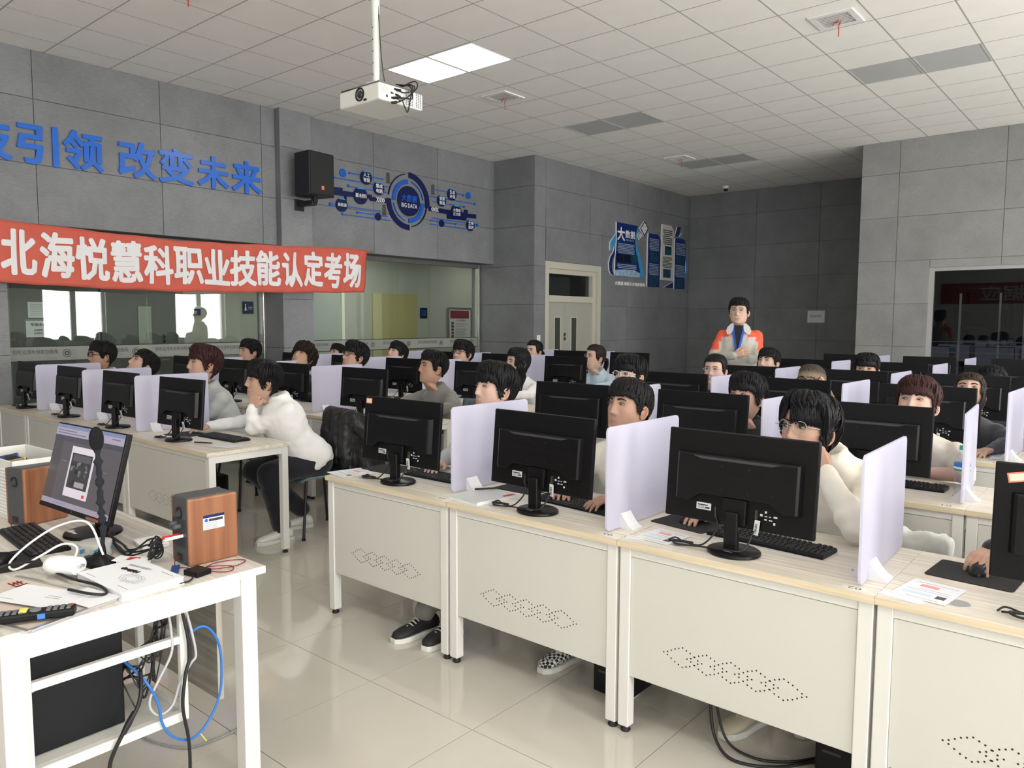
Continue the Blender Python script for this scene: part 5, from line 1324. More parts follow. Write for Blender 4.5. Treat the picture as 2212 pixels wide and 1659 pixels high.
def hand_mesh(kind):
    """right hand: wrist at origin, fingers along -y, palm down, thumb towards +x"""
    b = MB()
    capsule(b, [(0, .02, 0), (0, -.01, 0)], [.024, .025], 12, .8)
    for x in (-.026, -.009, .009, .026): capsule(b, [(x * .6, -.005, 0), (x, -.082, .002)], [.016, .0145], 10)
    L = [.060, .074, .080, .072]; X = [-.030, -.0105, .0095, .029]
    A = dict(relax=(14, 22, 18), mouse=(22, 30, 20), fist=(75, 85, 55), flat=(6, 8, 6))[kind]
    for i, (l, x) in enumerate(zip(L, X)):
        p = Vector((x, -.086, .002)); sp = R((-6, -2, 2, 6)[i]); ang = 0; pts = [p]; r = .0092 if i else .0082
        for k, (fr, a) in enumerate(zip((.45, .31, .24), A)):
            ang += R(a + (i - 1.5) * (-2)); d = Vector((sin(sp) * 1, -cos(ang), -sin(ang))); p = p + d.normalized() * l * fr; pts.append(p)
        capsule(b, pts, [r, r * .95, r * .88, r * .75], 10)
    tp = dict(relax=[(.022, -.018, -.004), (.046, -.045, -.010), (.056, -.072, -.012), (.056, -.095, -.013)], mouse=[(.022, -.018, -.004), (.044, -.040, -.014), (.050, -.066, -.022), (.046, -.088, -.026)], fist=[(.022, -.018, -.004), (.044, -.045, -.014), (.040, -.075, -.028), (.018, -.092, -.034)], flat=[(.022, -.018, -.004), (.05, -.04, -.006), (.066, -.062, -.008), (.076, -.084, -.008)])[kind]
    capsule(b, tp, [.0145, .0125, .0108, .0088], 10)
    me = voxel(b, .0042, 3, .45)
    V = [v.co.copy() for v in me.vertices]; F = [tuple(p.vertices) for p in me.polygons]; bpy.data.meshes.remove(me)
    return V, F
HANDS = {}
def hand(kind):
    if kind not in HANDS: HANDS[kind] = hand_mesh(kind)
    return HANDS[kind]
def hand_matrix(wrist, direction, palm):
    """fingers run along direction, palm faces palm"""
    d = Vector(direction).normalized(); up = -Vector(palm); up = (up - d * up.dot(d)).normalized()
    y = -d; x = y.cross(up)
    return Matrix.Translation(wrist) @ Matrix((x, y, up)).transposed().to_4x4()

def shoe_mesh():
    b = MB(); n = 14
    st = [(-.10, .025, .055, .085), (-.085, .036, .075, .098), (-.05, .038, .085, .10), (.0, .036, .07, .085), (.06, .043, .055, .062), (.11, .046, .045, .050), (.15, .038, .035, .040), (.172, .018, .022, .028)]
    for y, w, h, h2 in st: b.v += [(w * cos(2 * pi * k / n), -y, max(.018, .018 + h * .5 + h * .52 * sin(2 * pi * k / n))) for k in range(n)]
    for i in range(len(st) - 1):
        for k in range(n): j = (k + 1) % n; b.f.append((i * n + k, i * n + j, (i + 1) * n + j, (i + 1) * n + k))
    b.f.append(tuple(range(n))[::-1]); b.f.append(tuple((len(st) - 1) * n + k for k in range(n)))
    u = b.mesh('upper')
    s = MB(); pts = [(-.034, .10), (-.042, .05), (-.040, -.02), (-.048, -.09), (-.042, -.145), (-.02, -.178), (.02, -.178), (.042, -.145), (.050, -.09), (.042, -.02), (.042, .05), (.034, .10), (.0, .112)]
    s.prism(pts, 0, .026); return u, s.mesh('sole')
SHU, SHS = shoe_mesh()
def make_shoe(loc, rz, m, ms, parent, sc=1.0):
    o = link('shoe', SHU.copy(), m, parent, smooth='all'); o.location = loc; o.rotation_euler = (0, 0, rz); o.scale = (sc, sc, sc)
    s = link('sole', SHS.copy(), ms, o, bevel=.004)
    l = MB()
    for k in range(4): l.tube([(-.022, -.03 - k * .018, .083 - k * .008), (0, -.035 - k * .018, .095 - k * .009), (.022, -.03 - k * .018, .083 - k * .008)], .003, 5)
    l.build('laces', ms, o)
    return o

def cloth(name, col, rough=.85): return mat(name, col, rough, sheen=.25, bump=.12, bscale=420, var=.04, vscale=5)
W_SHOE = mat('white_shoe', (.72, .72, .68, 1), .6); G_SHOE = mat('shoe_sole', (.66, .66, .62, 1), .7); B_SHOE = mat('black_shoe', (.015, .015, .017, 1), .6)
SKINS = [(.52, .335, .25), (.46, .285, .205), (.56, .375, .29), (.41, .245, .17)]

def torso_rings(b, P, N, X, bulge, sc, thick=1.0):
    T = [(-.10, .150, .120), (-.02, .178, .135), (.12, .176, .138), (.30, .172, .132), (.5, .180, .130), (.68, .192, .132), (.80, .192, .124), (.875, .176, .110), (.925, .140, .096), (.965, .098, .084), (1.0, .070, .070), (1.035, .064, .064)]
    ax = (N - P); L = ax.length; ax.normalize(); back = X.cross(ax).normalized()
    if back.y < 0 and False: back = -back
    n = 24; o = len(b.v); C_ = []
    for t, w, d in T:
        c = P + ax * L * t + back * bulge * sin(pi * max(0, min(1, t)))
        C_.append(c)
    for i, (t, w, d) in enumerate(T):
        tg = (C_[min(i + 1, len(T) - 1)] - C_[max(i - 1, 0)]).normalized(); bk = X.cross(tg).normalized()
        for k in range(n):
            a = 2 * pi * k / n; ca, sa = cos(a), sin(a)
            th_ = thick if t < .93 else 1.0
            b.v.append(tuple(C_[i] + X * w * sc * th_ * math.copysign(abs(ca) ** .85, ca) + bk * d * sc * th_ * math.copysign(abs(sa) ** .9, sa)))
    for i in range(len(T) - 1):
        for k in range(n): j = (k + 1) % n; b.f.append((o + i * n + k, o + i * n + j, o + (i + 1) * n + j, o + (i + 1) * n + k))
    b.f.append(tuple(o + k for k in range(n))[::-1]); b.f.append(tuple(o + (len(T) - 1) * n + k for k in range(n)))
    return C_

def wrinkle(me, amp, seed, elbows=()):
    me.polygons.foreach_set('use_smooth', [True] * len(me.polygons))
    nrm = [v.normal.copy() for v in me.vertices]
    for v, n in zip(me.vertices, nrm):
        p = v.co
        q = noise.noise(Vector((p.x * 9 + seed, p.y * 9, p.z * 13))) + .6 * noise.noise(Vector((p.x * 22, p.y * 22 + seed, p.z * 34)))
        a = amp
        for e in elbows:
            d = (p - e).length
            if d < .16: q += 1.2 * sin(d * 95 + 2 * noise.noise(p * 12)) * (1 - d / .16); 
        v.co = p + n * (a * (1 - 2 * abs(q)) if False else a * q)

def person(label, head, yaw=0, pitch=0, roll=0, hs=1.06, seat=None, pel_dy=.36, hairst=('short', 0), hmat=None, skin=0, top=None, topname='sweater', trm=None, shoem=None, shoesole=None, glasses=None, arms=(None, None), feet=None, body_yaw=0, down=True, collar=None, bulge=.05, sc=1.0, fem=False, stand=False, legs=True, neckt=1.0, thick=1.08, neck_at=None, lr=1.0, bare=(), vox=.0125, group='students at the desks'):
    head = Vector(head); sk = SKINS[skin]; hmat = hmat or H_BLACK
    hc = tuple(hmat.node_tree.nodes['Principled BSDF'].inputs['Base Color'].default_value)[:3]
    by = R(body_yaw); X = Vector((cos(by), sin(by), 0)); Fw = Vector((sin(by), -cos(by), 0))
    if stand: pel = Vector((head.x, head.y + .03, .95))
    elif seat: pel = Vector(seat)
    else: pel = head - Fw * pel_dy; pel.z = .52
    root_loc = Vector((pel.x, pel.y, 0))
    HM = Matrix.Translation(head - root_loc) @ Euler((R(pitch), R(roll), R(yaw)), 'XYZ').to_matrix().to_4x4() @ Matrix.Diagonal((hs * 1.03, hs, hs, 1))
    Re = Euler((R(pitch), R(roll), R(yaw)), 'XYZ').to_matrix()
    neck = head + Re @ Vector((0, (.030 if stand else .066) * hs, (-.142 if stand else -.118) * hs))
    if neck_at: neck = Vector(neck_at)
    V, F_, Col = make_head(sk, hc)
    nbot = 65 * 56
    # neck bends: lower rings turn gradually upright
    NV_ = []
    nb = (neck - head)
    for v in V:
        q = HM @ Vector(v) + root_loc
        if v[2] < -.13:
            k = min(1, (-.13 - v[2]) / .09); tgt = neck + Vector((v[0] * hs * 1.02, (v[1] - .02) * hs * 1.02, (v[2] + .20) * hs))
            q = q.lerp(tgt, k * .8)
        NV_.append(q - root_loc)
    V = NV_
    # torso
    b = MB(); P = pel - root_loc; N = neck - root_loc - Vector((0, 0, .01))
    C_ = torso_rings(b, P, N, X, bulge, sc, thick * (.92 if fem else 1.0))
    sw = (.158 if fem else .172) * sc; sh = C_[6] * .4 + C_[7] * .6
    elbows = []
    skin_add = []; links = []
    for s, A in zip((-1, 1), arms):
        S0 = sh + X * s * sw
        if A is None: A = dict(e=head + Fw * -.10 + X * s * .26 + Vector((0, 0, -.36)), w=None)
        e_ = Vector(A['e']) - root_loc
        w_ = Vector(A['w']) - root_loc if A.get('w') is not None else None
        if w_ is None: w_ = e_ + Fw * .22 - X * s * .07 + Vector((0, 0, -.01))
        ar = A.get('r', 1.0) * (.90 if fem else 1.0) * sc
        m1 = S0.lerp(e_, .5) ; cuff = A.get('cuff', 1.0); wp = e_.lerp(w_, cuff)
        capsule(b, [S0, m1, e_], [.066 * ar, .062 * ar, .054 * ar], 14); capsule(b, [e_, e_.lerp(wp, .5), wp], [.051 * ar, .046 * ar, .036 * ar], 14)
        elbows.append(e_)
        hk = A.get('hand')
        if hk or cuff < 1:
            d = (w_ - e_).normalized()
            hb = MB(); c0 = cuff * .85; capsule(hb, [e_.lerp(w_, c0), e_.lerp(w_, (c0 + 1) / 2), w_], [.026 * sc if cuff > .9 else .036 * sc, .025 * sc if cuff > .9 else .034 * sc, .024 * sc], 12); skin_add.append((hb.v, hb.f, (C_[-2], S0, e_)))
        if hk:
            hv, hf = hand(hk); M = hand_matrix(w_, A.get('d', d), A.get('palm', (0, 0, -1)))
            mir = A.get('mirror', s > 0)
            Q = [M @ Vector((-v.x if mir else v.x, v.y, v.z)) * 1.0 for v in hv] if True else 0
            skin_add.append((Q, [f[::-1] for f in hf] if mir else hf, (C_[-2], S0, e_, w_)))
    # collar ring
    up = (C_[-1] - C_[-3]).normalized(); cc = C_[-1] - up * .004
    n = 20; bk = X.cross(up).normalized()
    ring = [cc + (X * cos(2 * pi * k / n) * .063 + bk * sin(2 * pi * k / n) * .062) * sc * neckt for k in range(n + 1)]
    b.tube(ring, .012, 8, caps=False)
    me = voxel(b, vox, 3); wrinkle(me, .0065, random.random() * 50, elbows)
    for hv, hf, _ in skin_add:
        o = len(V); V += [Vector(v) for v in hv]; F_ += [tuple(i + o for i in f) for f in hf]; Col += [(sk[0], sk[1] * .97, sk[2] * .96, 1)] * len(hv)
        # inner arm inside the sleeve joins the hand to the neck in one continuous skin
        ib = MB(); ib.tube(list(_), .014, 6, caps=False); q = len(V); V += [Vector(v) for v in ib.v]; F_ += [tuple(i + q for i in f) for f in ib.f]; Col += [(*sk, 1)] * len(ib.v)
        F_.append((nbot, q, q + 1)); e2 = len(V) - 6; near = min(range(o, q), key=lambda i: (V[i] - V[e2]).length_squared); F_.append((near, e2, e2 + 1))
    bme = bpy.data.meshes.new('body'); bme.from_pydata([tuple(v) for v in V], [], F_)
    ca = bme.color_attributes.new('Col', 'FLOAT_COLOR', 'POINT')
    ca.data.foreach_set('color', [c for col in Col for c in col]); bme.update()
    root = link('person', bme, M_SKIN, None, smooth='all'); root.location = root_loc
    tag(root, label, 'person', group)
    tm = top or cloth('white_sweater', srgb(232, 230, 226))
    t = link(topname, me, tm, root)
    hh = link('hair', hair(*hairst).copy() if False else hair(*hairst), None, root); hh.matrix_basis = HM
    if not hh.data.materials: hh.data.materials.append(None)
    hh.material_slots[0].link = 'OBJECT'; hh.material_slots[0].material = hmat
    for k in (0, 1):
        e_ = link('eye', (EYED if down else EYE)[k], None, root); e_.matrix_basis = HM
        br = link('eyebrow', BROW[k], None, root); br.matrix_basis = HM
        if not br.data.materials: br.data.materials.append(H_BLACK)
    if glasses:
        gme, gm = glasses; g_ = link('eyeglasses', gme, None, root); g_.matrix_basis = HM
        if not g_.data.materials: g_.data.materials.append(None)
        g_.material_slots[0].link = 'OBJECT'; g_.material_slots[0].material = gm
        for k in (0, 1):
            l_ = link('lens', LENS[k], None, g_)
            if not l_.data.materials: l_.data.materials.append(M_CLEAR)
    if legs:
        lb = MB(); trm_ = trm or cloth('dark_trousers', srgb(26, 28, 36))
        if stand:
            capsule(lb, [P + Vector((-.07, 0, .02)), P + Vector((.07, 0, .02))], [.125, .125], 14)
            ank = [P + Vector((s * .09, .01, -.85)) for s in (-1, 1)]; kn = [P + Vector((s * .095, -.01, -.42)) for s in (-1, 1)]
        else:
            capsule(lb, [P + X * -.08 + Vector((0, 0, -.005)), P + X * .08 + Vector((0, 0, -.005))], [.125 * sc, .125 * sc], 14)
            ff = [Vector(f) - root_loc for f in feet] if feet else [Fw * .40 + X * s * .13 + Vector((0, 0, .10)) for s in (-1, 1)]
            ank = ff; kn = []
            for s, f in zip((-1, 1), ff):
                k = P + Fw * .42 + X * s * .13; k.z = .50
                d = (f - P); kn.append(Vector((P.x * .25 + f.x * .75 + X.x * s * .02, 0, .50)) + Vector((0, (P + Fw * .41 * sc).y, 0)))
        for s, k, a in zip((-1, 1), kn, ank):
            hp = P + X * s * .085
            capsule(lb, [hp, hp.lerp(k, .5), k], [.095 * sc * lr, .084 * sc * lr, .070 * sc * lr], 14); capsule(lb, [k, k.lerp(a, .45), a + Vector((0, 0, .015))], [.070 * sc * lr, .064 * sc * lr, .056 * sc * lr], 14)
        lme = voxel(lb, .018, 3); wrinkle(lme, .006, random.random() * 40, kn)
        link('trousers', lme, trm_, root)
        for s, a in zip((-1, 1), ank): make_shoe((a.x, a.y - .02, 0), by + s * .12, shoem or W_SHOE, shoesole or G_SHOE, root, .98)
    return root, HM, t
C_WHITE = cloth('white_sweatshirt', srgb(228, 226, 224)); C_CREAM = cloth('cream_sweatshirt', srgb(222, 215, 200)); C_GREY = cloth('light_grey_sweater', srgb(170, 172, 170)); C_DGREY = cloth('grey_sweatshirt', srgb(118, 116, 110))
C_BLACK = cloth('black_sweater', srgb(24, 24, 26)); C_BEIGE = cloth('beige_sweatshirt', srgb(196, 188, 176)); C_CHAR = cloth('charcoal_sweater', srgb(72, 73, 76)); C_BLUE = cloth('pale_blue_jacket', srgb(182, 200, 212), .5); C_NAVY = cloth('navy_jacket', srgb(30, 36, 52))
C_TR = cloth('navy_trousers', srgb(18, 20, 30)); C_TG = cloth('grey_trousers', srgb(120, 118, 112)); C_JEAN = cloth('blue_jeans', srgb(90, 104, 124))
GLR = (GL_R, M_GFRAME); GLB = (GL_S, M_GBLK); GLC = (GL_S, M_GCLR)
H_DIP = hairm('dip_dyed_hair', (.09, .07, .055, 1)); _nt = H_DIP.node_tree
_t = _nt.nodes.new('ShaderNodeTexCoord'); _s = _nt.nodes.new('ShaderNodeSeparateXYZ'); _r2 = _nt.nodes.new('ShaderNodeValToRGB'); _m = _nt.nodes.new('ShaderNodeMapRange')
_m.inputs[1].default_value = -.16; _m.inputs[2].default_value = .12; _nt.links.new(_t.outputs['Object'], _s.inputs[0]); _nt.links.new(_s.outputs[2], _m.inputs[0]); _nt.links.new(_m.outputs[0], _r2.inputs[0]); _nt.links.new(_r2.outputs[0], _nt.nodes['Principled BSDF'].inputs['Base Color'])
_r2.color_ramp.elements[0].position = .25; _r2.color_ramp.elements[0].color = (.62, .38, .27, 1); _r2.color_ramp.elements[1].position = .85; _r2.color_ramp.elements[1].color = (.055, .042, .034, 1); _e = _r2.color_ramp.elements.new(.6); _e.color = (.40, .30, .19, 1)
CHECK = mat('chequered_shoe', (.5, .5, .5, 1), .6)
_ck = CHECK.node_tree.nodes.new('ShaderNodeTexChecker'); _ck.inputs['Scale'].default_value = 70; _ck.inputs[1].default_value = (.02, .02, .02, 1); _ck.inputs[2].default_value = (.75, .75, .72, 1)
_tx = CHECK.node_tree.nodes.new('ShaderNodeTexCoord'); CHECK.node_tree.links.new(_tx.outputs['Object'], _ck.inputs[0]); CHECK.node_tree.links.new(_ck.outputs[0], CHECK.node_tree.nodes['Principled BSDF'].inputs['Base Color'])
# --- front row, right block
person('young man with wire glasses and cream sweatshirt at desk 02, hand at mouth', (-1.045, 3.06, 1.135), neck_at=(-1.005, 3.185, 1.045), sc=1.08, yaw=-16, pitch=-12, hs=1.13, hairst=('curtain', 1), top=C_CREAM, glasses=GLR, skin=1, down=False, body_yaw=-6,
       arms=(dict(e=(-1.36, 2.98, .80), w=(-1.40, 2.90, .79), hand='relax', d=(-.05, -1, -.05)), dict(e=(-.80, 2.90, .81), w=(-.94, 2.96, 1.00), hand='fist', d=(-.45, -.1, .9), palm=(-.6, .5, 0))), feet=((-1.13, 2.80, .11), (-.95, 3.0, .1)), shoem=mat('beige_shoe', srgb(190, 180, 160), .7), trm=C_JEAN)
person('young man with short black hair and cream top behind the partition of desk 03', (-1.862, 3.04, 1.165), yaw=-10, pitch=-14, hs=1.08, hairst=('short', 2), top=C_CREAM, skin=3,
       arms=(dict(e=(-2.16, 2.98, .81), w=(-2.08, 2.84, .80), hand='relax'), dict(e=(-1.68, 2.95, .81), w=(-1.76, 2.80, .80), hand='relax')), feet=((-2.0, 2.78, .11), (-1.64, 2.80, .11)), shoem=CHECK)
person('young man with floppy black hair behind the partition of desk 04', (-2.765, 3.12, 1.190), yaw=-14, pitch=-12, hs=1.14, hairst=('fringe', 3), top=C_GREY, skin=2,
       arms=(dict(e=(-3.03, 3.06, .81), w=(-2.95, 2.88, .80), hand='relax'), dict(e=(-2.60, 3.06, .82), w=(-2.64, 2.83, .79), hand='relax')), feet=((-2.74, 2.56, .10), (-2.60, 2.60, .10)), shoem=B_SHOE, shoesole=G_SHOE, trm=C_TG)
person('person in dark clothes at desk 01, mostly hidden, one hand on the mouse', (.08, 3.14, 1.14), yaw=0, pitch=-10, hs=1.05, hairst=('short', 1), top=C_BLACK, skin=1,
       arms=(dict(e=(-.26, 3.16, .84), w=(-.385, 2.955, .803), hand='mouse', d=(-.22, -1, -.10), palm=(0, .05, -1)), dict(e=(.19, 3.05, .80), w=(.14, 2.86, .79), hand='relax')))
# --- second row
person('young man with clear-framed glasses and cream top in the second row next to the aisle', (-2.715, 4.44, 1.200), yaw=-6, pitch=-8, hs=1.08, hairst=('fringe', 4), top=C_CREAM, glasses=GLC, skin=2, down=False, arms=(dict(e=(-2.99, 4.38, .82), w=(-2.9, 4.2, .8)), dict(e=(-2.57, 4.38, .82), w=(-2.62, 4.2, .8))))
person('young man in a black sweater in the second row, looking down', (-1.89, 4.44, 1.108), yaw=-10, pitch=-12, hs=1.14, hairst=('fringe', 5), top=C_BLACK, skin=1)
person('young man with reddish brown hair and beige top beside the water bottle', (-.955, 4.45, 1.128), yaw=-4, pitch=-22, hs=1.12, hairst=('fringe', 6), hmat=H_RED, top=C_BEIGE, skin=2,
       arms=(dict(e=(-1.25, 4.36, .81), w=(-1.15, 4.2, .80)), dict(e=(-.70, 4.37, .80), w=(-.87, 4.20, .82), cuff=.25, hand='relax')), trm=C_JEAN)
# --- third row
person('young woman with wire glasses and tied back hair in the third row', (-2.75, 5.82, 1.170), yaw=4, pitch=-6, hs=1.04, hairst=('pony', 1), top=C_BLACK, glasses=GLR, skin=2, fem=True, down=False)
bl_, _h, _t = person('young woman with long blond-ended hair in the third row', (-1.965, 5.78, 1.108), yaw=-4, pitch=-18, hs=1.06, hairst=('blond', 1), hmat=H_DIP, top=C_WHITE, glasses=GLB, skin=0, fem=True)
random.seed(9)
for k in range(5):
    lb = MB()
    for q in range(5):
        a = Vector((.085, -.42 + random.uniform(-.02, .03), 1.15 + random.uniform(-.02, .02))); d = random.uniform(0, .05)
        pts = smoothpath([a, a + Vector((.045 + d * .5, .0, -.07)), a + Vector((.075 + d, .01, -.16)), a + Vector((.10 + d * 1.6, .02, -.27))], 4); lb.tube(pts, [.006] + [.010] * (len(pts) - 3) + [.007, .002], 6, flat=.5)
    lb.build('loose_strand', H_PEACH if k < 3 else H_BLOND, bl_, smooth='all')
person('young woman with long dark hair and charcoal sweater at the right edge', (-.93, 5.76, 1.095), yaw=4, pitch=-34, hs=1.06, hairst=('longs', 2), hmat=H_BROWN, top=C_CHAR, skin=0, fem=True,
       arms=(dict(e=(-1.2, 5.7, .8), w=(-1.1, 5.56, .79), hand='relax'), dict(e=(-.69, 5.68, .81), w=(-.76, 5.46, .785), hand='relax')))
# --- fourth row
person('young man with short black hair behind the lanyard man, fourth row', (-2.80, 7.06, 1.180), yaw=-10, pitch=-14, hs=1.10, hairst=('short', 6), top=C_BLACK, skin=2)
person('young man with straight short fringe in the fourth row, eyes just above a monitor', (-1.925, 7.06, 1.150), yaw=6, pitch=-6, hs=1.10, hairst=('fringe', 8), top=C_CREAM, skin=1, down=False)
person('person of whom only black hair shows over a monitor at the right edge', (-.99, 7.06, 1.075), yaw=0, pitch=-22, hs=1.08, hairst=('fringe', 9), top=C_CHAR, skin=0)
person('person in a cream jacket almost hidden behind the partition at the right edge', (-.06, 5.80, 1.02), yaw=0, pitch=-10, hs=1.05, hairst=('short', 3), top=C_CREAM, skin=0, arms=(dict(e=(-.36, 5.74, .80), w=(-.25, 5.6, .79)), None))
# --- left block, front row
wb_, HMw, _t = person('young man in a white sweatshirt resting his chin on his fist', (-4.83, 2.97, 1.135), yaw=-16, pitch=-8, roll=6, hs=1.13, seat=(-4.73, 3.30, .55), neck_at=(-4.785, 3.075, 1.03), lr=1.18, hairst=('fringe', 10), top=C_WHITE, skin=1, body_yaw=-14, bulge=.075, thick=1.16,
       arms=(dict(e=(-5.12, 3.02, .82), w=(-5.27, 2.80, .795), hand='relax', d=(-.3, -1, -.1), r=1.0), dict(e=(-4.84, 2.885, .80), w=(-4.835, 2.885, .955), hand='fist', d=(.25, .15, .8), palm=(-.3, .8, .3), r=1.0)), feet=((-4.88, 3.30, .13), (-4.68, 3.00, .10)), trm=C_TR)
person('young man with dark reddish hair and light grey sweater beside the white sweatshirt', (-5.86, 3.075, 1.205), yaw=-4, pitch=-12, hs=1.22, hairst=('fringe', 11), hmat=H_RED, top=C_GREY, skin=1, body_yaw=-6, bulge=.075, arms=(dict(e=(-6.15, 3.02, .83), w=(-6.05, 2.86, .80)), dict(e=(-5.70, 3.04, .83), w=(-5.75, 2.84, .80), hand='relax')))
person('person with short black hair, glasses and cream hood behind the far left partition', (-7.945, 3.12, 1.206), yaw=-4, pitch=-8, hs=1.18, hairst=('short', 4), top=C_CREAM, glasses=GLB, skin=3)
person('person of whom only black hair shows between the left partitions', (-6.97, 3.08, 1.150), yaw=-4, pitch=-40, hs=1.14, hairst=('short', 5), top=C_NAVY, skin=0)
# --- left block, further rows
person('young man with thick black hair behind the far partition by the pilaster', (-7.70, 4.58, 1.210), yaw=-4, pitch=-10, hs=1.14, hairst=('short', 7), top=C_BLACK, skin=1)
person('person with curly tousled black hair bent behind a partition', (-6.70, 4.58, 1.165), yaw=20, pitch=-45, hs=1.16, hairst=('curly', 1), hmat=H_BROWN, top=C_BLACK, skin=1)
person('young man with black glasses and white collar below the wall loudspeaker', (-5.85, 4.58, 1.215), yaw=-6, pitch=-20, hs=1.16, hairst=('fringe', 12), top=C_WHITE, glasses=GLB, skin=1)
person('young man with cropped hair and grey sweatshirt between two monitors', (-4.86, 4.66, 1.150), yaw=-18, pitch=-12, hs=1.22, hairst=('crew', 1), top=C_DGREY, skin=3, body_yaw=-8, bulge=.07, trm=C_TG,
       arms=(dict(e=(-5.16, 4.58, .83), w=(-5.04, 4.36, .80), hand='relax'), dict(e=(-4.55, 4.58, .83), w=(-4.70, 4.38, .80), hand='relax')))
person('person with black hair partly hidden behind the bespectacled man in white collar', (-7.98, 5.98, 1.13), pitch=-20, hs=1.08, hairst=('short', 8), top=C_BLACK, skin=0)
person('person with black hair of whom only the crown shows under the notice', (-6.85, 5.98, 1.165), pitch=-30, hs=1.12, hairst=('fringe', 13), top=C_BLACK, skin=0)
person('person with thick black hair looking over a partition near the pillar', (-5.77, 5.98, 1.205), yaw=4, pitch=-14, hs=1.14, hairst=('fringe', 14), top=C_NAVY, glasses=GLB, skin=0)
person('young woman with long straight black hair and white top', (-4.98, 5.97, 1.135), yaw=-20, pitch=-8, hs=1.22, hairst=('longs', 1), top=C_WHITE, skin=2, fem=True, body_yaw=-8,
       arms=(dict(e=(-5.22, 5.88, .85), w=(-5.06, 5.72, .83), hand='fist'), dict(e=(-4.72, 5.86, .84), w=(-4.9, 5.70, .82), hand='fist')))
person('young woman with hair tied back, only eyes above a partition by the double door', (-5.96, 7.47, 1.185), yaw=-6, pitch=-8, hs=1.10, hairst=('pony', 2), top=C_BLACK, skin=2, fem=True, down=False)
person('young woman with glasses and pale blue jacket, chin on hand', (-5.01, 7.42, 1.140), yaw=-22, pitch=-10, hs=1.20, hairst=('pony', 3), hmat=H_BROWN, top=C_BLUE, topname='jacket', glasses=GLR, skin=2, fem=True, body_yaw=-10,
       arms=(dict(e=(-5.14, 7.22, .82), w=(-5.06, 7.28, 1.00), hand='fist', d=(.1, -.1, .7), palm=(.2, .8, 0), r=1.15), dict(e=(-4.72, 7.36, .84), w=(-4.86, 7.2, .82), r=1.15)))

# --- standing man, arms folded
mm, HMm, jk = person('standing man with glasses, grey and orange work jacket and blue lanyard, arms folded', (-3.255, 7.40, 1.662), neck_at=(-3.25, 7.425, 1.520), yaw=14, pitch=-8, hs=1.12, hairst=('crew', 3), top=mat('work_jacket', (.4, .4, .4, 1), .75, attr=True, var=.04, vscale=6, bump=.1, bscale=300), topname='jacket', glasses=GLR, skin=2, stand=True, body_yaw=18, bulge=.02, sc=.93, down=False, group='people standing',
       arms=(dict(e=(-3.475, 7.29, 1.20), w=(-3.19, 7.17, 1.235), hand='relax', d=(.85, .25, .30), palm=(-.2, .9, -.2), r=1.12), dict(e=(-3.045, 7.39, 1.20), w=(-3.35, 7.25, 1.175), r=1.12)), trm=cloth('dark_grey_trousers', srgb(50, 50, 54)), vox=.012)
me = jk.data; ca = me.color_attributes.new('Col', 'FLOAT_COLOR', 'POINT'); cols = []
gr, og = srgb(186, 182, 174), srgb(228, 92, 64)
sstep = lambda a, b, v: max(0, min(1, (v - a) / (b - a)))
for v in me.vertices:
    p = v.co; z = p.z; side = abs(p.x * cos(R(18)) + p.y * sin(R(18)))
    k = max(min(sstep(1.365, 1.375, z), sstep(.085, .093, side)), min(sstep(.185, .193, side), sstep(1.275, 1.285, z)))
    if abs(z - 1.385) < .028 and (.095 < side < .165): k = 0
    cols += [gr[i] * (1 - k) + og[i] * k for i in range(3)] + [1]
ca.data.foreach_set('color', cols)
by = R(18); fx = Vector((sin(by), -cos(by), 0)); xx = Vector((cos(by), sin(by), 0))
def chest(x, z, off): return xx * x + fx * (.188 - (z - 1.26) * .26 - abs(x) * .20 + off) + Vector((0, 0, z))
def strip(rows, off, th, name, m):
    b = MB()
    for z, x0, x1 in rows: b.v += [tuple(chest(x0, z, off)), tuple(chest(x1, z, off)), tuple(chest(x1, z, off + th)), tuple(chest(x0, z, off + th))]
    for i in range(len(rows) - 1):
        for k in range(4): j = (k + 1) % 4; b.f.append((i * 4 + k, i * 4 + j, i * 4 + 4 + j, i * 4 + 4 + k))
    b.f.append((3, 2, 1, 0)); e_ = len(b.v) - 4; b.f.append((e_, e_ + 1, e_ + 2, e_ + 3))
    b.build(name, m, mm)
strip([(1.530, -.050, .050), (1.495, -.056, .056), (1.435, -.048, .048), (1.355, -.030, .030), (1.275, -.012, .012), (1.215, -.004, .004)], -.03, .036, 'black_shirt', C_BLACK)
for s_ in (-1, 1):
    strip([(1.535, s_ * .050 - .010, s_ * .050 + .010), (1.475, s_ * .048 - .010, s_ * .048 + .010), (1.395, s_ * .034 - .010, s_ * .034 + .010), (1.315, s_ * .018 - .009, s_ * .018 + .009), (1.245, s_ * .006 - .008, s_ * .006 + .008)], .004, .005, 'lanyard', mat('lanyard_blue', srgb(30, 80, 190), .6))
    a_, b_ = (.045, .09) if s_ > 0 else (-.09, -.045)
    strip([(1.550, s_ * .06 - .012, s_ * .06 + .012), (1.515, s_ * .078 - .030, s_ * .078 + .030), (1.475, s_ * .088 - .034, s_ * .088 + .034), (1.440, s_ * .098 - .010, s_ * .098 + .016)], .004, .010, 'collar_flap', mat('collar_grey', srgb(196, 192, 186), .8))

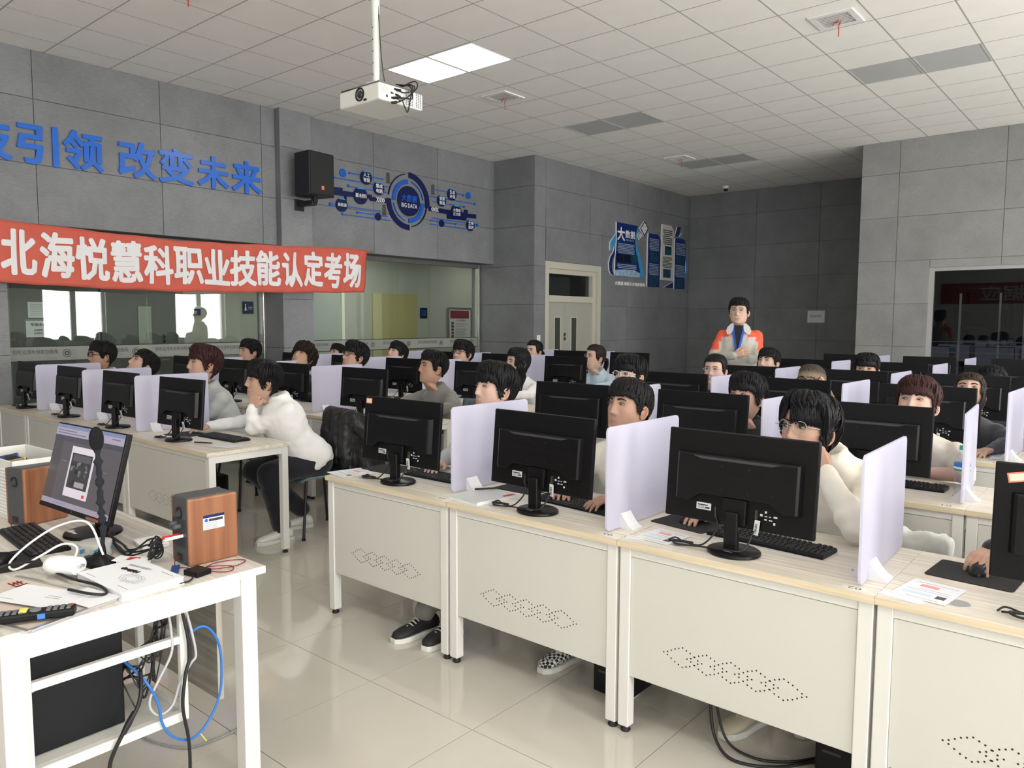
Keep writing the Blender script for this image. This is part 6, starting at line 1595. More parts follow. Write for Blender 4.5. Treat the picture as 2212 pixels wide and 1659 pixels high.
# ---------------- chairs
ch0 = None
M_SEAT = mat('teal_grey_shell', srgb(92, 112, 112), .5); M_CHL = mat('black_tube', (.014, .014, .015, 1), .4)
def chair(x, y, rz, label):
    global ch0
    if ch0 is None:
        ch0 = t = empty('chair', (x, y, 0), rz)
        b = MB(); n = 12
        for i in range(n + 1):
            for j in range(n + 1):
                u, v = -1 + 2 * i / n, -1 + 2 * j / n; b.v.append((.21 * u * (1 - .06 * v * v), .20 * v, .435 + .015 * u * u - .02 * (v < -.7) * (abs(v) - .7) / .3))
        for i in range(n):
            for j in range(n): a = i * (n + 1) + j; b.f.append((a, a + n + 1, a + n + 2, a + 1))
        o = b.build('seat', M_SEAT, t, smooth='all'); m_ = o.modifiers.new('thick', 'SOLIDIFY'); m_.thickness = .014
        b = MB()
        for i in range(n + 1):
            for j in range(n + 1):
                u, v = -1 + 2 * i / n, j / n; b.v.append((.205 * u * (1 - .1 * v), .215 + .05 * v - .035 * u * u, .47 + .36 * v))
        for i in range(n):
            for j in range(n): a = i * (n + 1) + j; b.f.append((a, a + n + 1, a + n + 2, a + 1))
        o = b.build('backrest', M_SEAT, t, smooth='all'); m_ = o.modifiers.new('thick', 'SOLIDIFY'); m_.thickness = .012
        for sx in (-1, 1):
            for y0, y1 in ((-.14, -.19), (.16, .21)):
                MB().tube([(sx * .16, y0, .42), (sx * .20, y1, .012)], .0105, 8).build('leg', M_CHL, t); MB().tube([(sx * .20, y1, 0), (sx * .20, y1, .02)], .014, 8).build('leg_cap', M_FOOT, t)
            MB().tube([(sx * .17, .17, .41), (sx * .18, .21, .47), (sx * .17, .235, .62)], .009, 8).build('back_support', M_CHL, t)
        tag(t, label, 'chair', 'teal shell chairs'); return t
    return dup(ch0, (x, y, 0), rz, label)
chair(-4.74, 3.32, R(-8), 'teal shell chair with thin black legs under the white-shirted man')
for x, y, lab in ((-1.06, 3.42, 'chair under the man with wire glasses at desk 02'), (-1.87, 3.40, 'chair under the short-haired man at desk 03'), (-2.72, 3.40, 'chair under the floppy-haired man at desk 04'), (-5.88, 3.44, 'chair under the man in the light grey sweater'), (-.96, 4.82, 'chair under the reddish-haired man in the second row'), (-4.87, 5.02, 'chair under the cropped-haired man in grey')):
    chair(x, y, 0, lab)
# black jacket hung over the chair back
b = MB()
capsule(b, [(-.19, .0, .84), (.19, .0, .84)], [.055, .055], 12)
capsule(b, [(-.16, .035, .80), (-.17, .07, .45)], [.075, .085], 12); capsule(b, [(.16, .035, .80), (.19, .10, .45)], [.075, .09], 12); capsule(b, [(0, .05, .80), (.0, .09, .45)], [.08, .085], 12)
capsule(b, [(.21, .0, .80), (.27, .12, .60), (.28, .17, .42)], [.06, .055, .05], 12); capsule(b, [(-.21, .0, .80), (-.25, .08, .60), (-.26, .10, .45)], [.06, .055, .05], 12)
for sx in (-.13, 0, .13): capsule(b, [(sx, -.035, .82), (sx * 1.1, -.055, .50)], [.06, .065], 12)
me = voxel(b, .014, 4); wrinkle(me, .009, 4.2)
o = link('jacket', me, mat('black_nylon', (.012, .012, .014, 1), .35, bump=.3, bscale=30)); o.location = (-4.70, 3.555, .01); o.rotation_euler = (0, 0, R(-8)); tag(o, 'black jacket hung over the chair behind the white-shirted man', 'jacket')
b = MB()
capsule(b, [(-.20, .0, .70), (.20, .0, .70)], [.06, .06], 12); capsule(b, [(-.15, .05, .68), (-.15, .07, .40)], [.08, .08], 12); capsule(b, [(.15, .05, .68), (.16, .08, .40)], [.08, .08], 12)
me = voxel(b, .015, 4); wrinkle(me, .012, 9.2)
o = link('jacket', me, cloth('pale_grey_jacket', srgb(190, 192, 188))); o.location = (-.70, 3.42, .02); o.scale = (.5, .7, .92); tag(o, 'pale grey jacket behind the partition of desk 02', 'jacket')
# ================================================================ teacher's desk in the foreground
TZ = .75
M_TTOP = wood('grey_streak_laminate', srgb(186, 179, 168), srgb(214, 209, 200), 1.0, 0, .4)
M_TPAN = wood('grey_wood_panel', srgb(120, 116, 108), srgb(150, 146, 138), .8, 0, .5)
t = empty('teacher_desk', (-3.1, .98, 0)); tag(t, 'white-framed teacher desk with pale wood top in the near left corner', 'desk')
TX = lambda x: x + 3.1
TY = lambda y: y - .98
def tb_(name, x0, x1, y0, y1, z0, z1, m, bev=.003): return MB().box(TX(x0), TX(x1), TY(y0), TY(y1), z0, z1).build(name, m, t, bevel=bev)
tb_('desktop', -3.98, -2.24, .585, 1.37, .725, .75, M_TTOP, .002)
tb_('edge_band', -2.24, -2.2385, .585, 1.37, .7255, .7495, mat('edge_band_cream', srgb(222, 218, 208), .5), 0)
for x0 in (-3.94, -2.31):
    for y0 in (.605, 1.29): tb_('leg', x0, x0 + .055, y0, y0 + .055, 0, .725, M_FRAME)
tb_('end_rail', -2.305, -2.26, .66, 1.29, .662, .725, M_FRAME); tb_('end_rail', -3.935, -3.89, .66, 1.29, .662, .725, M_FRAME)
tb_('long_rail', -3.885, -2.31, 1.295, 1.335, .675, .725, M_FRAME); tb_('long_rail', -3.885, -2.31, .61, .65, .675, .725, M_FRAME)
tb_('modesty_panel', -3.80, -2.385, 1.268, 1.288, .272, .70, M_TPAN, .002); tb_('panel_edge', -2.385, -2.383, 1.268, 1.288, .272, .70, mat('panel_edge', srgb(190, 184, 172), .5), 0)
# computer rack under the top
for x0 in (-2.315, -2.62):
    for y0 in (.662, 1.098): tb_('rack_post', x0, x0 + .022, y0, y0 + .022, .30, .70, M_FRAME)
    tb_('rack_rail', x0, x0 + .022, .684, 1.098, .553, .578, M_FRAME); tb_('rack_rail', x0, x0 + .022, .684, 1.098, .300, .330, M_FRAME)
for y0 in (.662, 1.098): tb_('rack_rail', -2.598, -2.315, y0, y0 + .022, .553, .578, M_FRAME); tb_('rack_rail', -2.598, -2.315, y0, y0 + .022, .300, .330, M_FRAME)
tb_('rack_shelf', -2.60, -2.315, .684, 1.098, .320, .330, M_MOD, 0)
p = empty('computer_tower', (-2.46, .83, .331)); tag(p, 'large black computer tower on the rack under the teacher desk', 'computer')
MB().box(-.085, .095, -.14, .125, 0, .295).build('case', mat('tower_black', (.006, .007, .009, 1), .5, spec=.3), p, bevel=.006)
MB().box(-.08, .09, -.155, -.14, .01, .285).build('front_bezel', M_MON2, p, bevel=.004)
MB().box(.0952, .0962, -.135, -.12, .19, .215).build('sticker', M_STICK, p)
MB().box(-.07, .08, .125, .128, .02, .27).build('rear_plate', M_VENTG, p)

# two wooden bookshelf speakers, seen from the back
M_WOOD = wood('cherry_wood', srgb(118, 72, 47), srgb(148, 97, 66), .5, 2, .35); M_SGREY = mat('speaker_grey', srgb(72, 74, 76), .55)
def desk_speaker(x, y, rz, label, full):
    t = empty('desk_speaker', (x, y, TZ), rz); tag(t, label, 'loudspeaker', 'wood-sided speakers on the teacher desk')
    w, d, h = .062, .175, .230
    MB().box(-w + .014, w - .014, .004, d - .01, .002, h).build('cabinet', M_SGREY, t, bevel=.006, seg=3)
    for s in (-1, 1): MB().box(s * w - (.014 if s > 0 else 0), s * w + (.014 if s < 0 else 0), 0, d, 0, h - .002).build('side_panel', M_WOOD, t, bevel=.010, seg=4)
    MB().box(-w + .012, w - .012, .0, .006, .002, h - .004).build('back_panel', M_SGREY, t, bevel=.002)
    b = MB(); b.lathe([(.021, -.002), (.021, .003), (.016, .004), (.013, -.001), (.0, -.001)], 24, Matrix.Translation((0, 0, h * .76)) @ Matrix.Rotation(R(90), 4, 'X')); b.build('bass_port', M_BLACK, t, smooth=True)
    if full:
        MB().box(-w + .014, w - .014, -.0015, .0, .06, .155).build('control_plate', mat('control_dark', srgb(52, 54, 58), .4), t)
        for k, (xx, zz) in enumerate(((-.022, .135), (.004, .13))): MB().tube([(xx, 0, zz), (xx, -.022, zz)], .0085, 12).build('knob', mat('knob_grey', srgb(86, 88, 92), .4), t)
        for xx, m_ in ((-.012, M_RED), (.012, M_WHITE)): MB().tube([(xx + .01, 0, .10), (xx + .005, -.035, .098), (xx - .01, -.05, .094)], .0055, 8).build('audio_plug', m_, t)
        st = MB().box(w, w + .001, .05, .125, .115, .165).build('asset_label', M_PAPER, t)
        MB().box(w + .001, w + .0014, .05, .125, .155, .165).build('label_header', M_NAVY, st); MB().box(w + .001, w + .0014, .07, .12, .142, .151).build('barcode', M_PRINTB, st)
        for k in range(4): MB().box(w + .001, w + .0014, .058, .10, .118 + k * .006, .120 + k * .006).build('label_line', M_PRINTG, st)
        MB().prism(disc_pts(.061, .147, .006, 16), .001, .0014, Matrix.Translation((w, 0, 0)) @ WZ).build('label_logo', M_BLUE, st)
    MB().box(-.022, .012, -.002, .004, .012, .035).build('terminal', M_BLACK, t)
    MB().tube(smoothpath([(-.005, -.002, .025), (.0, -.02, .015), (.03, -.03, .004), (.075, -.01, .004)], 4), .0018, 5).build('speaker_wire', mat('crimson_wire', srgb(120, 30, 45), .5), t)
    return t
desk_speaker(-2.47, 1.195, R(-1), 'wood-sided speaker with asset label at the corner of the teacher desk', True)
desk_speaker(-3.435, 1.00, R(14), 'wood-sided speaker behind the teacher monitor', False)

# teacher's monitor, screen side
t = empty('teacher_monitor', (-3.075, 1.150, TZ), R(3.6)); tag(t, 'black monitor with a lit browser page on the teacher desk', 'monitor')
T_ = Matrix.Translation((.003, -.034, .25)) @ Matrix.Rotation(R(-14.7), 4, 'X')
def tp(o): o.matrix_basis = T_; return o
tp(MB().box(-.274, .274, .0, .022, -.166, .165).build('casing', M_MON, t, bevel=.004))
tp(MB().box(-.274, .274, -.004, .0, -.166, -.150).build('lower_bezel', M_MON2, t, bevel=.002))
def scr(name, c, e_): return mat(name, (.02, .02, .02, 1), .25, emis=srgb(*c), estr=e_)
sc_ = tp(MB().box(-.268, .268, -.0012, .0, -.148, .160).build('screen', scr('screen_dim', (66, 62, 66), .75), t))
def sp(x0, x1, z0, z1, c, e_=.8, n='screen_area', d=.0018): return MB().box(x0, x1, -d, -.0012, z0, z1).build(n, scr('scr_%d_%d_%d' % c, c, e_), sc_)
sp(-.268, .268, .118, .160, (150, 142, 160)); sp(-.268, .268, .146, .160, (110, 118, 150), d=.0021); sp(-.268, .268, -.148, -.128, (140, 132, 146)); sp(-.190, .268, -.128, .098, (74, 70, 74)); sp(-.268, .268, .098, .118, (60, 58, 70))
sp(-.105, .085, -.105, .085, (196, 188, 196), d=.0022)
sp(-.092, .070, -.072, .060, (50, 48, 52), .6, d=.0026)
random.seed(2)
for k in range(26):
    x, z = random.uniform(-.088, .05), random.uniform(-.068, .02); g_ = random.choice((30, 60, 95, 120))
    sp(x, x + random.uniform(.006, .02), z, z + random.uniform(.006, .02), (g_, g_, g_), .6, 'photo_patch', .0029)
sp(-.03, .045, -.065, -.045, (150, 148, 146), .7, 'photo_patch', .003); sp(-.08, .06, .03, .055, (84, 82, 84), .6, 'photo_patch', .003)
sp(.045, .066, -.098, -.086, (200, 60, 60), .8, 'button', .0026)
for k in range(5): sp(-.16 + k * .02, -.15 + k * .02, -.142, -.134, (110, 120, 160), .8, 'taskbar_icon', .0022)
for x0, x1, z in ((-.255, -.1, .135), (.18, .24, .135), (-.255, -.02, .125), (-.17, -.13, .02), (.15, .19, .01)): sp(x0, x1, z, z + .004, (100, 96, 110), .8, 'page_text', .0023)
tp(MB().box(.12, .21, -.006, -.004, -.163, -.153).build('property_sticker', mat('orange_sticker', srgb(150, 90, 70), .5), t))
tp(MB().lathe([(.006, 0), (.006, .001)], 14, Matrix.Translation((0, -.004, -.158)) @ Matrix.Rotation(R(90), 4, 'X')).build('logo', M_VENTG, t))
MB().prism([(-.03, -.012), (.03, -.012), (.03, .02), (-.03, .02)], .012, .17, Matrix.Translation((0, .03, 0))).build('stand_neck', M_MON2, t, bevel=.008, seg=3)
MB().lathe([(.10, 0), (.103, .004), (.10, .012), (.05, .018), (0, .019)], 32, Matrix.Translation((0, .0, 0))).build('stand_base', M_MON2, t, smooth=True)
for dx in (-.06, -.02): MB().box(dx, dx + .03, -.07, -.05, .0135, .0165).build('base_sticker', M_STICK, t)

kb_at(-3.14, .965, R(-4), 'black keyboard in front of the teacher monitor', TZ)
pad_at(-2.93, .805, R(-10), 'black mouse pad at the left edge of the teacher desk', TZ); mouse_at(-2.93, .80, R(20), 'black mouse at the left edge of the teacher desk', TZ + .003)

# microphone with foam and wrapped gooseneck
t = empty('desk_microphone', (-2.665, 1.015, TZ), R(10)); tag(t, 'black gooseneck desk microphone with foam windscreen', 'microphone')
MB().lathe([(.062, 0), (.064, .006), (.058, .016), (.03, .03), (.018, .04), (0, .04)], 28, Matrix.Scale(1.15, 4, (1, 0, 0)) @ Matrix.Scale(.72, 4, (0, 1, 0))).build('base', M_MON, t, smooth=True)
MB().box(-.055, -.03, -.022, -.005, .017, .026).build('switch', M_VENTG, t)
MB().cyl((.012, 0, .03), (.012, 0, .075), .014, 14, .009).build('socket', M_MON, t)
neck = smoothpath([(.012, 0, .06), (.018, .003, .12), (.012, .002, .20), (.014, .0, .30), (.008, 0, .40)], 8)
cl = MB(); cl.tube(neck, [.006 + .006 * abs(sin(i * .62)) * (1 if i > 4 else .2) + (.004 * sin(i * 2.3) if i > 6 else 0) for i in range(len(neck))], 10)
cl.build('wrapped_neck', mat('dark_mesh_cloth', (.022, .026, .036, 1), .9, bump=.8, bscale=500), t, smooth='all')
MB().ell((.006, 0, .425), (.0225, .0225, .042), 20, 14).build('foam', mat('black_foam', (.008, .008, .010, 1), 1, bump=.8, bscale=900), t, smooth='all')

# packing tape
t = empty('packing_tape', (-2.785, 1.045, TZ)); tag(t, 'roll of translucent packing tape with blue print beside the microphone', 'tape')
MB().lathe([(.050, .0), (.054, .001), (.054, .049), (.050, .05)], 32).build('tape_roll', mat('tape_clear', srgb(196, 196, 190), .25, alpha=.85), t, smooth=True)
b = MB(); v = []; f = []
for i in range(32):
    a = 2 * pi * i / 32; v += [(.0385 * cos(a), .0385 * sin(a), .001), (.0385 * cos(a), .0385 * sin(a), .049), (.050 * cos(a), .050 * sin(a), .049), (.050 * cos(a), .050 * sin(a), .001)]; j = (i + 1) % 32
    for k in range(4): f.append((4 * i + k, 4 * j + k, 4 * j + (k + 1) % 4, 4 * i + (k + 1) % 4))
b.add(v, f).build('core', mat('core_white', srgb(214, 212, 205), .6), t, smooth=True)
for a0 in (-130, -80, -25, 40):
    q = MB(); vv = []; 
    for i in range(5): a = R(a0 + i * 6); vv += [(.0545 * cos(a), .0545 * sin(a), .018 + i * .002), (.0545 * cos(a), .0545 * sin(a), .032 + i * .002)]
    q.add(vv, [(2 * i, 2 * i + 2, 2 * i + 3, 2 * i + 1) for i in range(4)]).build('blue_print', mat('tape_blue', srgb(60, 130, 180), .4), t)
# cigarette pack
t = empty('cigarette_pack', (-2.575, 1.085, TZ), R(38)); tag(t, 'open white cigarette pack with red print', 'cigarette pack')
MB().box(-.044, .044, -.028, .028, 0, .022).build('carton', M_PAPER, t, bevel=.001); MB().box(.005, .03, -.0285, -.028, .010, .020).build('red_print', M_RED, t); MB().box(-.02, .02, -.015, .015, .022, .0224).build('red_print', M_RED, t)
for k in range(3): MB().box(-.035, .0, -.0285, -.028, .004 + k * .005, .006 + k * .005).build('print_line', M_PRINTG, t)
MB().prism([(-.044, -.028), (-.062, -.028), (-.062, .028), (-.044, .028)], .014, .016, Matrix.Rotation(R(8), 4, 'Y')).build('flap', M_PAPER, t)
for k in range(2): MB().tube([(-.03, -.012 + k * .01, .010), (-.066, -.012 + k * .01, .012)], .0038, 10).build('cigarette', M_PAPER, t)
# book
t = empty('textbook', (-2.415, 1.005, TZ), R(2)); tag(t, 'thick white textbook with Hadoop on the cover, lying on the teacher desk', 'book')
MB().box(-.148, .148, -.094, .094, .003, .021).build('pages', mat('page_edges', (.70, .71, .74, 1), .8, var=.15, vscale=400, stretch=(1, 1, 4)), t)
MB().box(-.150, .150, -.096, .096, 0, .003).build('back_cover', M_PAPER, t); MB().box(-.150, .150, -.096, .096, .021, .0235).build('front_cover', M_PAPER, t, bevel=.001)
RZ = Matrix.Translation((0, 0, .0238)) @ Matrix.Rotation(R(200), 4, 'Z')
text_obj('lettering', 'Hadoop', M_PRINTB, Matrix.Translation((-.04, .02, .0238)) @ Matrix.Rotation(R(190), 4, 'Z'), t, width=.085, height=.024, bold=.03)
text_obj('lettering', '大数据开发基础', M_PRINTB, Matrix.Translation((-.045, .055, .0238)) @ Matrix.Rotation(R(190), 4, 'Z'), t, width=.11, height=.014)
MB().box(-.032, -.022, .012, .03, .0235, .0245).build('red_mark', M_RED, t)
for k in range(3):
    ring = [(.045 + (.055 - k * .013) * cos(2 * pi * i / 32), -.015 + (.03 - k * .007) * sin(2 * pi * i / 32) + .003 * sin(i * 2.1), .0240) for i in range(33)]
    MB().tube(ring, .0006 + .0003 * (k == 1), 4, caps=False).build('sketch_ellipse', M_PRINTG, t)
for a, b_, c_, d_ in ((-.12, -.06, -.08, -.078), (.05, .12, .075, .077), (.07, .13, -.07, -.068)): MB().box(a, b_, c_, d_, .0235, .0242).build('print_line', M_PRINTG, t)
# white rounded adapter
t = empty('white_charger', (-2.62, .885, TZ + .012), R(30)); tag(t, 'white rounded plastic plug housing with white lead on the teacher desk', 'charger')
b = MB(); prof = [(-.055, .020), (-.045, .031), (-.02, .036), (.03, .037), (.058, .034), (.060, .030)]
b.lathe([(r_, z_) for z_, r_ in prof], 24, Matrix.Translation((0, 0, .028)) @ Matrix.Rotation(R(90), 4, 'Y') @ Matrix.Scale(.8, 4, (1, 0, 0))); b.build('housing', M_WHITE, t, smooth=True)
for s in (-.008, .008): MB().box(.060, .072, s - .003, s + .003, .024, .034).build('prong', M_STEEL, t)
t = MB().tube(smoothpath([(-2.60, 1.0, .80), (-2.66, .98, .90), (-2.76, .93, .885), (-2.82, .86, .83), (-2.83, .80, .775), (-2.78, .80, .762), (-2.74, .86, .80), (-2.72, .92, .83), (-2.68, .95, .82), (-2.67, .93, .77)], 7), .0036, 8).build('white_network_cable', M_WHITE, None, smooth='all'); tag(t, 'white network cable looping above the keyboard', 'cable')
t = MB().tube(smoothpath([(-2.78, .70, .762), (-2.80, .77, .775), (-2.72, .84, .79), (-2.62, .86, .775), (-2.52, .88, .768), (-2.40, .91, .766), (-2.33, .90, .762), (-2.33, .86, .772), (-2.42, .83, .772)], 6), .0045, 8).build('black_video_cable', M_CABLE, None, smooth='all'); tag(t, 'thick black video cable looping over the papers', 'cable')
# acrylic notice tray with sheets
t = empty('glass_mat', (-2.45, .74, TZ), R(16)); tag(t, 'aluminium-edged desk tray with printed sheets under the remote control', 'tray')
MB().box(-.25, .21, -.145, .12, 0, .004).build('base_sheet', mat('tray_sheet', srgb(205, 190, 178), .3), t)
for q in ((-.25, .21, -.15, -.138), (-.25, .21, .113, .125), (.20, .215, -.138, .113)): MB().box(q[0], q[1], q[2], q[3], .0, .009).build('edge_strip', M_ALU, t, bevel=.001)
text_obj('lettering', '主监考人', mat('red_print', srgb(170, 50, 45), .5), Matrix.Translation((-.12, .07, .0046)) @ Matrix.Rotation(R(-8), 4, 'Z'), t, width=.18, height=.035, bold=.03)
sheet('white_envelope', -2.455, .765, R(22), .26, .13, 'white printed envelope lying across the desk tray', z=TZ + .0105, draw=[(.02, .07, .01, .013, M_PRINTG), (.02, .075, -.002, .001, M_PRINTG), (-.12, -.05, -.045, -.043, M_PRINTG)], cat='envelope')
sheet('white_paper', -2.345, .855, R(12), .16, .10, 'loose white paper beside the envelope on the tray', z=TZ + .0095)
# remote control
t = empty('remote_control', (-2.285, .70, TZ + .010), R(62)); tag(t, 'black remote control with yellow and blue stickers', 'remote control')
MB().box(-.095, .095, -.024, .024, 0, .022).build('body', M_MON, t, bevel=.006, seg=3)
for i in range(11):
    for j in range(3):
        if 4 <= i <= 6: continue
        MB().box(-.085 + i * .016, -.075 + i * .016, -.016 + j * .013, -.009 + j * .013, .022, .0245).build('button', mat('remote_grey', (.16, .17, .18, 1), .5), t)
MB().lathe([(.014, .022), (.014, .025), (.008, .026), (0, .026)], 20, Matrix.Translation((.0, 0, 0))).build('dial', mat('remote_grey', (.16, .17, .18, 1), .5), t)
MB().lathe([(.004, .022), (.004, .025)], 10, Matrix.Translation((.085, .01, 0))).build('power_button', M_RED, t)
MB().box(-.038, -.020, -.012, .018, .0222, .0255).build('yellow_sticker', mat('yellow_sticker', srgb(222, 220, 100), .6), t); MB().box(.008, .026, -.0248, -.024, .004, .018).build('blue_sticker', mat('blue_sticker', srgb(60, 120, 200), .6), t)
# small adapter box with red cable
t = empty('audio_adapter', (-2.325, 1.178, TZ), R(12)); tag(t, 'small black adapter box with a red cable coil beside the speaker', 'adapter')
MB().box(-.032, .032, -.028, .028, 0, .018).build('box', M_MON, t, bevel=.002)
MB().tube(smoothpath([(.02, -.028, .008), (.04, -.07, .004), (.015, -.14, .006), (-.02, -.22, .004)], 5), .0028, 6).build('black_lead', M_CABLE, t); MB().tube([(.018, -.13, .006), (.0, -.17, .005)], .005, 8).build('plug', M_CABLE, t)
M_CRIM = mat('crimson_wire', srgb(120, 30, 45), .5)
MB().tube(smoothpath([(-.01, .028, .006), (-.03, .09, .006), (-.01, .15, .004), (.03, .17, .004), (.05, .12, .004), (.03, .06, .006), (.0, .035, .006), (.05, .04, .004), (.075, .07, .004), (.04, .10, .006), (-.02, .05, .008)], 6), .0018, 5).build('red_cable', M_CRIM, t, smooth='all')
# small hub and blue cards
t = empty('network_hub', (-2.755, 1.225, TZ), R(-8)); tag(t, 'flat white network box behind the cable bundle', 'network box'); MB().box(-.065, .065, -.045, .045, 0, .018).build('case', M_WHITE, t, bevel=.004)
for k in range(5): MB().box(-.05 + k * .02, -.04 + k * .02, -.0458, -.045, .005, .012).build('port', M_PRINTG, t)
for k in range(3): MB().box(-.03 + k * .02, -.02 + k * .02, -.01, .0, .018, .0184).build('print', M_PRINTG, t)
t = MB().box(-.035, .035, -.012, .012, 0, .008).build('blue_card_case', mat('card_blue', srgb(34, 62, 120), .5), None, loc=(-2.415, 1.148, TZ)); t.rotation_euler = (0, 0, R(-30)); tag(t, 'small blue card case between the book and the adapter', 'card case')
# cable bundle beside the speaker
random.seed(11)
for k in range(5):
    pts = [(-3.0 + random.uniform(-.02, .02), 1.17 + random.uniform(-.02, .02), .765), (-2.90, 1.13 + random.uniform(-.01, .02), .762 + k * .004), (-2.76, 1.12 + random.uniform(-.015, .015), .762 + k * .004), (-2.64, 1.10 + random.uniform(-.015, .02), .765 + k * .005), (-2.56, 1.15 + random.uniform(-.02, .02), .79 + random.uniform(0, .05)), (-2.53, 1.16, .83 - k * .01), (-2.56, 1.13, .77)]
    t = MB().tube(smoothpath(pts, 6), .0032, 6).build('black_cable', M_CABLE, None, smooth='all'); tag(t, 'black cable in the bundle running to the front speaker', 'cable', 'black cables bundled on the teacher desk')
for k in range(3):
    c = Vector((-2.555 + k * .012, 1.14, .80)); ring = [c + Vector((.018 * cos(a) + .01 * sin(a * .5), .02 * sin(a), .035 * sin(a + k))) for a in [i * .45 for i in range(22)]]
    t = MB().tube(ring, .003, 6).build('black_cable_coil', M_CABLE, None, smooth='all'); tag(t, 'coiled black cable hanging at the back of the front speaker', 'cable', 'coiled cables behind the speaker')
# cables hanging under the desk
def cab(name, pts, r_, m, label, group=None, n=7):
    t = MB().tube(smoothpath(pts, n), r_, 8).build(name, m, None, smooth='all'); tag(t, label, 'cable', group); return t
M_CBLUE = mat('blue_cable', srgb(48, 112, 190), .45); M_CGREY = mat('grey_cable', srgb(176, 176, 180), .5)
cab('blue_network_cable', [(-2.40, .955, .53), (-2.30, .987, .474), (-2.285, 1.019, .394), (-2.28, 1.028, .325), (-2.28, 1.058, .272), (-2.29, 1.109, .235), (-2.3, 1.16, .237), (-2.3, 1.204, .286), (-2.3, 1.23, .345), (-2.3, 1.237, .428), (-2.3, 1.231, .503), (-2.3, 1.208, .557), (-2.3, 1.175, .585), (-2.31, 1.141, .571), (-2.36, 1.125, .52)], .0042, M_CBLUE, 'blue network cable hanging in a loop under the teacher desk')
cab('grey_cable', [(-2.34, 1.08, .70), (-2.30, 1.074, .60), (-2.29, 1.068, .535), (-2.29, 1.027, .465), (-2.29, .998, .415), (-2.29, 1.0, .378), (-2.29, 1.027, .351), (-2.29, 1.067, .368), (-2.29, 1.093, .432), (-2.28, 1.123, .484), (-2.28, 1.141, .507), (-2.28, 1.131, .581), (-2.30, 1.115, .69)], .0042, M_CGREY, 'light grey cable loop under the teacher desk')
cab('black_power_cable', [(-2.28, 1.095, .70), (-2.275, 1.119, .532), (-2.27, 1.10, .457), (-2.27, 1.089, .358), (-2.275, 1.106, .247), (-2.28, 1.11, .136), (-2.29, 1.10, .012)], .0055, M_CABLE, 'thick black cable dropping to the floor beside the rack post')
cab('black_power_cable', [(-2.32, .985, .50), (-2.28, .968, .457), (-2.27, .951, .412), (-2.27, .917, .364), (-2.28, .886, .303), (-2.29, .873, .247), (-2.30, .87, .12), (-2.31, .875, .012)], .0060, M_CABLE, 'thick black power cable with a plug hanging in front of the tower shelf')
t = MB().tube([(-2.275, .945, .40), (-2.273, .925, .372), (-2.276, .91, .345)], [.008, .010, .008], 10).build('cable_plug', M_CABLE, None); tag(t, 'black plug joint on the hanging power cable', 'plug')
random.seed(21)
for k in range(9):
    y0 = random.uniform(.97, 1.08); z0 = random.uniform(.36, .55)
    pts = [(-2.40, .96, random.uniform(.40, .56)), (-2.36 + random.uniform(-.02, .03), .985, z0), (-2.36, random.uniform(1.0, 1.07), z0 + random.uniform(-.08, .05)), (-2.37 + random.uniform(-.03, .03), random.uniform(1.03, 1.09), z0 + random.uniform(-.05, .1)), (-2.38, random.uniform(1.05, 1.10), .60), (-2.40, 1.085, .70)]
    cab('black_cable', pts, random.choice((.0022, .003, .0036)), M_CABLE, 'thin black cable in the tangle behind the tower', 'tangled cables behind the tower')
cab('floor_cable', [(-2.95, 1.18, .006), (-2.874, 1.194, .006), (-2.749, 1.216, .006), (-2.635, 1.27, .006), (-2.606, 1.361, .006), (-2.615, 1.481, .006), (-2.70, 1.60, .006)], .004, mat('cable_dark_grey', (.25, .25, .26, 1), .6), 'grey cable lying on the floor under the teacher desk')
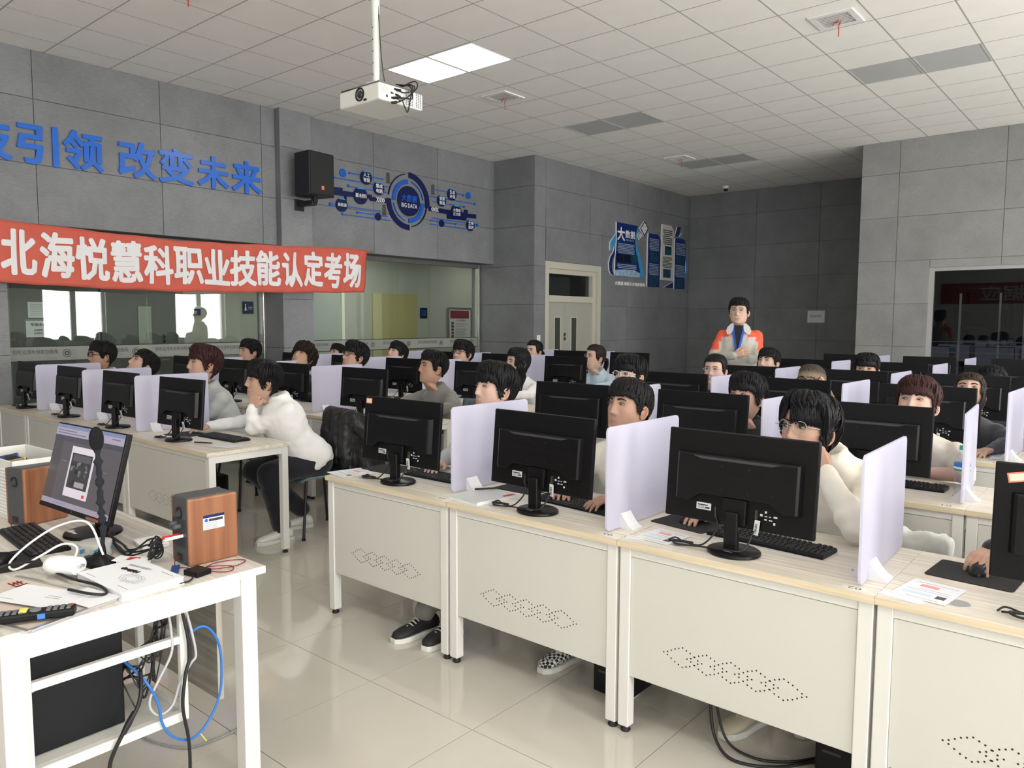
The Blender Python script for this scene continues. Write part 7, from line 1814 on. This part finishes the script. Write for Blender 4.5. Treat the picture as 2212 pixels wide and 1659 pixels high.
t = MB().box(-.003, .003, -.02, .02, 0, .004).build('cable_tie', mat('tie_yellow', srgb(190, 185, 90), .5), None, loc=(-2.30, 1.165, .215)); t.rotation_euler = (R(-60), 0, 0); tag(t, 'yellow tie dangling from the blue cable', 'cable tie')
# storage bin with phones
t = empty('phone_bin', (-3.70, 1.10, TZ), R(3)); tag(t, 'white open bin with ribbed front holding phones, at the left edge', 'bin')
W_, D_, H_ = .22, .11, .25
for b_ in ((-W_, W_, -D_, -D_ + .008), (-W_, W_, D_ - .008, D_), (-W_, -W_ + .008, -D_, D_), (W_ - .008, W_, -D_, D_)): MB().box(b_[0], b_[1], b_[2], b_[3], 0, H_).build('wall_sheet', M_FRAME, t, bevel=.002)
MB().box(-W_, W_, -D_, D_, 0, .006).build('bottom', M_FRAME, t)
for k in range(14): MB().tube([(-W_, -D_ - .002, .03 + k * .014), (W_, -D_ - .002, .03 + k * .014)], .003, 6).build('rib', M_WHITE, t)
pc = [('blue', srgb(52, 78, 128)), ('black', (.015, .015, .017, 1)), ('gold', srgb(190, 176, 130)), ('slate', srgb(92, 108, 122)), ('navy', srgb(30, 40, 70))]
for k, (nm, c) in enumerate(pc):
    o = MB().box(-.035, .035, -.004, .004, -.075, .075).build('mobile_phone', mat('phone_' + nm, c, .3), None, bevel=.003); o.location = (-3.86 + k * .07, 1.10 + .015 * (k % 2), TZ + .185); o.rotation_euler = (R(-12 + 6 * k), R(90 if k % 2 else 78), R(8)); tag(o, '%s mobile phone standing in the white bin' % nm, 'phone', 'phones in the white bin')
# things under the front row
cab('floor_cable', [(-1.20, 2.56, .30), (-1.19, 2.55, .16), (-1.16, 2.53, .05), (-1.08, 2.50, .008), (-.95, 2.55, .007), (-.85, 2.68, .007), (-.78, 2.72, .02), (-.74, 2.62, .04)], .006, M_CABLE, 'thick black cable trailing on the floor below the third front desk', n=8)
cab('floor_cable', [(-1.185, 2.57, .30), (-1.17, 2.56, .16), (-1.12, 2.55, .04), (-1.02, 2.56, .009), (-.92, 2.62, .007), (-.84, 2.73, .007)], .005, M_CABLE, 'second black cable trailing on the floor below the third front desk', n=8)
